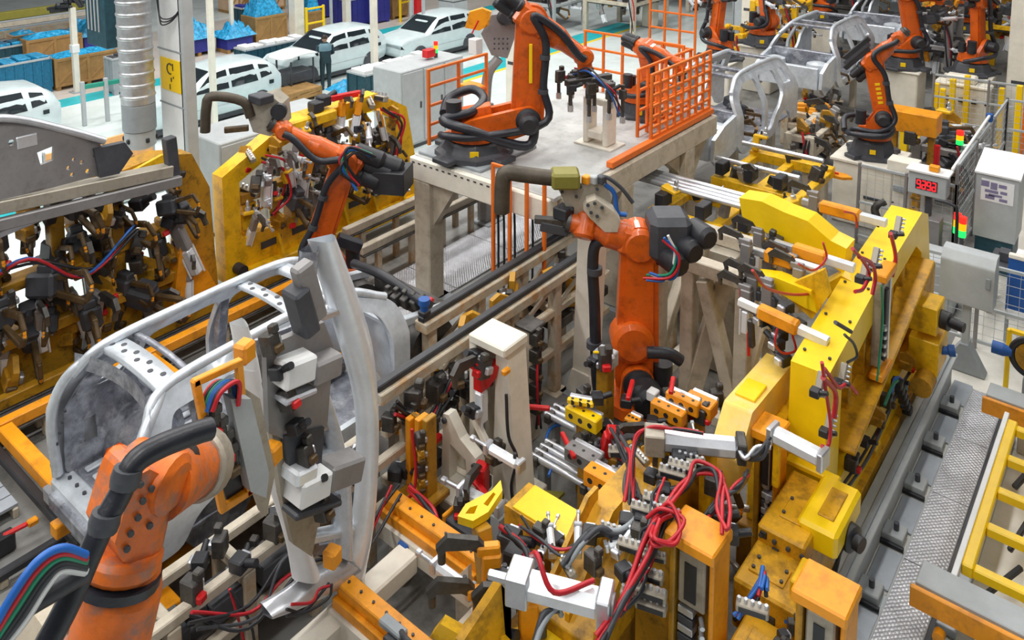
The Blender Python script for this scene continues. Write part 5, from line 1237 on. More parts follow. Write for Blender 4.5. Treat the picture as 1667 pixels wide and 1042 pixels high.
for k in range(7): block(t, GX(440 + 14 * k, 560 + 45 * k, XG + .12), (1, .2, .3), s=.8, kind=('tool_block', 'tool_block_c')[k % 2])
gplate('fixture_arm', ((380, 620), (410, 640), (435, 760), (420, 830), (395, 760)), 'gun_plate', XG + .08, .1)
gplate('white_cover', ((362, 640), (395, 640), (425, 760), (420, 800), (395, 790)), 'grey_light', XG + .2, .1)
# tool frame with cables on the wrist
XF = -4.85
fr = [GX(x, y, XF) for x, y in ((318, 622), (388, 590), (405, 800), (362, 828))]
for i in range(4): part(MB().beam(fr[i], fr[(i + 1) % 4], .05, .05, V(1, 0, 0), .006, .02), 'frame_bar', 'amber', t)
part(MB().prism3([GX(x, y, XF - .06) for x, y in ((326, 700), (372, 690), (396, 790), (366, 815))], V(.04, 0, 0)), 'dark_panel', 'black', t)
part(MB().beam(GX(355, 700, XF), GX(372, 770, XF), .06, .08, V(1, 0, 0)), 'yellow_rod', 'yellow', t)
for k, m in enumerate(('red_hose', 'black', 'green_hose', 'blue_hose', 'blue_hose', 'black', 'red_hose')):
    hose(t, [GX(x, y, XF + .03 * k - .06) for x, y in ((328 + 3 * k, 670), (335 + 4 * k, 640), (352 + 5 * k, 622), (372 + 3 * k, 628), (376 + 2 * k, 660))], .016, m, 'cable')
for k in range(4): block(t, GX(340 + 10 * k, 690 + 20 * k, XF), (1, 0, 0), s=.9)
bundle(t, [GX(x, y, XG) for x, y in ((470, 990), (500, 985), (525, 970), (535, 950))], ['red_hose', 'black', 'black'], .012, .04, 5)
# ------------------------------------------------------------------ big yellow gate on the right of the line
t = thing('framing_gate', 'big bright yellow clamping gate with red hoses on the right', 'gate fixture', (-2.42, 9.3, 0))
JX0, JX1 = -2.62, -2.26
jo = [(7.5, .55), (7.5, 2.36), (9.0, 2.60), (10.9, 2.76), (11.25, 2.62), (11.5, 1.9), (11.5, .45)]
ji = [(7.92, 1.0), (7.92, 2.02), (9.1, 2.26), (10.7, 2.40), (11.0, 2.2), (11.08, 1.85), (11.08, .95)]
part(ring(jo, ji, JX0, JX1), 'gate_frame', 'yellow_clean', t)
part(MB().beam((JX1 + .01, 7.95, 1.35), (JX1 + .01, 11.05, 2.1), .05, .28, V(1, 0, 0)), 'stiffener', 'yellow_mid', t)
for y in (8.4, 8.9, 9.4, 9.9, 10.4): part(MB().span(JX0 + .02, JX1 - .06, y, y + .07, 1.0, 2.3 + (y - 8.4) * .04), 'web_plate', 'yellow_mid', t)
part(MB().span(JX0, JX0 + .06, 7.9, 11.1, .95, 1.55), 'back_plate', 'yellow_mid', t); part(MB().span(JX0, JX0 + .06, 8.0, 11.0, 1.75, 2.2), 'back_plate', 'yellow_mid', t)
for k, (x, z) in enumerate(((-2.46, .98), (-2.36, .74), (-2.26, .52))): part(MB().span(x - .10, x + .07, 7.4, 11.6, z - .16, z), 'base_beam', 'yellow_mid', t)
for y in (7.75, 9.3, 10.9): part(MB().span(-2.55, -2.22, y - .12, y + .12, .006, .6), 'leg', 'yellow', t)
part(MB().prism3([V(JX1 + .02, y, z) for y, z in ((10.3, 1.0), (11.45, 1.0), (11.45, 1.9), (11.1, 2.0))], V(.06, 0, 0)), 'end_gusset', 'yellow_mid', t)
part(MB().prism3([V(x, 8.95, z) for x, z in ((-2.3, 2.55), (-2.62, 2.3), (-2.9, 2.35), (-2.62, 2.62))], V(0, .3, 0)), 'arm_gusset', 'yellow_clean', t)
# upper cantilever arm
def arm(pts, y, th, m, name='cantilever_arm', par=t): return part(MB().prism3([GY(a, b_, y) for a, b_ in pts], V(0, th, 0)), name, m, par)
arm(((1203, 322), (1240, 328), (1275, 345), (1315, 360), (1352, 392), (1378, 405), (1372, 445), (1350, 430), (1310, 402), (1268, 390), (1235, 372), (1208, 352)), 9.1, .30, 'yellow_clean')
arm(((1228, 448), (1262, 452), (1320, 475), (1330, 510), (1308, 500), (1262, 474), (1232, 466)), 8.3, .18, 'yellow_clean')
arm(((1268, 470), (1340, 440), (1350, 480), (1322, 520), (1300, 500)), 8.35, .08, 'yellow')
for (x0, y0, x1, y1, y, m) in ((1246, 414, 1292, 428, 8.6, 'amber'), (1292, 405, 1345, 422, 8.8, 'amber'), (1235, 505, 1300, 535, 7.9, 'amber'), (1335, 335, 1400, 352, 9.9, 'amber')):
    a, c = GY(x0, y0, y), GY(x1, y1, y); cl = part(MB().beam(a, c, .12, .14, ZUP, .02), 'clamp_cover', m, t)
    part(MB().beam(a - (c - a).normalized() * .22, a, .07, .08, ZUP, .01), 'clamp_nose', 'white_paint' if y < 8 else 'steel', cl); part(MB().beam(c, c + (c - a).normalized() * .3, .09, .09), 'clamp_cylinder', 'aluminium', cl)
for (x, y, yy) in ((1215, 415, 8.5), (1225, 470, 8.3), (1215, 490, 8.2), (1250, 480, 8.2), (1280, 500, 8.1), (1270, 545, 8.0), (1265, 560, 7.9), (1262, 395, 9.0), (1235, 395, 9.1), (1290, 440, 8.7), (1250, 440, 8.7), (1300, 530, 8.0), (1325, 335, 9.9), (1275, 585, 7.8), (1300, 455, 8.5), (1240, 520, 8.0)):
    p = GY(x, y, yy); k = int(x + y) % 5
    if k == 0 and yy > 8.15: clamp(t, p, (-1, 0, 0), s=.9, body='clamp_body_grey')
    elif k == 1: aircyl(t, p, (-1, .1, .1), s=.7)
    elif k == 2: block(t, p, (-1, 0, .2), s=.9)
    elif k == 3: gun(t, p, (-1, .2, 0), s=.7)
    else: block(t, p, (-1, .4, 0), s=.9, kind='tool_block_c')
for (x, y, yy) in ((1213, 400, 8.6), (1210, 450, 8.3), (1222, 520, 8.0)): part(MB().beam(GY(x, y, yy), GY(x + 2, y + 45, yy), .06, .07, (0, 1, 0)), 'sensor_bar', 'dark_metal', t); part(MB().beam(GY(x - 4, y + 20, yy), GY(x - 3, y + 60, yy), .03, .03, (0, 1, 0)), 'red_bar', 'red', t)
# red hoses and valves on the near face
def jh(pts, r=.018, m='red_hose', x=JX1 + .12): hose(t, [GX(a, b_, x) for a, b_ in pts], r, m)
jh(((1388, 405), (1405, 425), (1415, 445), (1405, 470), (1392, 475))); jh(((1398, 418), (1418, 428), (1425, 450), (1420, 480)), .02); jh(((1450, 380), (1458, 420), (1452, 450)), .022)
jh(((1375, 545), (1390, 560), (1395, 580), (1380, 590)), .014, 'black'); jh(((1338, 590), (1345, 640), (1352, 690), (1350, 720), (1345, 728), (1338, 726)), .016); jh(((1342, 600), (1365, 630), (1380, 625), (1395, 640)), .018); jh(((1340, 615), (1360, 640), (1358, 680)), .024)
jh(((1265, 535), (1262, 560), (1275, 575), (1295, 570), (1290, 545)), .012, 'red_hose', -2.75); jh(((1225, 440), (1250, 470), (1300, 480), (1340, 470), (1345, 440)), .014, 'red_hose', -2.75); jh(((1300, 430), (1325, 440), (1345, 420), (1340, 395)), .012, 'red_hose', -2.72); jh(((1375, 345), (1392, 350), (1395, 370)), .012, 'red_hose', -2.6)
jh(((1435, 465), (1437, 520), (1432, 580), (1428, 620)), .012, 'green_hose', JX1 + .1); jh(((1450, 640), (1460, 615), (1475, 630), (1468, 660)), .02, 'blue_hose', JX1 + .1); jh(((1440, 660), (1455, 625), (1470, 622), (1478, 650)), .016, 'green_hose', JX1 + .12)
for (x, y) in ((1462, 368), (1425, 420), (1408, 440), (1372, 610), (1335, 625), (1350, 690)): valves(t, GX(x, y, JX1 + .06), (0, .6, 1), (1, 0, 0), .62); block(t, GX(x - 8, y + 14, JX1 + .05), (1, 0, 0), s=.6, kind='tool_block_c')
# linear slide
s0, s1 = GX(1434, 455, JX1 + .04), GX(1428, 590, JX1 + .04)
sl = part(MB().beam(s0, s1, .20, .10, V(1, 0, 0)), 'linear_slide', 'gun_plate', t); part(MB().beam(s0.lerp(s1, .08) + V(.06, 0, 0), s0.lerp(s1, .5) + V(.06, 0, 0), .08, .04, V(1, 0, 0)), 'slide_window', 'black', sl)
part(MB().beam(s0 + V(.05, .14, 0), s1 + V(.05, .14, 0), .03, .05, V(1, 0, 0)), 'slide_rail', 'steel', sl)
for k in range(8): part(MB().box(s0.lerp(s1, .55 + .05 * k) + V(.07, -.03, 0), (.04, .06, .05)), 'connector', ('steel', 'black')[k % 2], sl)
for q in (s0 + V(.04, 0, .1), s1 + V(.04, 0, -.06)): part(MB().box(q, (.14, .4, .08)), 'amber_bracket', 'amber', t)
# far end drive
d0 = GX(1497, 520, JX1 + .1)
part(MB().box(d0 + V(.05, .0, .12), (.36, .4, .34)), 'drive_bracket', 'yellow', t); part(MB().box(d0 + V(.1, .05, -.35), (.34, .5, .42)), 'drive_housing', 'yellow', t); part(MB().lathe(d0 + V(.2, 0, .1), V(1, -.2, 0), [(.11, 0), (.11, .14), (.06, .15), (.06, .3)], 14), 'drive_motor', 'black', t)
part(MB().cyl(d0 + V(.15, -.2, -.6), d0 + V(.15, -.45, -.6), .12, n=14), 'gearbox', 'yellow_dirty', t); part(MB().lathe(GX(1525, 570, -1.95), V(1, .3, .2), [(.05, 0), (.05, .12), (.07, .13), (.07, .2)], 12), 'blue_plug', 'blue_sign', t)
for k in range(6): part(MB().box(GX(1462 + 3 * k, 625 + 14 * k * .6, JX1 + .12), (.1, .1, .1)), 'chain_link', 'black', t)
bolts(t, [V(-2.6 + .06 * (k % 6), 7.6 + .5 * (k // 6) + .12 * (k % 3), 2.38 + .085 * (k // 6) + .02 * (k % 3)) for k in range(0)], ZUP)
part(MB().cyl(GX(1360, 525, JX1), GX(1385, 540, JX1 + .06), .02), 'bolt_stud', 'charcoal', t)
# plates with slots under the gate (lower right mass)
part(MB().span(-2.52, -2.1, 6.55, 7.4, .55, 1.35, .02), 'carriage_box', 'yellow_mid', t); part(MB().span(-2.25, -1.9, 6.75, 7.45, 1.18, 1.42, .03), 'top_step', 'yellow_clean', t); part(MB().span(-2.52, -1.92, 6.05, 6.6, .75, 1.20, .02), 'front_box', 'yellow_mid', t); part(MB().span(-2.38, -1.95, 5.5, 6.05, .5, 1.0, .02), 'lower_box', 'yellow_mid', t)
part(MB().span(-2.55, -2.22, 5.8, 7.4, .006, .5, .02), 'foot_box', 'yellow_dirty', t); part(MB().span(-2.1, -1.95, 6.2, 6.5, 1.2, 1.32), 'clevis', 'yellow', t)
for (x, y, z, a, b_) in ((-2.46, 6.545, 1.28, .06, .06), (-2.35, 6.545, 1.15, .06, .12), (-2.3, 6.045, 1.02, .3, .06), (-2.45, 6.545, .85, .06, .06)): part(MB().box((x, y, z), (a, .02, b_), None, .004), 'slot', 'black', t)
for (x, y, z) in ((-1.93, 7.1, 1.2), (-1.88, 6.35, .95)): part(MB().lathe(V(x, y, z), V(1, -.3, 0), [(.12, 0), (.12, .08), (.07, .1), (.07, .16)], 14), 'roller', 'black', t)
part(MB().span(-1.98, -1.90, 6.15, 6.5, .55, .95), 'dark_bracket', 'charcoal', t); part(MB().beam((-2.3, 5.48, .55), (-2.1, 5.48, 1.05), .07, .1, (0, 1, 0)), 'silver_rod', 'steel', t)
part(MB().box((-2.35, 7.46, 1.38), (.5, .1, .06)), 'shim', 'yellow_clean', t)
bolts(t, [V(-2.48 + .12 * k, 6.545, 1.27) for k in range(4)] + [V(-2.48 + .12 * k, 6.045, .85) for k in range(5)], V(0, -1, 0), .02)

# pale box arm standing left of the gate
t = thing('box_arm', 'pale yellow box arm with a sloped nose beside the big gate', 'machine arm', (-2.9, 7.4, 0))
ax0, ax1 = -3.06, -2.78
part(MB().prism([(8.05, 1.65), (8.05, 2.0), (7.0, 2.03), (6.72, 1.70), (6.72, 1.38), (6.95, 1.36), (7.15, 1.62)], ((ax0 + ax1) / 2, 0, 0), (0, 1, 0), (0, 0, 1), ax1 - ax0), 'arm_box', 'yellow_pale', t, bev=.02)
part(MB().span(ax0 + .04, ax1 - .04, 7.15, 7.45, 2.02, 2.05, .006), 'cover_plate', 'yellow_clean', t); part(MB().span(ax0 + .05, ax1 + .1, 7.5, 7.95, .5, 1.66), 'pedestal', 'yellow', t); part(MB().prism3([V(ax1 + .02, y, z) for y, z in ((7.38, 1.62), (7.48, 1.62), (7.48, .9))], V(.05, 0, 0)), 'rib', 'yellow_dirty', t)
part(MB().span(ax0, ax1 + .1, 7.4, 8.05, .006, .5), 'plinth', 'yellow_dirty', t)

# ------------------------------------------------------------------ amber valve posts
def valve_post(label, x0, x1, y, ztop, w=.3, seed=0):
    t = thing('valve_post', label, 'valve post', ((x0 + x1) / 2, y, 0)); cx = (x0 + x1) / 2
    part(MB().span(x0, x0 + .05, y, y + w, 0, ztop - .1), 'side_plate', 'yellow_dirty', t); part(MB().span(x1 - .04, x1, y, y + w, 0, ztop - .1), 'side_plate', 'amber', t); part(MB().span(x0 + .05, x1 - .04, y + w - .05, y + w, 0, ztop - .1), 'back_plate', 'yellow_dirty', t)
    part(MB().span(x0 - .02, x1 + .02, y - .06, y + w, ztop - .1, ztop, .015), 'cap', 'amber', t)
    vb = part(MB().span(x0 + .07, x1 - .08, y + .02, y + w - .06, ztop - .62, ztop - .16, .015), 'valve_housing', 'gun_plate', t); part(MB().span(x0 + .13, x1 - .15, y + .01, y + .03, ztop - .56, ztop - .24, 0), 'window', 'black', vb)
    for k in range(7): q = part(MB().span(x0 + .07, x0 + .2, y + .03, y + .12, ztop - .72 - .08 * k, ztop - .66 - .08 * k, .005), 'valve', ('steel', 'charcoal')[k % 2], t); part(MB().cyl((x1 - .12, y + .06, ztop - .69 - .08 * k), (x1 - .07, y - .02, ztop - .69 - .08 * k), .02, n=8), 'elbow_fitting', 'steel', q)
    return t
valve_post('amber-capped valve post at the bottom with a dark window', -2.80, -2.42, 5.45, 1.92)
valve_post('amber-capped valve post under the pale box arm', -2.76, -2.54, 7.05 - .02, 1.90, .26)
valve_post('amber-capped valve post at the lower right by the walkway', -1.84, -1.48, 5.58, 1.90)
t = thing('brown_web_plate', 'tall brown-yellow web plate left of the bottom valve post', 'plate', (-2.95, 5.4, 0)); part(MB().prism([(-.2, 0), (-.2, 1.5), (.0, 1.72), (.10, 1.72), (.10, 0)], (-2.925, 5.55, 0), (1, 0, 0), (0, 0, 1), .08), 'plate', 'yellow_dirty', t); part(MB().prism3([V(-3.12, 5.5, .4), V(-2.85, 5.5, .4), V(-2.85, 5.1, .4)], V(0, 0, .04)), 'gusset', 'yellow_dirty', t)

# ------------------------------------------------------------------ central turntable fixture
t = thing('clamping_fixture', 'yellow clamping fixture with gussets and hose bundles at bottom centre', 'fixture', (-3.4, 5.8, 0))
part(MB().span(-3.95, -3.2, 4.75, 6.55, .006, .85, .03), 'base_body', 'yellow_dirty', t); part(MB().prism([(4.9, .85), (4.9, 1.05), (5.7, 1.5), (6.45, 1.5), (6.6, 1.3), (6.6, .85)], (-3.44, 0, 0), (0, 1, 0), (0, 0, 1), .55), 'sloped_deck', 'yellow_mid', t, bev=.015)
for x in (-3.7, -3.45, -3.18): part(MB().prism3([V(x, y, z) for y, z in ((4.95, .86), (4.95, 1.15), (5.6, 1.62), (5.75, 1.62), (5.75, .86))], V(.04, 0, 0)), 'gusset', 'yellow_mid', t)
part(MB().lathe(V(-3.45, 4.6, .35), ZUP, [(.42, -.35), (.42, .55), (.38, .6)], 22), 'round_body', 'yellow_clean', t)
part(MB().prism([(-4.48, .95), (-4.48, 1.22), (-3.6, 1.22), (-3.45, 1.1), (-3.45, .95)], (0, 5.62, 0), (1, 0, 0), (0, 0, 1), .36), 'box_beam', 'yellow_mid', t, bev=.012); part(MB().span(-4.4, -4.15, 5.5, 5.74, .006, .96), 'beam_post', 'yellow_dirty', t)
part(MB().span(-4.4, -3.62, 5.46, 5.80, 1.215, 1.235, .004), 'beam_lid', 'yellow_clean', t)
part(MB().prism3([V(x, 6.56, z) for x, z in ((-3.7, .86), (-3.7, 1.5), (-3.35, 1.75), (-3.0, 1.5), (-3.0, .86))], V(0, .04, 0)), 'rear_plate', 'yellow_dirty', t)
# big silver cylinder
a, e = G(835, 945, 1.7), G(985, 985, 1.7)
cy = part(MB().beam(a, e, .20, .20, ZUP, .06), 'silver_cylinder', 'aluminium', t); part(MB().beam(a - (e - a).normalized() * .03, a + (e - a).normalized() * .14, .24, .24), 'end_cap', 'steel', cy); part(MB().beam(e - (e - a).normalized() * .05, e + (e - a).normalized() * .05, .24, .24), 'end_cap', 'steel', cy); part(MB().lathe(e, (e - a), [(.09, .04), (.09, .07), (.04, .08)], 14), 'bore', 'grey_plate', cy)
part(MB().beam(a, a - (e - a).normalized() * .2, .06, .06), 'piston_rod', 'steel', cy)
hose(t, [a + V(.1, .1, .2), a + V(.22, .02, .32), a + V(.4, -.02, .16), e + V(-.1, 0, .14)], .02, 'red_hose')
# small lever tower in front
p0 = G(790, 960, 1.0)
part(MB().beam(V(-4.02, 4.75, .6), V(-4.25, 4.85, 1.55), .13, .16), 'lever_post', 'yellow_dirty', t); part(MB().span(-4.2, -3.7, 4.55, 4.95, .3, .75), 'lever_foot', 'yellow_mid', t)
tri = [G(745, 842, 1.62), G(758, 822, 1.62), G(800, 800, 1.62), G(815, 783, 1.62), G(818, 800, 1.62), G(795, 835, 1.62), G(770, 850, 1.62)]
part(MB().sheet([(q.x, q.y) for q in tri], [[(q.x, q.y) for q in (G(757, 838, 1.62), G(765, 828, 1.62), G(778, 824, 1.62), G(772, 838, 1.62))], [(q.x, q.y) for q in (G(787, 822, 1.62), G(803, 803, 1.62), G(807, 806, 1.62), G(794, 826, 1.62))]], lambda u, v, w: V(u, v, 1.56 + w), .07, .3, False), 'lever_frame', 'yellow_clean', t)
for (x, y, z, k) in ((800, 930, 1.3, 'a'), (815, 950, 1.3, 'b'), (770, 965, 1.1, 'c'), (850, 760, 1.3, 'd'), (830, 880, 1.2, 'b'), (840, 905, 1.2, 'b'), (785, 1000, 1.0, 'a'), (800, 1030, 1.0, 'b'), (860, 1010, 1.1, 'a')):
    p = G(x, y, z)
    if k == 'a': clamp(t, p, (-.6, -.6, 0), s=1.2)
    elif k == 'b': block(t, p, (1, .2, 0), s=1.3, kind='tool_block_c')
    else: aircyl(t, p, (-1, 0, 0), s=.9)
part(MB().prism3([V(-3.95, 4.55, .5), V(-3.75, 4.55, .5), V(-3.75, 4.55, 1.45), V(-3.85, 4.55, 1.5), V(-3.95, 4.2, 1.2)], V(.07, .0, 0)), 'jaw_plate', 'yellow_mid', t)
for k in range(3): part(MB().prism([(-.2, 0), (.2, 0), (.12, .12), (-.1, .16)], (-4.1 + .16 * k, 4.35 + .1 * k, .95), (1, .3, 0), (0, 0, 1), .09), 'finger', 'yellow', t)
# grey horizontal cylinder over the fixture
a, e = G(1052, 715, 1.95), G(1205, 730, 1.95)
cy = part(MB().beam(a, e, .17, .17, ZUP, .05), 'grey_cylinder', 'steel', t); part(MB().beam(a - (e - a) * .02, a + (e - a) * .2, .2, .2), 'end_cap', 'gun_plate', cy); part(MB().beam(e - (e - a) * .04, e + (e - a) * .06, .2, .2), 'end_cap', 'dark_metal', cy)
part(MB().beam(V(-3.35, 6.35, 1.4), V(-3.35, 6.35, 1.88), .14, .14, (0, 1, 0)), 'cylinder_stand', 'yellow', t); part(MB().beam(V(-3.0, 6.56, .006), V(-3.0, 6.56, 1.88), .12, .12, (0, 1, 0)), 'cylinder_stand', 'yellow', t)
bundle(t, [e + V(-.05, 0, .02), e + V(.08, -.1, .02), e + V(.18, -.02, .05), e + V(.2, .12, .1)], ['black', 'charcoal', 'steel', 'charcoal'], .02, .05, 41)
a, e = G(1258, 705, 1.92), G(1340, 748, 1.92)
cy = part(MB().beam(a, e, .14, .15, ZUP, .04), 'short_cylinder', 'aluminium', t); part(MB().beam(e - (e - a) * .06, e + (e - a) * .06, .17, .17), 'end_cap', 'steel', cy); part(MB().beam(a - (e - a) * .06, a + (e - a) * .06, .17, .17), 'end_cap', 'steel', cy)
part(MB().beam(a.lerp(e, .1) - V(0, 0, .5), a.lerp(e, .1) - V(0, 0, .07), .06, .06, (0, 1, 0)), 'cylinder_stand', 'yellow', t)
# hose bundles
def ch(pts, z, mats, r=.014, sp=.035, seed=1): bundle(t, [G(x, y, zz) for (x, y), zz in zip(pts, z)], mats, r, sp, seed)
R4_ = ['red_hose', 'red_hose', 'black', 'red_hose']
ch(((975, 1050), (1010, 980), (1050, 900), (1075, 850), (1095, 835)), (1.62, 1.72, 1.86, 1.92, 1.95), R4_ + ['black', 'red_hose', 'charcoal'], .018, .05, 3)
ch(((1060, 840), (1085, 825), (1105, 850), (1095, 880), (1070, 880), (1065, 850)), (1.95, 2.05, 2.0, 2.0, 2.0, 1.98), R4_, .016, .04, 4)
ch(((1085, 830), (1110, 790), (1140, 760), (1170, 770), (1178, 820), (1178, 860)), (1.95, 2.0, 2.05, 2.1, 2.05, 2.0), R4_, .017, .04, 5)
ch(((1030, 820), (1030, 760), (1035, 715), (1060, 695), (1110, 700), (1145, 705)), (1.6, 1.8, 1.95, 2.05, 2.07, 2.07), ['red_hose', 'red_hose', 'black'], .014, .015, 6)
ch(((920, 920), (950, 880), (975, 858), (1005, 868), (1030, 850), (1050, 825)), (1.5, 1.65, 1.7, 1.65, 1.65, 1.7), ['charcoal', 'black', 'grey_paint', 'charcoal'], .022, .03, 7)
ch(((1020, 820), (1022, 780), (1025, 745), (1015, 715)), (1.5, 1.55, 1.6, 1.5), ['black', 'charcoal', 'red_hose', 'black'], .02, .03, 8)
ch(((820, 860), (850, 880), (858, 910), (840, 940)), (1.4, 1.4, 1.35, 1.2), ['black', 'black', 'red_hose'], .022, .04, 9)
ch(((870, 1045), (885, 1010), (905, 990), (915, 1000)), (1.5, 1.6, 1.6, 1.5), ['charcoal', 'grey_paint'], .022, .03, 10)
ch(((1240, 965), (1245, 935), (1225, 975), (1200, 1000)), (1.7, 1.72, 1.6, 1.5), ['blue_hose', 'blue_hose', 'red_hose', 'blue_hose', 'black'], .016, .03, 11)
ch(((1015, 1000), (1040, 960), (1060, 930), (1062, 890)), (1.5, 1.6, 1.7, 1.75), ['red_hose', 'black', 'red_hose'], .016, .05, 12)
for (x, y, z) in ((1070, 815, 1.8), (1085, 835, 1.85), (1110, 760, 1.9), (1095, 770, 1.85), (1125, 750, 1.9), (1050, 830, 1.75), (1030, 890, 1.7), (1055, 935, 1.65), (1035, 970, 1.5), (1060, 965, 1.6), (1000, 865, 1.6), (1225, 990, 1.6), (1060, 985, 1.5)): valves(t, G(x, y, z), (1, .3, 0), V(-.2, -.2, 1), .7)
for (x, y, z) in ((1105, 745, 1.9), (1045, 845, 1.7), (1080, 800, 1.75), (1170, 840, 1.8), (1020, 850, 1.6), (960, 870, 1.55), (1190, 870, 1.7)): block(t, G(x, y, z), (1, .5, 0), s=.9, kind='tool_block_c')

# ------------------------------------------------------------------ amber beams on their cream frames
t = thing('fixture_frame', 'cream floor frame carrying two amber beams at bottom centre', 'frame', (-4.9, 4.6, 0))
for (y, x0, x1) in ((5.22, -5.80, -4.55), (4.28, -5.38, -4.2)):
    part(MB().span(x0, x1, y - .08, y + .08, .66, .80, .01), 'amber_beam', 'amber', t); part(MB().span(x0, x1, y - .13, y - .08, .60, .70, .006), 'beam_ledge', 'amber', t); part(MB().span(x0 - .05, x1, y - .16, y + .14, .40, .60, .015), 'bearer', 'cream', t)
for x in (-5.35, -4.35): part(MB().span(x - .12, x + .12, 2.9, 5.06, .36, .56, .02), 'cross_bearer', 'cream', t)
for (x, y) in ((-5.6, 5.2), (-4.7, 5.2), (-5.2, 4.3), (-4.35, 4.3), (-5.35, 3.2)): part(MB().span(x - .1, x + .1, y - .1, y + .1, .006, .40), 'leg', 'beige', t)
part(MB().box((-5.42, 5.05, .52), (.12, .06, .1)), 'blue_clip', 'blue_sign', t); part(MB().prism3([V(-4.75, 4.9, .6), V(-4.45, 4.9, .6), V(-4.45, 4.9, 1.0)], V(0, .05, 0)), 'end_bracket', 'cream', t)
for k in range(3): block(t, (-4.6 + .15 * k, 4.15, .78), (1, 0, 0), s=.9, kind='tool_block_c')
part(MB().box((-4.65, 4.2, .84), (.26, .1, .06)), 'stop_plate', 'grey_paint', t); hose(t, [V(-4.55, 4.2, .86), V(-4.4, 4.12, .95), V(-4.25, 4.15, .9)], .025, 'charcoal')
bolts(t, [V(-5.8 + .16 * k, 5.2, .8) for k in range(8)] + [V(-5.3 + .16 * k, 4.28, .8) for k in range(9)], ZUP, .014)

# ------------------------------------------------------------------ cream clamp tower with red clamps, amber post, bracket
t = thing('clamp_tower', 'cream clamp tower with red clamps left of the middle robot', 'clamp tower', (-5.35, 6.35, 0))
part(MB().prism([(-.30, .35), (-.13, .35), (-.09, 1.1), (.06, 1.2), (.06, 1.98), (-.30, 1.98)][::1], (-5.30, 6.50, 0), (1, 0, 0), (0, 0, 1), .0001 + .05), 'inner_web', 'beige', t)
part(MB().prism([(-.08, .35), (-.03, 2.0), (.13, 2.0), (.26, .35)], (-5.27, 6.45, 0), (1, 0, 0), (0, 0, 1), .30), 'upright', 'cream', t, bev=.012); part(MB().span(-5.62, -5.12, 6.22, 6.62, 2.0, 2.10, .015), 'cap_plate', 'cream', t); part(MB().span(-5.64, -5.54, 6.25, 6.55, 1.2, 2.0, .01), 'rear_upright', 'cream', t)
part(MB().span(-5.62, -4.95, 6.28, 6.75, .25, .35, .01), 'foot_plate', 'cream', t); part(MB().span(-5.6, -5.05, 6.32, 6.65, .006, .25), 'plinth', 'beige', t); part(MB().beam((-5.6, 6.2, 1.28), (-5.25, 6.15, .95), .06, .09), 'strut', 'cream', t); part(MB().beam((-5.62, 6.3, .4), (-5.6, 6.3, 1.2), .08, .1, (0, 1, 0)), 'lower_leg', 'cream', t)
clamp(t, (-5.42, 6.2, 1.68), (0, -1, 0), ZUP, 1.2, 'clamp_body_red'); part(MB().prism3([GV(x, y, (-5.38, 6.18, 1.5)) for x, y in ((778, 600), (790, 595), (812, 598), (808, 615), (795, 632), (784, 618))], V(-.1, .1, 0)), 'red_jaw', 'red', t)
for p in ((-5.5, 6.2, 1.9), (-5.35, 6.15, 1.85), (-5.15, 6.12, 1.0), (-5.45, 6.1, 1.35)): block(t, p, (0, -1, .3), s=1.0, kind=('tool_block', 'tool_block_c')[int(p[2] * 10) % 2])
hose(t, [V(-5.12, 6.25, 1.6), V(-5.05, 6.2, 1.2), V(-4.98, 6.25, .95), V(-5.05, 6.25, .6), V(-5.0, 6.25, .3)], .018, 'black'); part(MB().box((-5.1, 6.22, 1.88), (.06, .1, .06)), 'amber_tag', 'amber', t); part(MB().prism3([V(-4.95, 6.3, .34), V(-4.72, 6.35, .34), V(-4.72, 6.75, .34), V(-4.95, 6.6, .34)], V(0, 0, .04)), 'olive_plate', 'olive', t)
t = thing('clamp_bracket', 'cream triangular bracket with a red clamp below the tower', 'bracket', (-5.65, 6.0, 0))
br = (-5.65, 6.0, .4)
part(MB().sheet([(-.28, .0), (-.24, .80), (-.16, .82), (0, .62), (.22, .50), (.28, .36), (.2, 0)], [[(-.16, .08), (-.15, .5), (.08, .42), (.1, .08)]], lambda u, v, w: V(-5.55 + u, 6.0 + w, .42 + v), .12, 1.0, False), 'web', 'cream', t); part(MB().span(-5.9, -5.36, 5.82, 6.14, .3, .42), 'foot', 'cream', t); part(MB().span(-5.85, -5.4, 5.86, 6.12, .006, .3), 'plinth', 'beige', t)
clamp(t, (-5.22, 5.98, .72), (.3, -1, 0), ZUP, 1.1, 'clamp_body_red'); part(MB().beam((-5.3, 5.92, .76), (-4.98, 5.86, .70), .06, .05), 'red_lever', 'red', t); bolts(t, [V(-5.8 + .12 * k, 5.845, .36) for k in range(4)], V(0, -1, 0), .025); bolts(t, [V(-5.76, 5.995, 1.16), V(-5.34, 5.995, .84)], V(0, -1, 0), .03)
t = thing('dark_fixture_block', 'grey and amber fixture block below the red clamps', 'fixture', (-5.1, 5.7, 0))
part(MB().span(-5.27, -4.9, 5.5, 5.8, .006, .5), 'block_base', 'yellow_dirty', t); part(MB().span(-5.28, -4.88, 5.48, 5.82, .5, .62), 'block_top', 'charcoal', t); part(MB().span(-5.31, -5.27, 5.46, 5.8, .3, .66), 'amber_side', 'amber', t)
for k in range(4): block(t, (-5.2 + .1 * k, 5.6 + .08 * k, .7), (1, k - 1.5, 0), s=.8); 
aircyl(t, (-4.75, 5.72, .84), (-1, -.1, 0), s=1.0); part(MB().span(-4.85, -4.72, 5.66, 5.78, .006, .78), 'cylinder_stand', 'grey_paint', t); bundle(t, [V(-5.6, 5.3, .9), V(-5.35, 5.35, .75), V(-5.1, 5.3, .72), V(-4.8, 5.35, .62)], ['red_hose', 'red_hose', 'black'], .02, .03, 51)
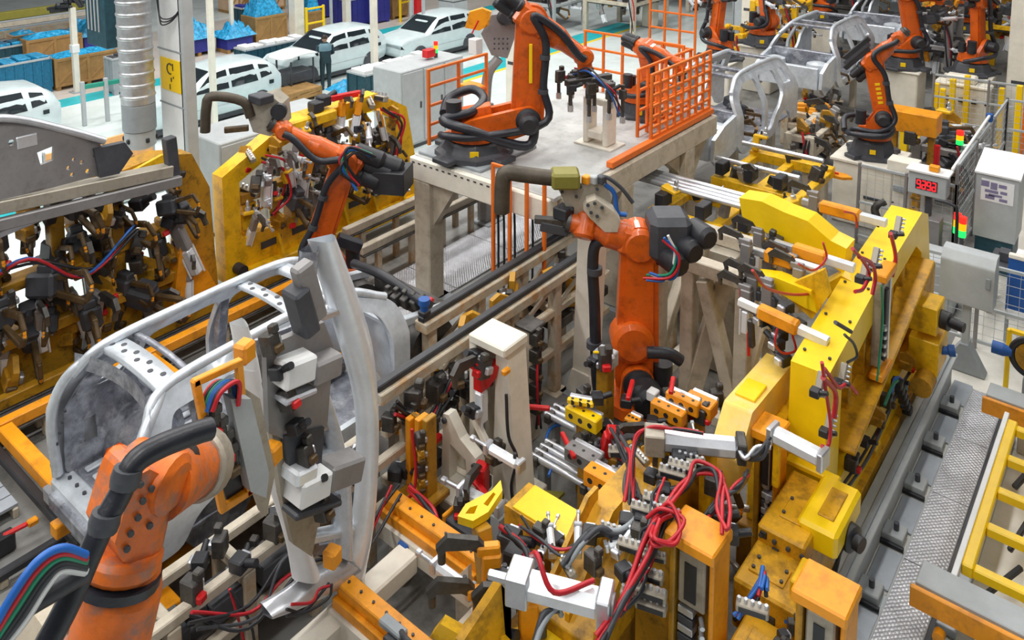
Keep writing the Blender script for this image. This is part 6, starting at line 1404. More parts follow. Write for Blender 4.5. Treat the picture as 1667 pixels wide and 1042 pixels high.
t = thing('amber_post', 'dirty amber steel post between car body and clamp tower', 'post', (-5.9, 5.6, 0))
for dx in (-.12, .02, .13): part(MB().span(-5.79 + dx, -5.72 + dx, 5.55, 5.70, .62, 1.42 + dx * .4, .008), 'flange', 'amber' if dx < .1 else 'yellow_dirty', t)
part(MB().span(-5.89, -5.60, 5.62, 5.66, .62, 1.40), 'web', 'yellow_dirty', t); part(MB().prism3([V(-5.81, 5.5, .62), V(-5.66, 5.5, .62), V(-5.71, 5.55, 1.1)], V(0, .04, 0)), 'rib', 'amber', t); part(MB().span(-5.92, -5.5, 5.40, 5.80, .55, .62), 'base_plate', 'yellow_dirty', t); part(MB().span(-5.9, -5.6, 5.5, 5.75, .006, .55), 'plinth', 'dark_metal', t)
for k in range(4): block(t, (-5.64, 5.5, .8 + .16 * k), (1, -.5, 0), s=.7, kind=('tool_block_b', 'tool_block')[k % 2])
hose(t, [V(-5.7, 5.45, 1.4), V(-5.65, 5.45, 1.0), V(-5.65, 5.4, .75), V(-5.8, 5.3, .6)], .016, 'red_hose')
for i, (x, y, h, lab) in enumerate(((-5.85, 7.0, 1.5, 'brown stained column just behind the amber post'), (-5.85, 7.6, 1.45, 'beige column with cables behind the clamp tower'))):
    t = thing('cable_column', lab, 'column', (x, y, 0)); part(MB().span(x - .1, x + .1, y - .1, y + .1, 0.006, h), 'shaft', ('beige_rust', 'beige')[i], t); part(MB().span(x - .14, x + .14, y - .14, y + .14, h, h + .05), 'cap', 'dark_metal', t)
    for k in range(5): block(t, (x + .14, y - .08, .5 + .22 * k), (1, 0, 0), s=.8)
    bundle(t, [V(x + .15, y, h), V(x + .2, y - .1, h * .6), V(x + .14, y, .2)], ['black', 'red_hose', 'black'], .016, .05, i)

# ------------------------------------------------------------------ tooling around the foot of the middle robot
def rail_stack(label, c, L, n, m, seed):
    t = thing('slide_stack', label, 'slide', (c[0], c[1], 0)); c = V(*c)
    for k in range(n): part(MB().cyl(c + V(-L / 2, .09 * k, .0), c + V(L / 2, .09 * k, 0), .035, n=10), 'guide_tube', m, t)
    for s in (-.4, .4): part(MB().box(c + V(L * s, .09 * (n - 1) / 2, -.02), (.08, .09 * n + .05, .10)), 'saddle', 'dark_metal', t); part(MB().box(c + V(L * s, .09 * (n - 1) / 2, -.04 - c.z / 2), (.1, .14, c.z - .06)), 'leg', 'grey_paint', t)
    return t
rail_stack('blue-grey slide tubes right of the clamp tower', (-4.75, 6.72, .62), .8, 4, 'steel', 1)
rail_stack('rear slide tubes beside the red lever', (-5.05, 7.25, .72), .6, 3, 'steel', 2)
def amber_block(label, px, py, z, L, w, h, seed, m='amber', rz=0):
    c = G(px, py, z); t = thing('amber_locator', label, 'locator', (c.x, c.y, 0)); R = Matrix.Rotation(rz, 3, 'Z')
    b_ = part(MB().box(c, (L, w, h), R, .012), 'locator_block', m, t)
    me = TM.get('dark_hole') or tmpl('dark_hole', MB().cyl((0, 0, -.002), (0, 0, .004), .03, n=10), 'black')
    for k in range(3): inst(me, 'hole', b_, Matrix.Translation(c - V(c.x, c.y, 0) + R @ V(L * (-.3 + .3 * k), -w / 2, 0)) @ Matrix.Rotation(math.pi / 2, 4, 'X')); inst(me, 'hole', b_, Matrix.Translation(c - V(c.x, c.y, 0) + R @ V(L * (-.3 + .3 * k), 0, h / 2)) @ Matrix.Scale(.6, 4))
    zb = .352 if -4.65 < c.x < -3.35 and 6.92 < c.y < 7.6 else .008
    part(MB().box(V(c.x, c.y, (z - h / 2 + zb) / 2), (L * .3, w * .45, z - h / 2 - zb), R), 'stand', 'yellow_dirty', t); part(MB().box(c + R @ V(0, w / 2 + .03, .02), (L * .9, .06, h * .7), R), 'steel_strip', 'steel', t)
    r = random.Random(seed)
    for k in range(3): block(t, c + V(r.uniform(-.3, .3), r.uniform(.1, .3), r.uniform(-.25, .05)), (1, r.uniform(-1, 1), 0), s=.9, kind=r.choice(('tool_block', 'tool_block_c')))
    return t
amber_block('bright yellow locator block with three holes left of the robot foot', 950, 680, .95, .42, .14, .16, 1, 'yellow_clean')
amber_block('amber locator block on the left tooling below the slides', 985, 785, 1.05, .42, .16, .18, 2)
amber_block('front amber locator block right of the robot foot', 1088, 672, 1.0, .40, .12, .16, 3)
amber_block('rear amber locator block right of the robot foot', 1112, 656, 1.08, .40, .10, .16, 4)
amber_block('wide amber locator block touching the pale box arm', 1140, 660, 1.05, .34, .2, .16, 5)
amber_block('small amber locator in front of the robot foot', 1030, 688, .9, .16, .12, .12, 6)
amber_block('dark stained locator block left of the hoses', 950, 745, .85, .4, .16, .16, 8, 'grey_plate')
amber_block('narrow yellow locator rail before the robot foot', 945, 655, 1.1, .3, .06, .06, 9, 'yellow_clean', .4)
t = thing('tooling_post', 'brown tooling post with silver clamp head beside the robot hose', 'tooling post', G(985, 660, .0))
q = G(985, 640, .9); part(MB().span(q.x - .08, q.x + .08, q.y - .08, q.y + .08, .006, 1.25), 'post', 'yellow_dirty', t); part(MB().box((q.x, q.y, 1.34), (.24, .2, .18)), 'clamp_head', 'steel', t); block(t, (q.x + .05, q.y - .1, 1.4), (1, -1, 0), s=1.1); block(t, (q.x - .1, q.y - .1, 1.3), (0, -1, 0), s=.9, kind='tool_block_c'); part(MB().beam((q.x - .1, q.y - .1, 1.42), (q.x + .05, q.y - .14, 1.5), .03, .03), 'yellow_strip', 'yellow_clean', t)
t = thing('cable_nest', 'tangle of dark tooling and red levers around the robot foot', 'tooling', (-4.3, 7.5, 0)); r = random.Random(31)
part(MB().span(-4.6, -3.4, 6.97, 7.55, .006, .35), 'tool_plate', 'grey_plate', t); part(MB().span(-4.3, -3.35, 6.7, 6.95, .006, .7), 'tool_plate', 'yellow_dirty', t)
clutter(t, [V(r.uniform(-4.5, -3.5), r.uniform(7.0, 7.52), r.uniform(.42, .9)) for k in range(40)] + [V(r.uniform(-4.2, -3.45), r.uniform(6.7, 6.95), r.uniform(.78, 1.15)) for k in range(14)], (1, .4, 0), 33, 1.05, ('tool_block', 'tool_block_c', 'aircyl', 'tool_block_b', 'clampg', 'clampr', 'valves', 'gun'))
for (x0, y0, x1, y1, z) in ((858, 662, 895, 665, .9), (915, 705, 935, 745, .9), (1022, 650, 1030, 620, 1.3), (1092, 640, 1096, 615, 1.3)): part(MB().beam(G(x0, y0, z), G(x1, y1, z), .05, .05), 'red_lever', 'red', t)
hose(t, [G(x, y, .6) for x, y in ((945, 690), (900, 695), (888, 725), (898, 755), (893, 775))], .016, 'blue_hose'); bundle(t, [G(x, y, 1.0) for x, y in ((990, 700), (1005, 730), (1020, 760), (1022, 800))], ['black', 'charcoal', 'black', 'red_hose'], .022, .05, 61)
t = thing('grey_tool_plate', 'pale grey floor plate with loose parts right of the clamp tower', 'plate', (-4.5, 6.2, 0)); part(MB().span(-4.85, -4.0, 5.95, 6.65, .006, .2), 'plate', 'grey_light', t); part(MB().span(-4.45, -4.25, 6.1, 6.35, .2, .24), 'dark_pad', 'charcoal', t)
for k in range(6): block(t, (-4.1 + .05 * (k % 2), 6.0 + .1 * k, .3 + .05 * (k % 3)), (1, k - 2, 0), s=.8, kind=('tool_block_c', 'tool_block')[k % 2])

# ------------------------------------------------------------------ long base wall, brackets and walkway at the right
t = thing('base_rail', 'long grey base rail between the yellow gate and the walkway', 'rail', (-2.0, 9, 0))
part(MB().span(-2.14, -2.0, 6.2, 12.0, .006, .42, .01), 'web', 'grey_light', t); part(MB().span(-2.16, -1.94, 6.2, 12.0, .42, .47, .006), 'top_flange', 'grey_light', t); part(MB().span(-2.06, -2.0, 6.2, 12.0, .47, .50, .004), 'track', 'grey_paint', t)
for k in range(6):
    y = 6.9 + .88 * k; sb = part(MB().span(-2.0, -1.79, y, y + .22, .016, .12, .01), 'anchor_bracket', 'grey_light', t); part(MB().cyl((-1.88, y + .11, .12), (-1.88, y + .11, .20), .028, n=8), 'anchor_bolt', 'charcoal', sb); part(MB().span(-2.0, -1.77, y - .05, y - .01, .016, .06, .004), 'shim', 'black', sb)
    pl = part(MB().span(-1.98, -1.76, y + .26, y + .80, .012, .03, .003), 'cover_plate', 'plate_grey', t)
t = thing('walkway', 'grey chequer-plate walkway beside the yellow gate', 'walkway', (-1.6, 9, 0))
for k in range(5): part(MB().span(-1.75, -1.36, 6.2 + 1.16 * k + .008, 7.36 + 1.16 * k - .008, .03, .055, .004), 'tread_plate', 'tread_plate', t)
part(MB().span(-1.755, -1.735, 6.2, 12.0, .02, .06, .004), 'edge_angle', 'grey_light', t); part(MB().span(-1.36, -1.31, 6.2, 11.6, .012, .05, .004), 'gutter', 'charcoal', t); part(MB().span(-1.31, -1.14, 7.9, 11.3, .006, .09, .006), 'kerb', 'plate_grey', t)
part(MB().box((-1.28, 8.9, .11), (.05, .08, .05)), 'orange_marker', 'lamp_amber', t)
# yellow ladder frame at the lower right
t = thing('ladder_frame', 'yellow ladder frame on amber end beams at the lower right', 'frame', (-.8, 9.3, 0))
gz = .62
for x in (-1.12, -.62, -.2): part(MB().span(x - .05, x + .05, 8.12, 10.7, gz - .12, gz, .012), 'side_beam', 'yellow_clean', t)
for y in (8.17, 8.8, 9.4, 10.0, 10.6): part(MB().span(-1.07, -.2, y - .05, y + .05, gz - .11, gz - .01, .012), 'rung', 'yellow_clean', t)
part(MB().span(-1.22, -1.17, 7.9, 10.8, gz - .1, gz + .01, .005), 'white_edge', 'white_paint', t)
for y in (7.62, 11.0): part(MB().span(-1.45, 0.2, y, y + .30, gz - .04, gz + .02, .008), 'end_plate', 'grey_light', t); part(MB().span(-1.48, .2, y - .06, y - .01, gz - .2, gz + .0, .008), 'amber_angle', 'amber', t); part(MB().span(-1.40, .2, y + .05, y + .2, gz - .22, gz - .05), 'end_beam', 'yellow_dirty', t)
for x in (-1.04, -.6, 0): 
    for y in (7.75, 11.1): part(MB().span(x - .06, x + .06, y - .06, y + .06, .006, gz - .22), 'leg', 'beige', t)
part(MB().beam((-1.05, 8.3, .15), (-.75, 8.7, .4), .05, .05), 'black_link', 'black', t); part(MB().beam((-.9, 9.1, .2), (-.75, 9.5, .45), .05, .05), 'black_link', 'black', t); part(MB().beam((-1.0, 10.1, .2), (-.8, 10.45, .45), .06, .05), 'black_link', 'black', t)
part(MB().lathe((-1.22, 7.5, gz - .32), (0, 1, 0), [(.05, 0), (.05, .08)], 12), 'eye_bolt', 'amber', t); part(MB().span(-1.0, -.7, 7.3, 7.5, .1, .3), 'dark_pad', 'charcoal', t)
for x in (-1.1, -.85, -.5): part(MB().cyl((x, 7.3, .05), (x, 7.3, .4), .04, n=10), 'buffer', ('white_paint', 'charcoal', 'grey_light')[int(x * 10) % 3], t)
# ------------------------------------------------------------------ robot on its cream pedestal, upper right
PB = V(-4.42, 16.75, 1.3)
t = thing('robot_pedestal', 'tall cream robot pedestal at the upper right', 'pedestal', (PB.x, PB.y, 0)); part(MB().span(-5.0, -3.9, 16.2, 17.3, .006, 1.24, .03), 'block', 'cream', t); part(MB().span(-5.05, -3.85, 16.15, 17.35, 1.24, 1.3, .01), 'top_plate', 'cream', t); part(MB().span(-4.4, -4.1, 16.17, 16.2, .6, .66), 'slot', 'charcoal', t)
S5, E5 = GV(1438, 188, PB), GV(1422, 98, PB); W5 = GV(1462, 62, PB); T5 = GV(1478, 48, PB)
rb = robot('orange robot with yellow lettering on the cream pedestal', PB, S5, E5, W5, T5, .82, lettering=True, rr=(.2, .22))
part(MB().tube([PB + V(-.5, -.2, .45), PB + V(-.6, .2, .6), PB + V(-.2, .4, .65), PB + V(.3, .1, .6), PB + V(.3, -.4, .55), PB + V(-.2, -.5, .5), PB + V(-.5, -.1, .4)], .06, 8), 'coiled_hose', 'black_rubber', rb)
for k in range(3): part(MB().beam(GV(1375, 95 + 8 * k, PB), GV(1415, 62 + 8 * k, PB), .1, .1), 'dress_pack', ('black', 'charcoal', 'black')[k], rb)
t = thing('parts_hopper', 'amber sheet-metal hopper on legs beside the pedestal', 'hopper', G(1480, 330, 0)); q = G(1480, 330, 0)
part(MB().box(q + V(0, 0, 1.75), (.95, .5, .42)), 'hopper_box', 'amber', t)
for s in (-.35, .35): part(MB().box(q + V(s, 0, .78), (.12, .12, 1.54)), 'leg', 'yellow_dirty', t)
block(t, q + V(0, -.2, 1.45), (1, 0, 0), s=1.4); part(MB().cyl(q + V(.5, -.2, .9), q + V(.5, -.2, 1.4), .06), 'extinguisher', 'red', t)
t = thing('cream_stand', 'cream equipment stand with bolted brackets before the pedestal', 'stand', (-3.7, 15.9, 0)); part(MB().span(-3.75, -3.45, 15.62, 15.85, .006, 1.5), 'pillar_box', 'cream', t); part(MB().span(-3.85, -3.35, 15.55, 15.9, 1.5, 1.7), 'head', 'cream', t); part(MB().span(-3.4, -3.28, 15.5, 15.65, .006, 1.65), 'amber_ladder', 'yellow_dirty', t); part(MB().tube([V(-3.85, 15.55, .9), V(-4.0, 15.5, .75), V(-3.9, 15.45, .55), V(-3.7, 15.5, .4)], .07), 'dark_clamp', 'dark_metal', t); part(MB().box((-3.6, 15.55, 1.2), (.25, .04, .12)), 'name_plate', 'grey_paint', t)
for k in range(6): part(MB().box((-3.34, 15.48, .25 + .22 * k), (.16, .04, .05)), 'rung', 'yellow_dirty', t)
t = thing('orange_paddle', 'orange paddle with red arrow lying left of the pedestal', 'paddle', G(1365, 290, 1.2)); q = G(1365, 288, 1.2)
part(MB().prism3([q + V(-.5, -.1, 0), q + V(.1, -.12, 0), q + V(.25, .0, 0), q + V(.1, .12, 0), q + V(-.5, .1, 0)], V(0, 0, .05)), 'blade', 'amber', t); part(MB().beam(q + V(-.7, 0, .06), q + V(.0, 0, .06), .05, .03), 'red_arrow', 'red', t); part(MB().box(V(q.x - .6, q.y, .59), (.12, .12, 1.16)), 'post', 'beige', t)

# ------------------------------------------------------------------ bare bodies further along the line
def frame_body(label, y0, dz, dx=0.0):
    t = thing('car_body', label, 'car', (-7.1 + dx, y0 + 4.7, .8 + dz), 'bare bodies further along the line'); cx = -7.1 + dx; top = 9.2 + y0  # mirrored in y: front towards the viewer
    for s in (1, -1):
        part(body_side(MB(), cx, s, 9.4 + y0, HOLES, SIDE, dz, .07, .2, -1), 'side_frame', 'body_steel', t)
        part(MB().tube([V(cx + s * (hw(z) - .03), 9.4 + y0 - y, z + dz) for y, z in ((3.3, 2.03), (3.56, 2.28), (4.4, 2.33), (5.6, 2.31), (6.2, 2.07))], .05, 8, 4), 'roof_rail', 'body_steel', t)
        part(MB().prism3([V(cx + s * .88, 9.4 + y0 - y, z + dz) for y, z in ((6.3, 1.0), (6.3, 1.72), (6.9, 1.62), (7.3, 1.45), (7.35, 1.05), (7.1, .85))], V(-s * .08, 0, 0)), 'fender', 'body_steel', t)
    for y in (3.64, 5.1, 5.66): part(MB().span(cx - .58, cx + .58, 9.4 + y0 - y - .07, 9.4 + y0 - y + .07, 2.24 + dz, 2.31 + dz), 'roof_bow', 'body_inner', t)
    part(MB().span(cx - .8, cx + .8, 3.2 + y0, 6.1 + y0, .9 + dz, .96 + dz), 'floor_pan', 'body_inner', t); part(MB().span(cx - .8, cx + .8, 3.05 + y0, 3.2 + y0, .95 + dz, 1.75 + dz), 'firewall', 'body_inner', t)
    part(MB().span(cx - .75, cx + .75, 2.1 + y0, 2.25 + y0, 1.0 + dz, 1.55 + dz), 'front_panel', 'body_steel', t)
    for s in (-1, 1): part(MB().span(cx + s * .5 - .1, cx + s * .5 + .1, 2.2 + y0, 3.1 + y0, 1.0 + dz, 1.2 + dz), 'front_rail', 'body_steel', t); b = MB(); b.lathe(V(cx + s * .55, 2.65 + y0, 1.2 + dz), V(0, 0, 1), [(.3, 0), (.26, .35), (.1, .4)], 14); part(b, 'strut_tower', 'body_steel', t)
    for s in (-1, 1):
        for y in (3.6, 5.6): part(MB().span(cx + s * .6 - .08, cx + s * .6 + .08, y0 + y - .08, y0 + y + .08, .006, .88 + dz), 'stand_post', 'beige', t)
    r = random.Random(int(y0)); clutter(t, [V(cx + r.uniform(-.6, .6), y0 + r.uniform(3.4, 5.8), 1.0 + dz + r.uniform(0, .3)) for k in range(6)], (1, 0, 0), int(y0), 1.0, ('tool_block', 'gun', 'tool_block_c'))
    return t
frame_body('grey bare body frame just right of the orange mesh railing', 12.25, .30, -.4)
frame_body('shiny bare body further back under the yellow grippers', 18.4, .30, -.45)
frame_body('farthest bare body, seen at the top edge', 24.8, .3, -.3)

# ------------------------------------------------------------------ far robots and station frames
def far_robot(label, px, py, z, h, yaw, k=.9, lean=.3, reach=.8, off=(0, 0, 0)):
    b = G(px, py, z) + V(*off); d = V(math.cos(yaw), math.sin(yaw), 0)
    S = b + V(0, 0, .75 * k) + d * .25; E = S + V(0, 0, h) - d * lean; W = E + d * reach + V(0, 0, -.1); T = W + V(0, 0, -.3) + d * .05
    if z > .3:
        t = thing('robot_plinth', 'cream plinth under the robot ' + label.split('robot ')[1], 'plinth', (b.x, b.y, 0)); part(MB().span(b.x - .5, b.x + .5, b.y - .5, b.y + .5, .006, z - .05, .03), 'block', 'cream', t); part(MB().span(b.x - .55, b.x + .55, b.y - .55, b.y + .55, z - .05, z, .01), 'top_plate', 'cream', t)
    r = robot(label, b, S, E, W, T, k, hoses=True)
    t = thing('robot_gripper', 'dark tool carried by the robot ' + label.split('robot ')[1], 'gripper', T); q = random.Random(int(px)); part(MB().box(T, (.4, .3, .12)), 'carrier', 'dark_metal', t)
    clutter(t, [T + V(q.uniform(-.4, .4), q.uniform(-.3, .3), q.uniform(-.3, .1)) for i in range(7)], d, int(px), 1.1, ('tool_block', 'gun', 'tool_block_c', 'aircyl'))
far_robot('orange robot seen over the right end of the mesh railing', 1172, 95, 1.3, 1.1, 2.6, .95, .2, .7)
far_robot('orange robot at the top beside the grey screen', 1285, 78, 1.4, 1.2, -.4, 1.0, .3, .5, (-.85, 0, 0))
far_robot('orange robot behind the lettered robot', 1445, 105, 1.3, 1.3, .6, 1.0, .3, .9, (.4, 0, 0))
far_robot('orange robot at the top right over the cream plinth', 1582, 118, 1.4, 1.2, 1.3, .95, .2, .8)
far_robot('orange robot at the top edge centre right', 1360, 42, 1.4, 1.2, 3.0, 1.0, .3, .8, (-.75, .9, 0))
far_robot('orange robot near the top right edge', 1530, 45, 1.4, 1.3, -2.5, 1.0, .3, .5, (.7, 0, 0))
def station(label, px, py, sx, sy, h, seed, m='beige', dens=16, kinds=('tool_block', 'tool_block_b', 'tool_block_c', 'clamp', 'gun', 'aircyl', 'valves', 'clampg'), s=1.3):
    c = G(px, py, 0); t = thing('station_frame', label, 'frame', c); r = random.Random(seed)
    for (x, y) in ((0, 0), (-sx, 0), (0, sy), (-sx, sy)): part(MB().span(c.x + x - .09, c.x + x + .09, c.y + y - .09, c.y + y + .09, .006, h), 'post', m, t)
    for z in (h - .1, h * .55):
        for y in (0, sy): part(MB().span(c.x - sx, c.x, c.y + y - .07, c.y + y + .07, z - .07, z + .07), 'beam', m, t)
        for x in (0, -sx): part(MB().span(c.x + x - .07, c.x + x + .07, c.y, c.y + sy, z - .06, z + .06), 'beam', m, t)
    part(MB().span(c.x - sx, c.x, c.y, c.y + sy, h * .5, h * .5 + .05), 'deck', 'dark_metal', t)
    clutter(t, [V(c.x - r.uniform(0, sx), c.y + r.uniform(0, sy), r.uniform(h * .35, h * 1.05)) for k in range(dens)], (1, -.4, 0), seed, s, kinds)
    bundle(t, [V(c.x - sx * .2, c.y - .1, h), V(c.x, c.y - .15, h * .6), V(c.x + .05, c.y, .3)], ['red_hose', 'black', 'black'], .025, .1, seed)
    return t
YK = ('tool_block_b', 'clamp', 'pin', 'tool_block_b', 'aircyl', 'tool_block')
station('dark station frame below the shiny bare body', 1330, 245, .8, 1.5, .9, 71, 'beige_rust', 24)
station('beige station frame right of the nearer bare body', 1318, 290, .5, 1.8, .95, 72, 'beige', 18)
station('yellow clamp station above the shiny bare body', 1290, 122, 1.4, 1.3, 2.3, 73, 'yellow', 26, YK)
station('yellow tooling table left of the grey screen', 1205, 112, 1.0, 1.2, 1.2, 74, 'yellow', 8, YK)
station('crowded grey station at the top right', 1540, 150, 1.0, 1.4, 2.4, 75, 'grey_plate', 34)
station('crowded station at the top edge, far right', 1640, 70, 2.2, 2.4, 2.4, 76, 'beige', 30)
station('yellow tool rack at the far right of the top', 1655, 125, .9, 1.2, 2.8, 77, 'yellow', 16, YK)
station('brown crowded station at the top edge middle', 1470, 35, 3.0, 2.5, 2.8, 78, 'beige_rust', 36)
station('dark crowded station behind the lettered robot', 1390, 75, 1.6, 2.4, 2.6, 79, 'dark_metal', 26)
station('far grey station behind the platform railing', 1030, 64, 2.2, 2.6, 2.4, 80, 'beige', 26)
station('far station left of the ladder cage', 900, 55, 2.2, 2.2, 2.0, 81, 'grey_light', 22)
station('far crowded station at the top edge right of the ladder', 1120, 20, 2.4, 2.4, 2.6, 82, 'beige', 24)
station('farthest station at the top edge', 1250, 8, 3.0, 2.5, 2.6, 83, 'beige', 24)
station('far crowded station at the top right corner', 1590, 18, 2.5, 2.4, 3.0, 84, 'yellow', 26)
station('crowded grey equipment behind the red display', 1565, 330, .9, 1.6, 1.1, 95, 'grey_plate', 26, ('tool_block', 'tool_block_c', 'aircyl', 'valves', 'gun'), 1.2)
# grey screen and cream posts at the top
c = G(1250, 70, 0); t = thing('grey_screen', 'large grey screen panel at the top between two robots', 'screen', c)
part(MB().span(c.x - 1.4, c.x + .6, c.y, c.y + .08, .3, 4.2), 'panel', 'grey_light', t)
for x in (-1.45, -.4, .6): part(MB().span(c.x + x, c.x + x + .06, c.y - .05, c.y + .1, .006, 4.3), 'post', 'grey_paint', t)
def bigcol(label, px, py, w, h, m='cream'):
    c = G(px, py, 0); t = thing('machine_column', label, 'column', c); part(MB().span(c.x - w, c.x, c.y, c.y + w, .03, h, .02), 'shaft', m, t); part(MB().span(c.x - w * 1.2, c.x + w * .2, c.y - w * .2, c.y + w * 1.2, 0.006, .03), 'base_plate', 'grey_paint', t); part(MB().span(c.x - w * .8, c.x - w * .2, c.y - .01, c.y, h * .3, h * .32), 'slot', 'charcoal', t)
bigcol('cream column standing before the grey screen', 1222, 85, .4, 5)
bigcol('tall wide cream column near the right edge', 1672, 218, .55, 4.2)
bigcol('cream column behind the ladder cage', 1062, 46, .5, 5)
bigcol('cream column behind the left platform railing', 842, 185, .42, 4.5)
c = G(1580, 235, 0) + V(0, .75, 0); t = thing('machine_cabinet', 'wide cream machine with stepped top at the right', 'machine', c); part(MB().span(c.x - 1.0, c.x + .2, c.y, c.y + .4, .006, 1.2, .03), 'body', 'cream', t); part(MB().span(c.x - 1.05, c.x + .25, c.y - .05, c.y + .42, 1.2, 1.3, .03), 'lid', 'cream', t); part(MB().span(c.x - .8, c.x - .1, c.y + .05, c.y + .35, 1.3, 1.5, .04), 'hood', 'cream', t)
for k in range(5): block(t, (c.x - .7 + .3 * k, c.y - .08, .9), (0, -1, 0), s=.8, kind='tool_block_c')
# yellow guard posts
for k, (px, py, h) in enumerate(((1520, 215, 1.3), (1531, 218, 1.2), (1546, 222, 1.5), (1553, 210, 1.2), (1569, 222, 1.6), (1625, 240, 1.5), (1652, 260, 1.8))):
    c = G(px, py, 0); w = ('thin', 'second', 'tall', 'short', 'broad', 'right-hand', 'outermost')[k]
    t = thing('guard_post', w + ' yellow guard post of the row near the cream machine', 'bollard', c, 'yellow guard posts by the cream machine'); part(MB().box(c + V(0, 0, h / 2), (.13, .13, h)), 'post', 'yellow_clean', t); part(MB().box(c + V(0, 0, .02), (.26, .26, .03)), 'foot', 'yellow', t)
station('low yellow tooling frame behind the meshed fence', 1545, 262, 1.0, .8, .7, 91, 'yellow_clean', 12, YK)
railing('orange ladder rail at the right edge', V(*G(1660, 285, 0)) , V(*G(1690, 290, 0)), 4.5, 2, [.3 * k for k in range(1, 15)])

# ------------------------------------------------------------------ mesh fence, display, cabinets at the right
def fence(label, a, e, h, rails, n, mesh=True, m='grey_light'):
    a, e = Vector(a), Vector(e); t = thing('mesh_fence', label, 'fence', a); d = (e - a).normalized()
    for k in range(n + 1): p = a.lerp(e, k / n); part(MB().box(p + V(0, 0, h / 2), (.055, .055, h)), 'post', 'grey_plate', t)
    for z in rails: part(MB().beam(a + V(0, 0, z), e + V(0, 0, z), .04, .05, ZUP, .005), 'rail', m, t)
    if mesh:
        b = MB(); L = (e - a).length; k = 0; up = max(rails)
        while k * .14 < L: p = a + d * (k * .14); b.beam(p + V(0, 0, .1), p + V(0, 0, up), .006, .006, d, 0); k += 1
        z = .1
        while z < up: b.beam(a + V(0, 0, z), e + V(0, 0, z), .006, .006, ZUP, 0); z += .14
        o = part(b, 'wire_mesh', 'grey_light', t); o['kind'] = 'stuff'
    return t
fence('mesh fence with two silver rails in front of the white cabinet', (-2.95, 13.1, 0), (-.9, 13.2, 0), 1.35, (1.3, .65, .12), 2)
fence('mesh fence with silver top rail behind the red display', (-4.3, 15.5, 0), (-2.7, 15.5, 0), 1.55, (1.5, .8, .15), 2)
fence('mesh fence along the aisle running up behind the display', (-2.7, 15.5, 0), (-2.7, 20.5, 0), 1.9, (1.85, .9, .15), 3)
fence('long mesh fence with silver rails across the far right', (-2.7, 20.5, 0), (1.0, 20.8, 0), 1.9, (1.85, 1.2, .5), 3)
fence('far mesh fence before the yellow guard posts', (-4.6, 22.6, 0), (-1.0, 22.9, 0), 1.7, (1.65, 1.1, .5), 3)
# display
q = V(-3.08, 15.2, 0); t = thing('display_board', 'light grey display box with glowing red digits', 'display', q)
part(MB().span(-3.38, -2.78, 15.1, 15.4, 1.35, 1.75, .015), 'housing', 'grey_light', t); part(MB().span(-3.42, -2.74, 15.06, 15.44, 1.75, 1.79, .006), 'top', 'white_paint', t); sc = part(MB().span(-3.26, -2.92, 15.085, 15.10, 1.46, 1.64, .003), 'screen', 'black', t)
for k in range(4):
    x = -3.24 + .08 * k; b = MB()
    for (dx, dz, w, h_) in ((.03, .155, .05, .022), (.03, .085, .05, .022), (.03, .02, .05, .022), (.058, .12, .018, .07), (.004, .05 if k % 2 else .12, .018, .07), (.058, .05, .018, .07)): b.box((x + dx, 15.082, 1.462 + dz), (w, .006, h_), None, 0)
    part(b, 'digit', 'led_red', sc)
part(MB().box((-3.08, 15.3, .68), (.1, .1, 1.34)), 'post', 'charcoal', t); part(MB().span(-3.3, -2.85, 15.1, 15.4, .35, .95), 'lower_unit', 'grey_plate', t); part(MB().box((-3.0, 15.2, 1.84), (.16, .12, .1)), 'beacon', 'amber', t)
# white cabinet with printed sheet
t = thing('control_cabinet', 'white sloped-top control cabinet with a printed sheet at the right', 'cabinet', (-2.05, 16.2, 0)); x0, x1, y0, y1 = -2.45, -1.82, 15.75, 16.5
part(MB().prism([(y0, .62), (y0, 1.72), (y0 + .12, 1.78), (y1, 1.9), (y1, .62)], ((x0 + x1) / 2, 0, 0), (0, 1, 0), (0, 0, 1), x1 - x0), 'housing', 'grey_light', t); part(MB().prism3([V(x0 - .03, y0 - .03, 1.74), V(x1 + .03, y0 - .03, 1.74), V(x1 + .03, y1 + .03, 1.93), V(x0 - .03, y1 + .03, 1.93)], V(0, 0, .03)), 'roof', 'white_paint', t); part(MB().span(x0 + .03, x1 - .03, y0 + .03, y1 - .03, .006, .62), 'plinth', 'teal_bin', t)
sh = part(MB().span(x0 + .08, x1 - .06, y0 - .008, y0, 1.28, 1.66, .002), 'printed_sheet', 'white_paint', t)
for (u, v, w, h_) in ((.14, 1.58, .12, .1), (.27, 1.56, .1, .12), (.4, 1.58, .12, .06), (.24, 1.46, .2, .05), (.42, 1.47, .1, .05), (.22, 1.36, .14, .07), (.42, 1.34, .12, .05), (.3, 1.4, .2, .04)): part(MB().span(x0 + u - w / 2, x0 + u + w / 2, y0 - .012, y0 - .008, v - h_ / 2, v + h_ / 2, 0), 'print', 'poster_ink', sh)
for (x, y) in ((-2.62, 15.3), (-2.52, 15.2)):
    t = thing('signal_tower', ('left' if x < -2.55 else 'right') + ' signal tower of the pair with red amber green lamps', 'signal lamp', (x, y, 0)); part(MB().cyl((x, y, .006), (x, y, .75), .03), 'pole', 'charcoal', t)
    for k, m in enumerate(('lamp_green', 'lamp_amber', 'lamp_red')): part(MB().cyl((x, y, .76 + .12 * k), (x, y, .87 + .12 * k), .06), 'lens', m, t)
t = thing('signal_tower', 'small signal tower on the far cream machine', 'signal lamp', G(1562, 235, 1.2)); q = G(1562, 235, 1.2)
part(MB().cyl(V(q.x, q.y, .006), q, .03), 'pole', 'charcoal', t)
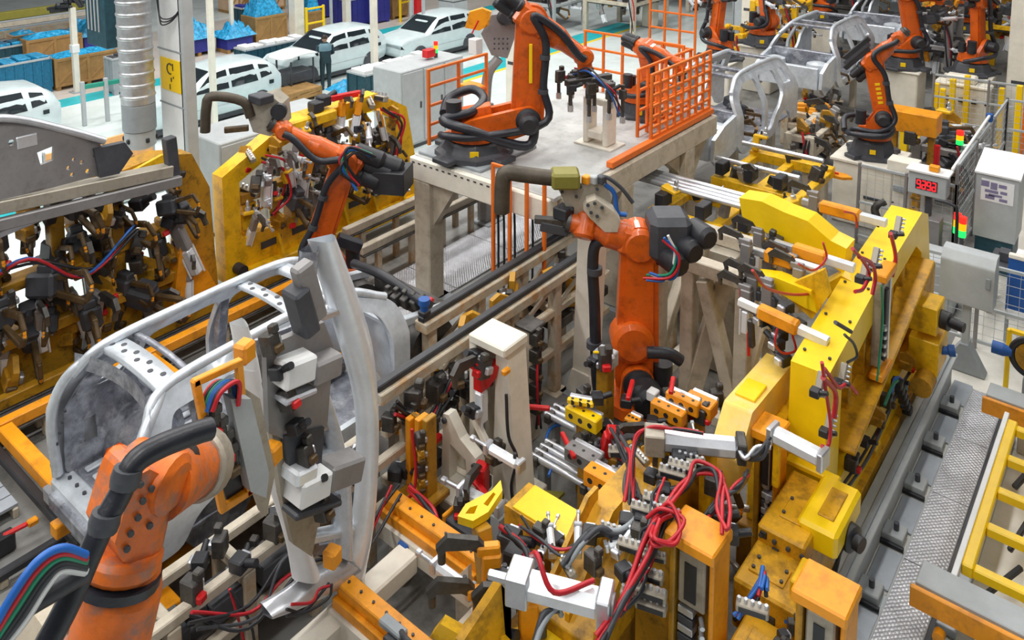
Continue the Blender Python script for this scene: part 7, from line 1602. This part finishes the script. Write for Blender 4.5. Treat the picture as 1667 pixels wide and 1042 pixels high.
for k, m in enumerate(('lamp_green', 'lamp_amber', 'lamp_red')): part(MB().cyl(q + V(0, 0, .1 * k), q + V(0, 0, .1 * k + .09), .07), 'lens', m, t)
# grey operator console on its foot
t = thing('operator_console', 'large light grey operator console on a single foot behind the fence', 'console', (-1.9, 12.45, 0)); part(MB().prism([(12.3, 1.02), (12.3, 1.62), (12.42, 1.74), (12.62, 1.74), (12.62, 1.02)], (-1.95, 0, 0), (0, 1, 0), (0, 0, 1), .66), 'housing', 'grey_light', t, bev=.02); part(MB().span(-1.99, -1.89, 12.42, 12.52, .1, 1.02), 'stem', 'grey_light', t); part(MB().prism([(-.28, 0), (.28, 0), (.05, .4), (-.05, .4)], (-1.94, 12.47, .02), (1, 0, 0), (0, 0, 1), .2), 'flared_foot', 'grey_paint', t)
part(MB().span(-1.72, -1.66, 12.28, 12.3, 1.35, 1.5), 'plate', 'grey_paint', t)
t = thing('blue_board', 'blue notice board with white papers at the right edge', 'board', (-1.2, 13.6, 0)); part(MB().span(-1.62, -.75, 13.5, 13.56, .55, 1.35, .005), 'board', 'blue_sign', t); part(MB().span(-1.3, -.95, 13.485, 13.5, .95, 1.3, .002), 'paper', 'white_paint', t); part(MB().span(-1.6, -.8, 13.485, 13.5, .42, .58, .002), 'paper', 'white_paint', t); part(MB().span(-1.62, -.75, 13.48, 13.56, 1.35, 1.42), 'top_rail', 'cream', t)
for x in (-1.6, -.8): part(MB().box((x, 13.6, .35), (.05, .05, .69)), 'leg', 'grey_paint', t)
t = thing('work_bench', 'dark bench with orange reel beyond the blue board', 'bench', (-1.4, 14.6, 0)); part(MB().span(-2.0, -.8, 14.3, 15.0, .75, .82), 'top', 'charcoal', t)
for (x, y) in ((-1.95, 14.35), (-.85, 14.35), (-1.95, 14.95), (-.85, 14.95)): part(MB().box((x, y, .38), (.07, .07, .74)), 'leg', 'grey_paint', t)
for k in range(4): part(MB().box((-1.8 + .22 * k, 14.6 + .1 * (k % 2), .9), (.16, .2, .16)), 'loose_part', ('charcoal', 'white_paint', 'navy_bin', 'grey_paint')[k], t)
part(MB().lathe((-1.0, 14.55, .9), (0, .3, 1), [(.26, -.05), (.3, 0), (.26, .06), (.12, .08)], 18), 'hose_reel', 'robot_orange', t)
t = thing('yellow_handrail', 'small yellow handrail at the right edge', 'railing', (-1.2, 12.0, 0))
for x in (-1.38, -.9): part(MB().box((x, 12.1, .5), (.06, .06, 1.0)), 'post', 'yellow_clean', t)
part(MB().beam((-1.38, 12.1, .98), (-.9, 12.1, .98), .06, .06), 'rail', 'yellow_clean', t)
t = thing('hose_drum', 'black and yellow hose drum beside the ladder frame', 'drum', (-1.1, 11.55, 0)); part(MB().tube([V(-1.05 + .24 * math.cos(a * .7), 11.62, .95 + .24 * math.sin(a * .7)) for a in range(10)], .04, 8), 'coil', 'black', t); part(MB().lathe((-1.05, 11.65, .95), (0, -1, 0), [(.2, 0), (.2, .06), (.05, .08)], 16), 'drum', 'yellow_dirty', t); part(MB().span(-1.12, -.98, 11.62, 11.75, .64, .9), 'bracket', 'yellow', t); part(MB().lathe((-1.38, 11.6, .95), (-1, 0, 0), [(.05, -.1), (.08, 0), (.08, .12)], 12), 'blue_plug', 'blue_sign', t); part(MB().span(-1.15, -.95, 11.62, 11.8, .006, .64), 'stand', 'grey_paint', t)
c = V(-2.9, 13.9, 0); t = thing('grey_switch_box', 'grey switchgear box behind the fence left of the console', 'cabinet', c); part(MB().span(-3.0, -2.35, 13.7, 14.3, .006, .9, .02), 'housing', 'grey_light', t); part(MB().span(-2.95, -2.4, 13.69, 13.7, .08, .84), 'door', 'grey_light', t); part(MB().span(-2.46, -2.43, 13.67, 13.69, .4, .55), 'handle', 'charcoal', t)
t = thing('black_hose_pole', 'thin black pole bent at the top, beside the signal towers', 'pole', (-2.55, 14.2, 0)); part(MB().tube([V(-2.75, 14.1, 1.72), V(-2.5, 14.1, 1.7), V(-2.42, 14.1, 1.5), V(-2.42, 14.1, .1)], .025, 8, 4), 'pole', 'black', t); part(MB().box((-2.42, 14.1, .05), (.16, .16, .09)), 'foot', 'charcoal', t)
t = thing('stretcher_rod', 'slanting white rod rising from the red display to the far fence', 'rod', (-2.7, 15.6, 1.5)); part(MB().beam((-2.76, 15.4, 1.82), (-2.72, 18.5, 2.0), .05, .05), 'rod', 'white_paint', t); part(MB().box((-2.72, 18.5, 1.96), (.12, .12, .16)), 'clip', 'blue_sign', t)

# ------------------------------------------------------------------ further small tooling on the machines already standing
def by_label(txt): return next(o for o in bpy.data.objects if o.get('label', '').startswith(txt))
t = by_label('beige lattice truss'); r = random.Random(91)
for k in range(26): block(t, V(r.uniform(-6.55, -6.27), 6.75 + k * .115, r.choice((.98, 1.3, .72)) + r.uniform(-.04, .1)), (r.uniform(-1, 1), 1, 0), s=r.uniform(1.0, 1.5), kind=r.choice(('tool_block', 'tool_block_c', 'tool_block', 'tool_block_b')))
bundle(t, [V(-6.3, 6.6, 1.4), V(-6.4, 7.4, 1.25), V(-6.35, 8.3, 1.35), V(-6.4, 9.3, 1.25)], ['black', 'black', 'charcoal', 'red_hose'], .022, .08, 92)
q = GV(697, 470, (-6.7, 6.6, 0)); part(MB().lathe(V(-6.68, 6.62, 1.80), ZUP, [(.05, 0), (.05, .06), (.07, .07), (.07, .14)], 12), 'blue_sensor', 'blue_sign', t); part(MB().span(-6.74, -6.62, 6.56, 6.68, 1.74, 1.80), 'sensor_foot', 'black', t)
for k in range(20): block(t, V(-6.02 + r.uniform(-.02, .08), 5.45 + .075 * k, r.uniform(.55, 1.45)), (1, r.uniform(-.6, .6), 0), s=r.uniform(.8, 1.2), kind=r.choice(('tool_block', 'tool_block_c')))
bundle(t, [V(-5.98, 5.5, 1.5), V(-5.95, 5.9, 1.1), V(-5.96, 6.4, 1.35), V(-5.95, 6.75, .8)], ['black', 'black', 'red_hose', 'charcoal', 'black'], .02, .06, 97)
t = by_label('low beige lattice')
for k in range(16): block(t, V(r.uniform(-6.3, -6.08), 2.5 + k * .18, r.choice((1.12, .74)) + r.uniform(-.03, .05)), (r.uniform(-1, 1), 1, 0), s=r.uniform(.8, 1.1), kind=r.choice(('tool_block', 'tool_block_c')))
t = by_label('raised beige steel platform')
for (x, y) in ((-8.05, 9.6), (-7.95, 9.62), (-7.8, 9.7), (-7.6, 9.9)): part(MB().tube([V(x, y, 2.3), V(x + .03, y, 1.2), V(x, y + .02, .06)], .018, 6), 'hanging_cable', 'black', t)
for k in range(2): part(MB().beam(V(-8.2 + .3 * k, 9.8, .08), V(-7.9 + .35 * k, 10.6, .10), .09, .08), 'floor_cable_duct', 'charcoal', t)
t = by_label('yellow clamping fixture')
for (x, y, z) in ((900, 905, 1.35), (925, 925, 1.45), (880, 870, 1.3), (905, 880, 1.3), (940, 905, 1.5), (965, 915, 1.55), (1000, 905, 1.6), (1015, 930, 1.6), (985, 890, 1.58), (1040, 870, 1.65), (1065, 905, 1.7), (1090, 760, 1.7), (1060, 775, 1.65), (1075, 745, 1.7), (1140, 745, 1.8), (1160, 790, 1.75), (1045, 745, 1.6), (880, 905, 1.25), (870, 925, 1.3)):
    k = int(x * 3 + y) % 4
    if k == 0: valves(t, G(x, y, z), (1, r.uniform(-.6, .6), 0), V(-.2, -.3, 1), .55)
    elif k == 1: aircyl(t, G(x, y, z), (r.uniform(-1, 1), 1, .2), s=.55)
    else: block(t, G(x, y, z), (1, r.uniform(-1, 1), 0), s=.8, kind=('tool_block', 'tool_block_c')[k - 2])
def ch2(pts, z, mats, rad=.011, sp=.03, seed=1): bundle(t, [G(x, y, zz) for (x, y), zz in zip(pts, z)], mats, rad, sp, seed)
ch2(((850, 850), (880, 880), (915, 890), (950, 880)), (1.3, 1.4, 1.45, 1.5), ['black', 'charcoal', 'red_hose'], .013, .04, 1)
ch2(((1035, 930), (1045, 880), (1065, 850), (1060, 820), (1080, 790)), (1.65, 1.75, 1.85, 1.85, 1.85), ['black', 'charcoal', 'red_hose', 'black'], .013, .04, 2)
ch2(((1000, 700), (1012, 740), (1025, 780), (1040, 820)), (1.2, 1.4, 1.5, 1.6), ['charcoal', 'black', 'charcoal', 'red_hose', 'black'], .016, .05, 3)
ch2(((1150, 840), (1175, 810), (1200, 790), (1215, 770)), (1.85, 1.9, 1.9, 1.85), ['black', 'charcoal', 'red_hose', 'black'], .015, .03, 4)
t = by_label('big bright yellow clamping gate')
for (x, y, z, a, b_, c) in ((-2.3, 6.9, 1.355, .2, .3, .02), (-2.3, 6.3, 1.205, .3, .2, .02), (-2.15, 5.8, 1.005, .25, .2, .02), (-2.05, 7.1, 1.425, .14, .4, .02)): part(MB().box((x, y, z), (a, b_, c), None, .006), 'cover_plate', 'yellow_mid', t)
bolts(t, [V(-2.38 + .16 * i, 6.8 + .2 * j, 1.368) for i in range(2) for j in range(2)] + [V(-2.42 + .24 * i, 6.24 + .12 * j, 1.218) for i in range(2) for j in range(2)] + [V(-2.56 + .24 * i, 7.7 + .6 * j, 2.40 + .095 * j) for i in range(2) for j in range(6)], ZUP, .016)
for k in range(8): block(t, V(-2.0 + r.uniform(-.03, .03), 5.6 + .1 * k, 1.08 + r.uniform(0, .05)), (1, r.uniform(-1, 1), 0), s=.55, kind=('tool_block', 'tool_block_c')[k % 2])
for k in range(7): block(t, V(JX1 + .05, 8.2 + .42 * k, 1.06), (1, 0, 0), s=.75, kind=('tool_block', 'tool_block_c', 'tool_block_b')[k % 3])
bundle(t, [V(-2.2, 7.5, 1.02), V(-2.16, 8.6, .92), V(-2.18, 9.8, 1.0), V(-2.15, 11.0, .95)], ['black', 'red_hose', 'charcoal', 'black'], .014, .04, 95)
bundle(t, [V(-2.05, 6.05, 1.1), V(-1.95, 6.6, .95), V(-1.98, 7.2, 1.0)], ['black', 'blue_hose', 'black'], .014, .03, 96)
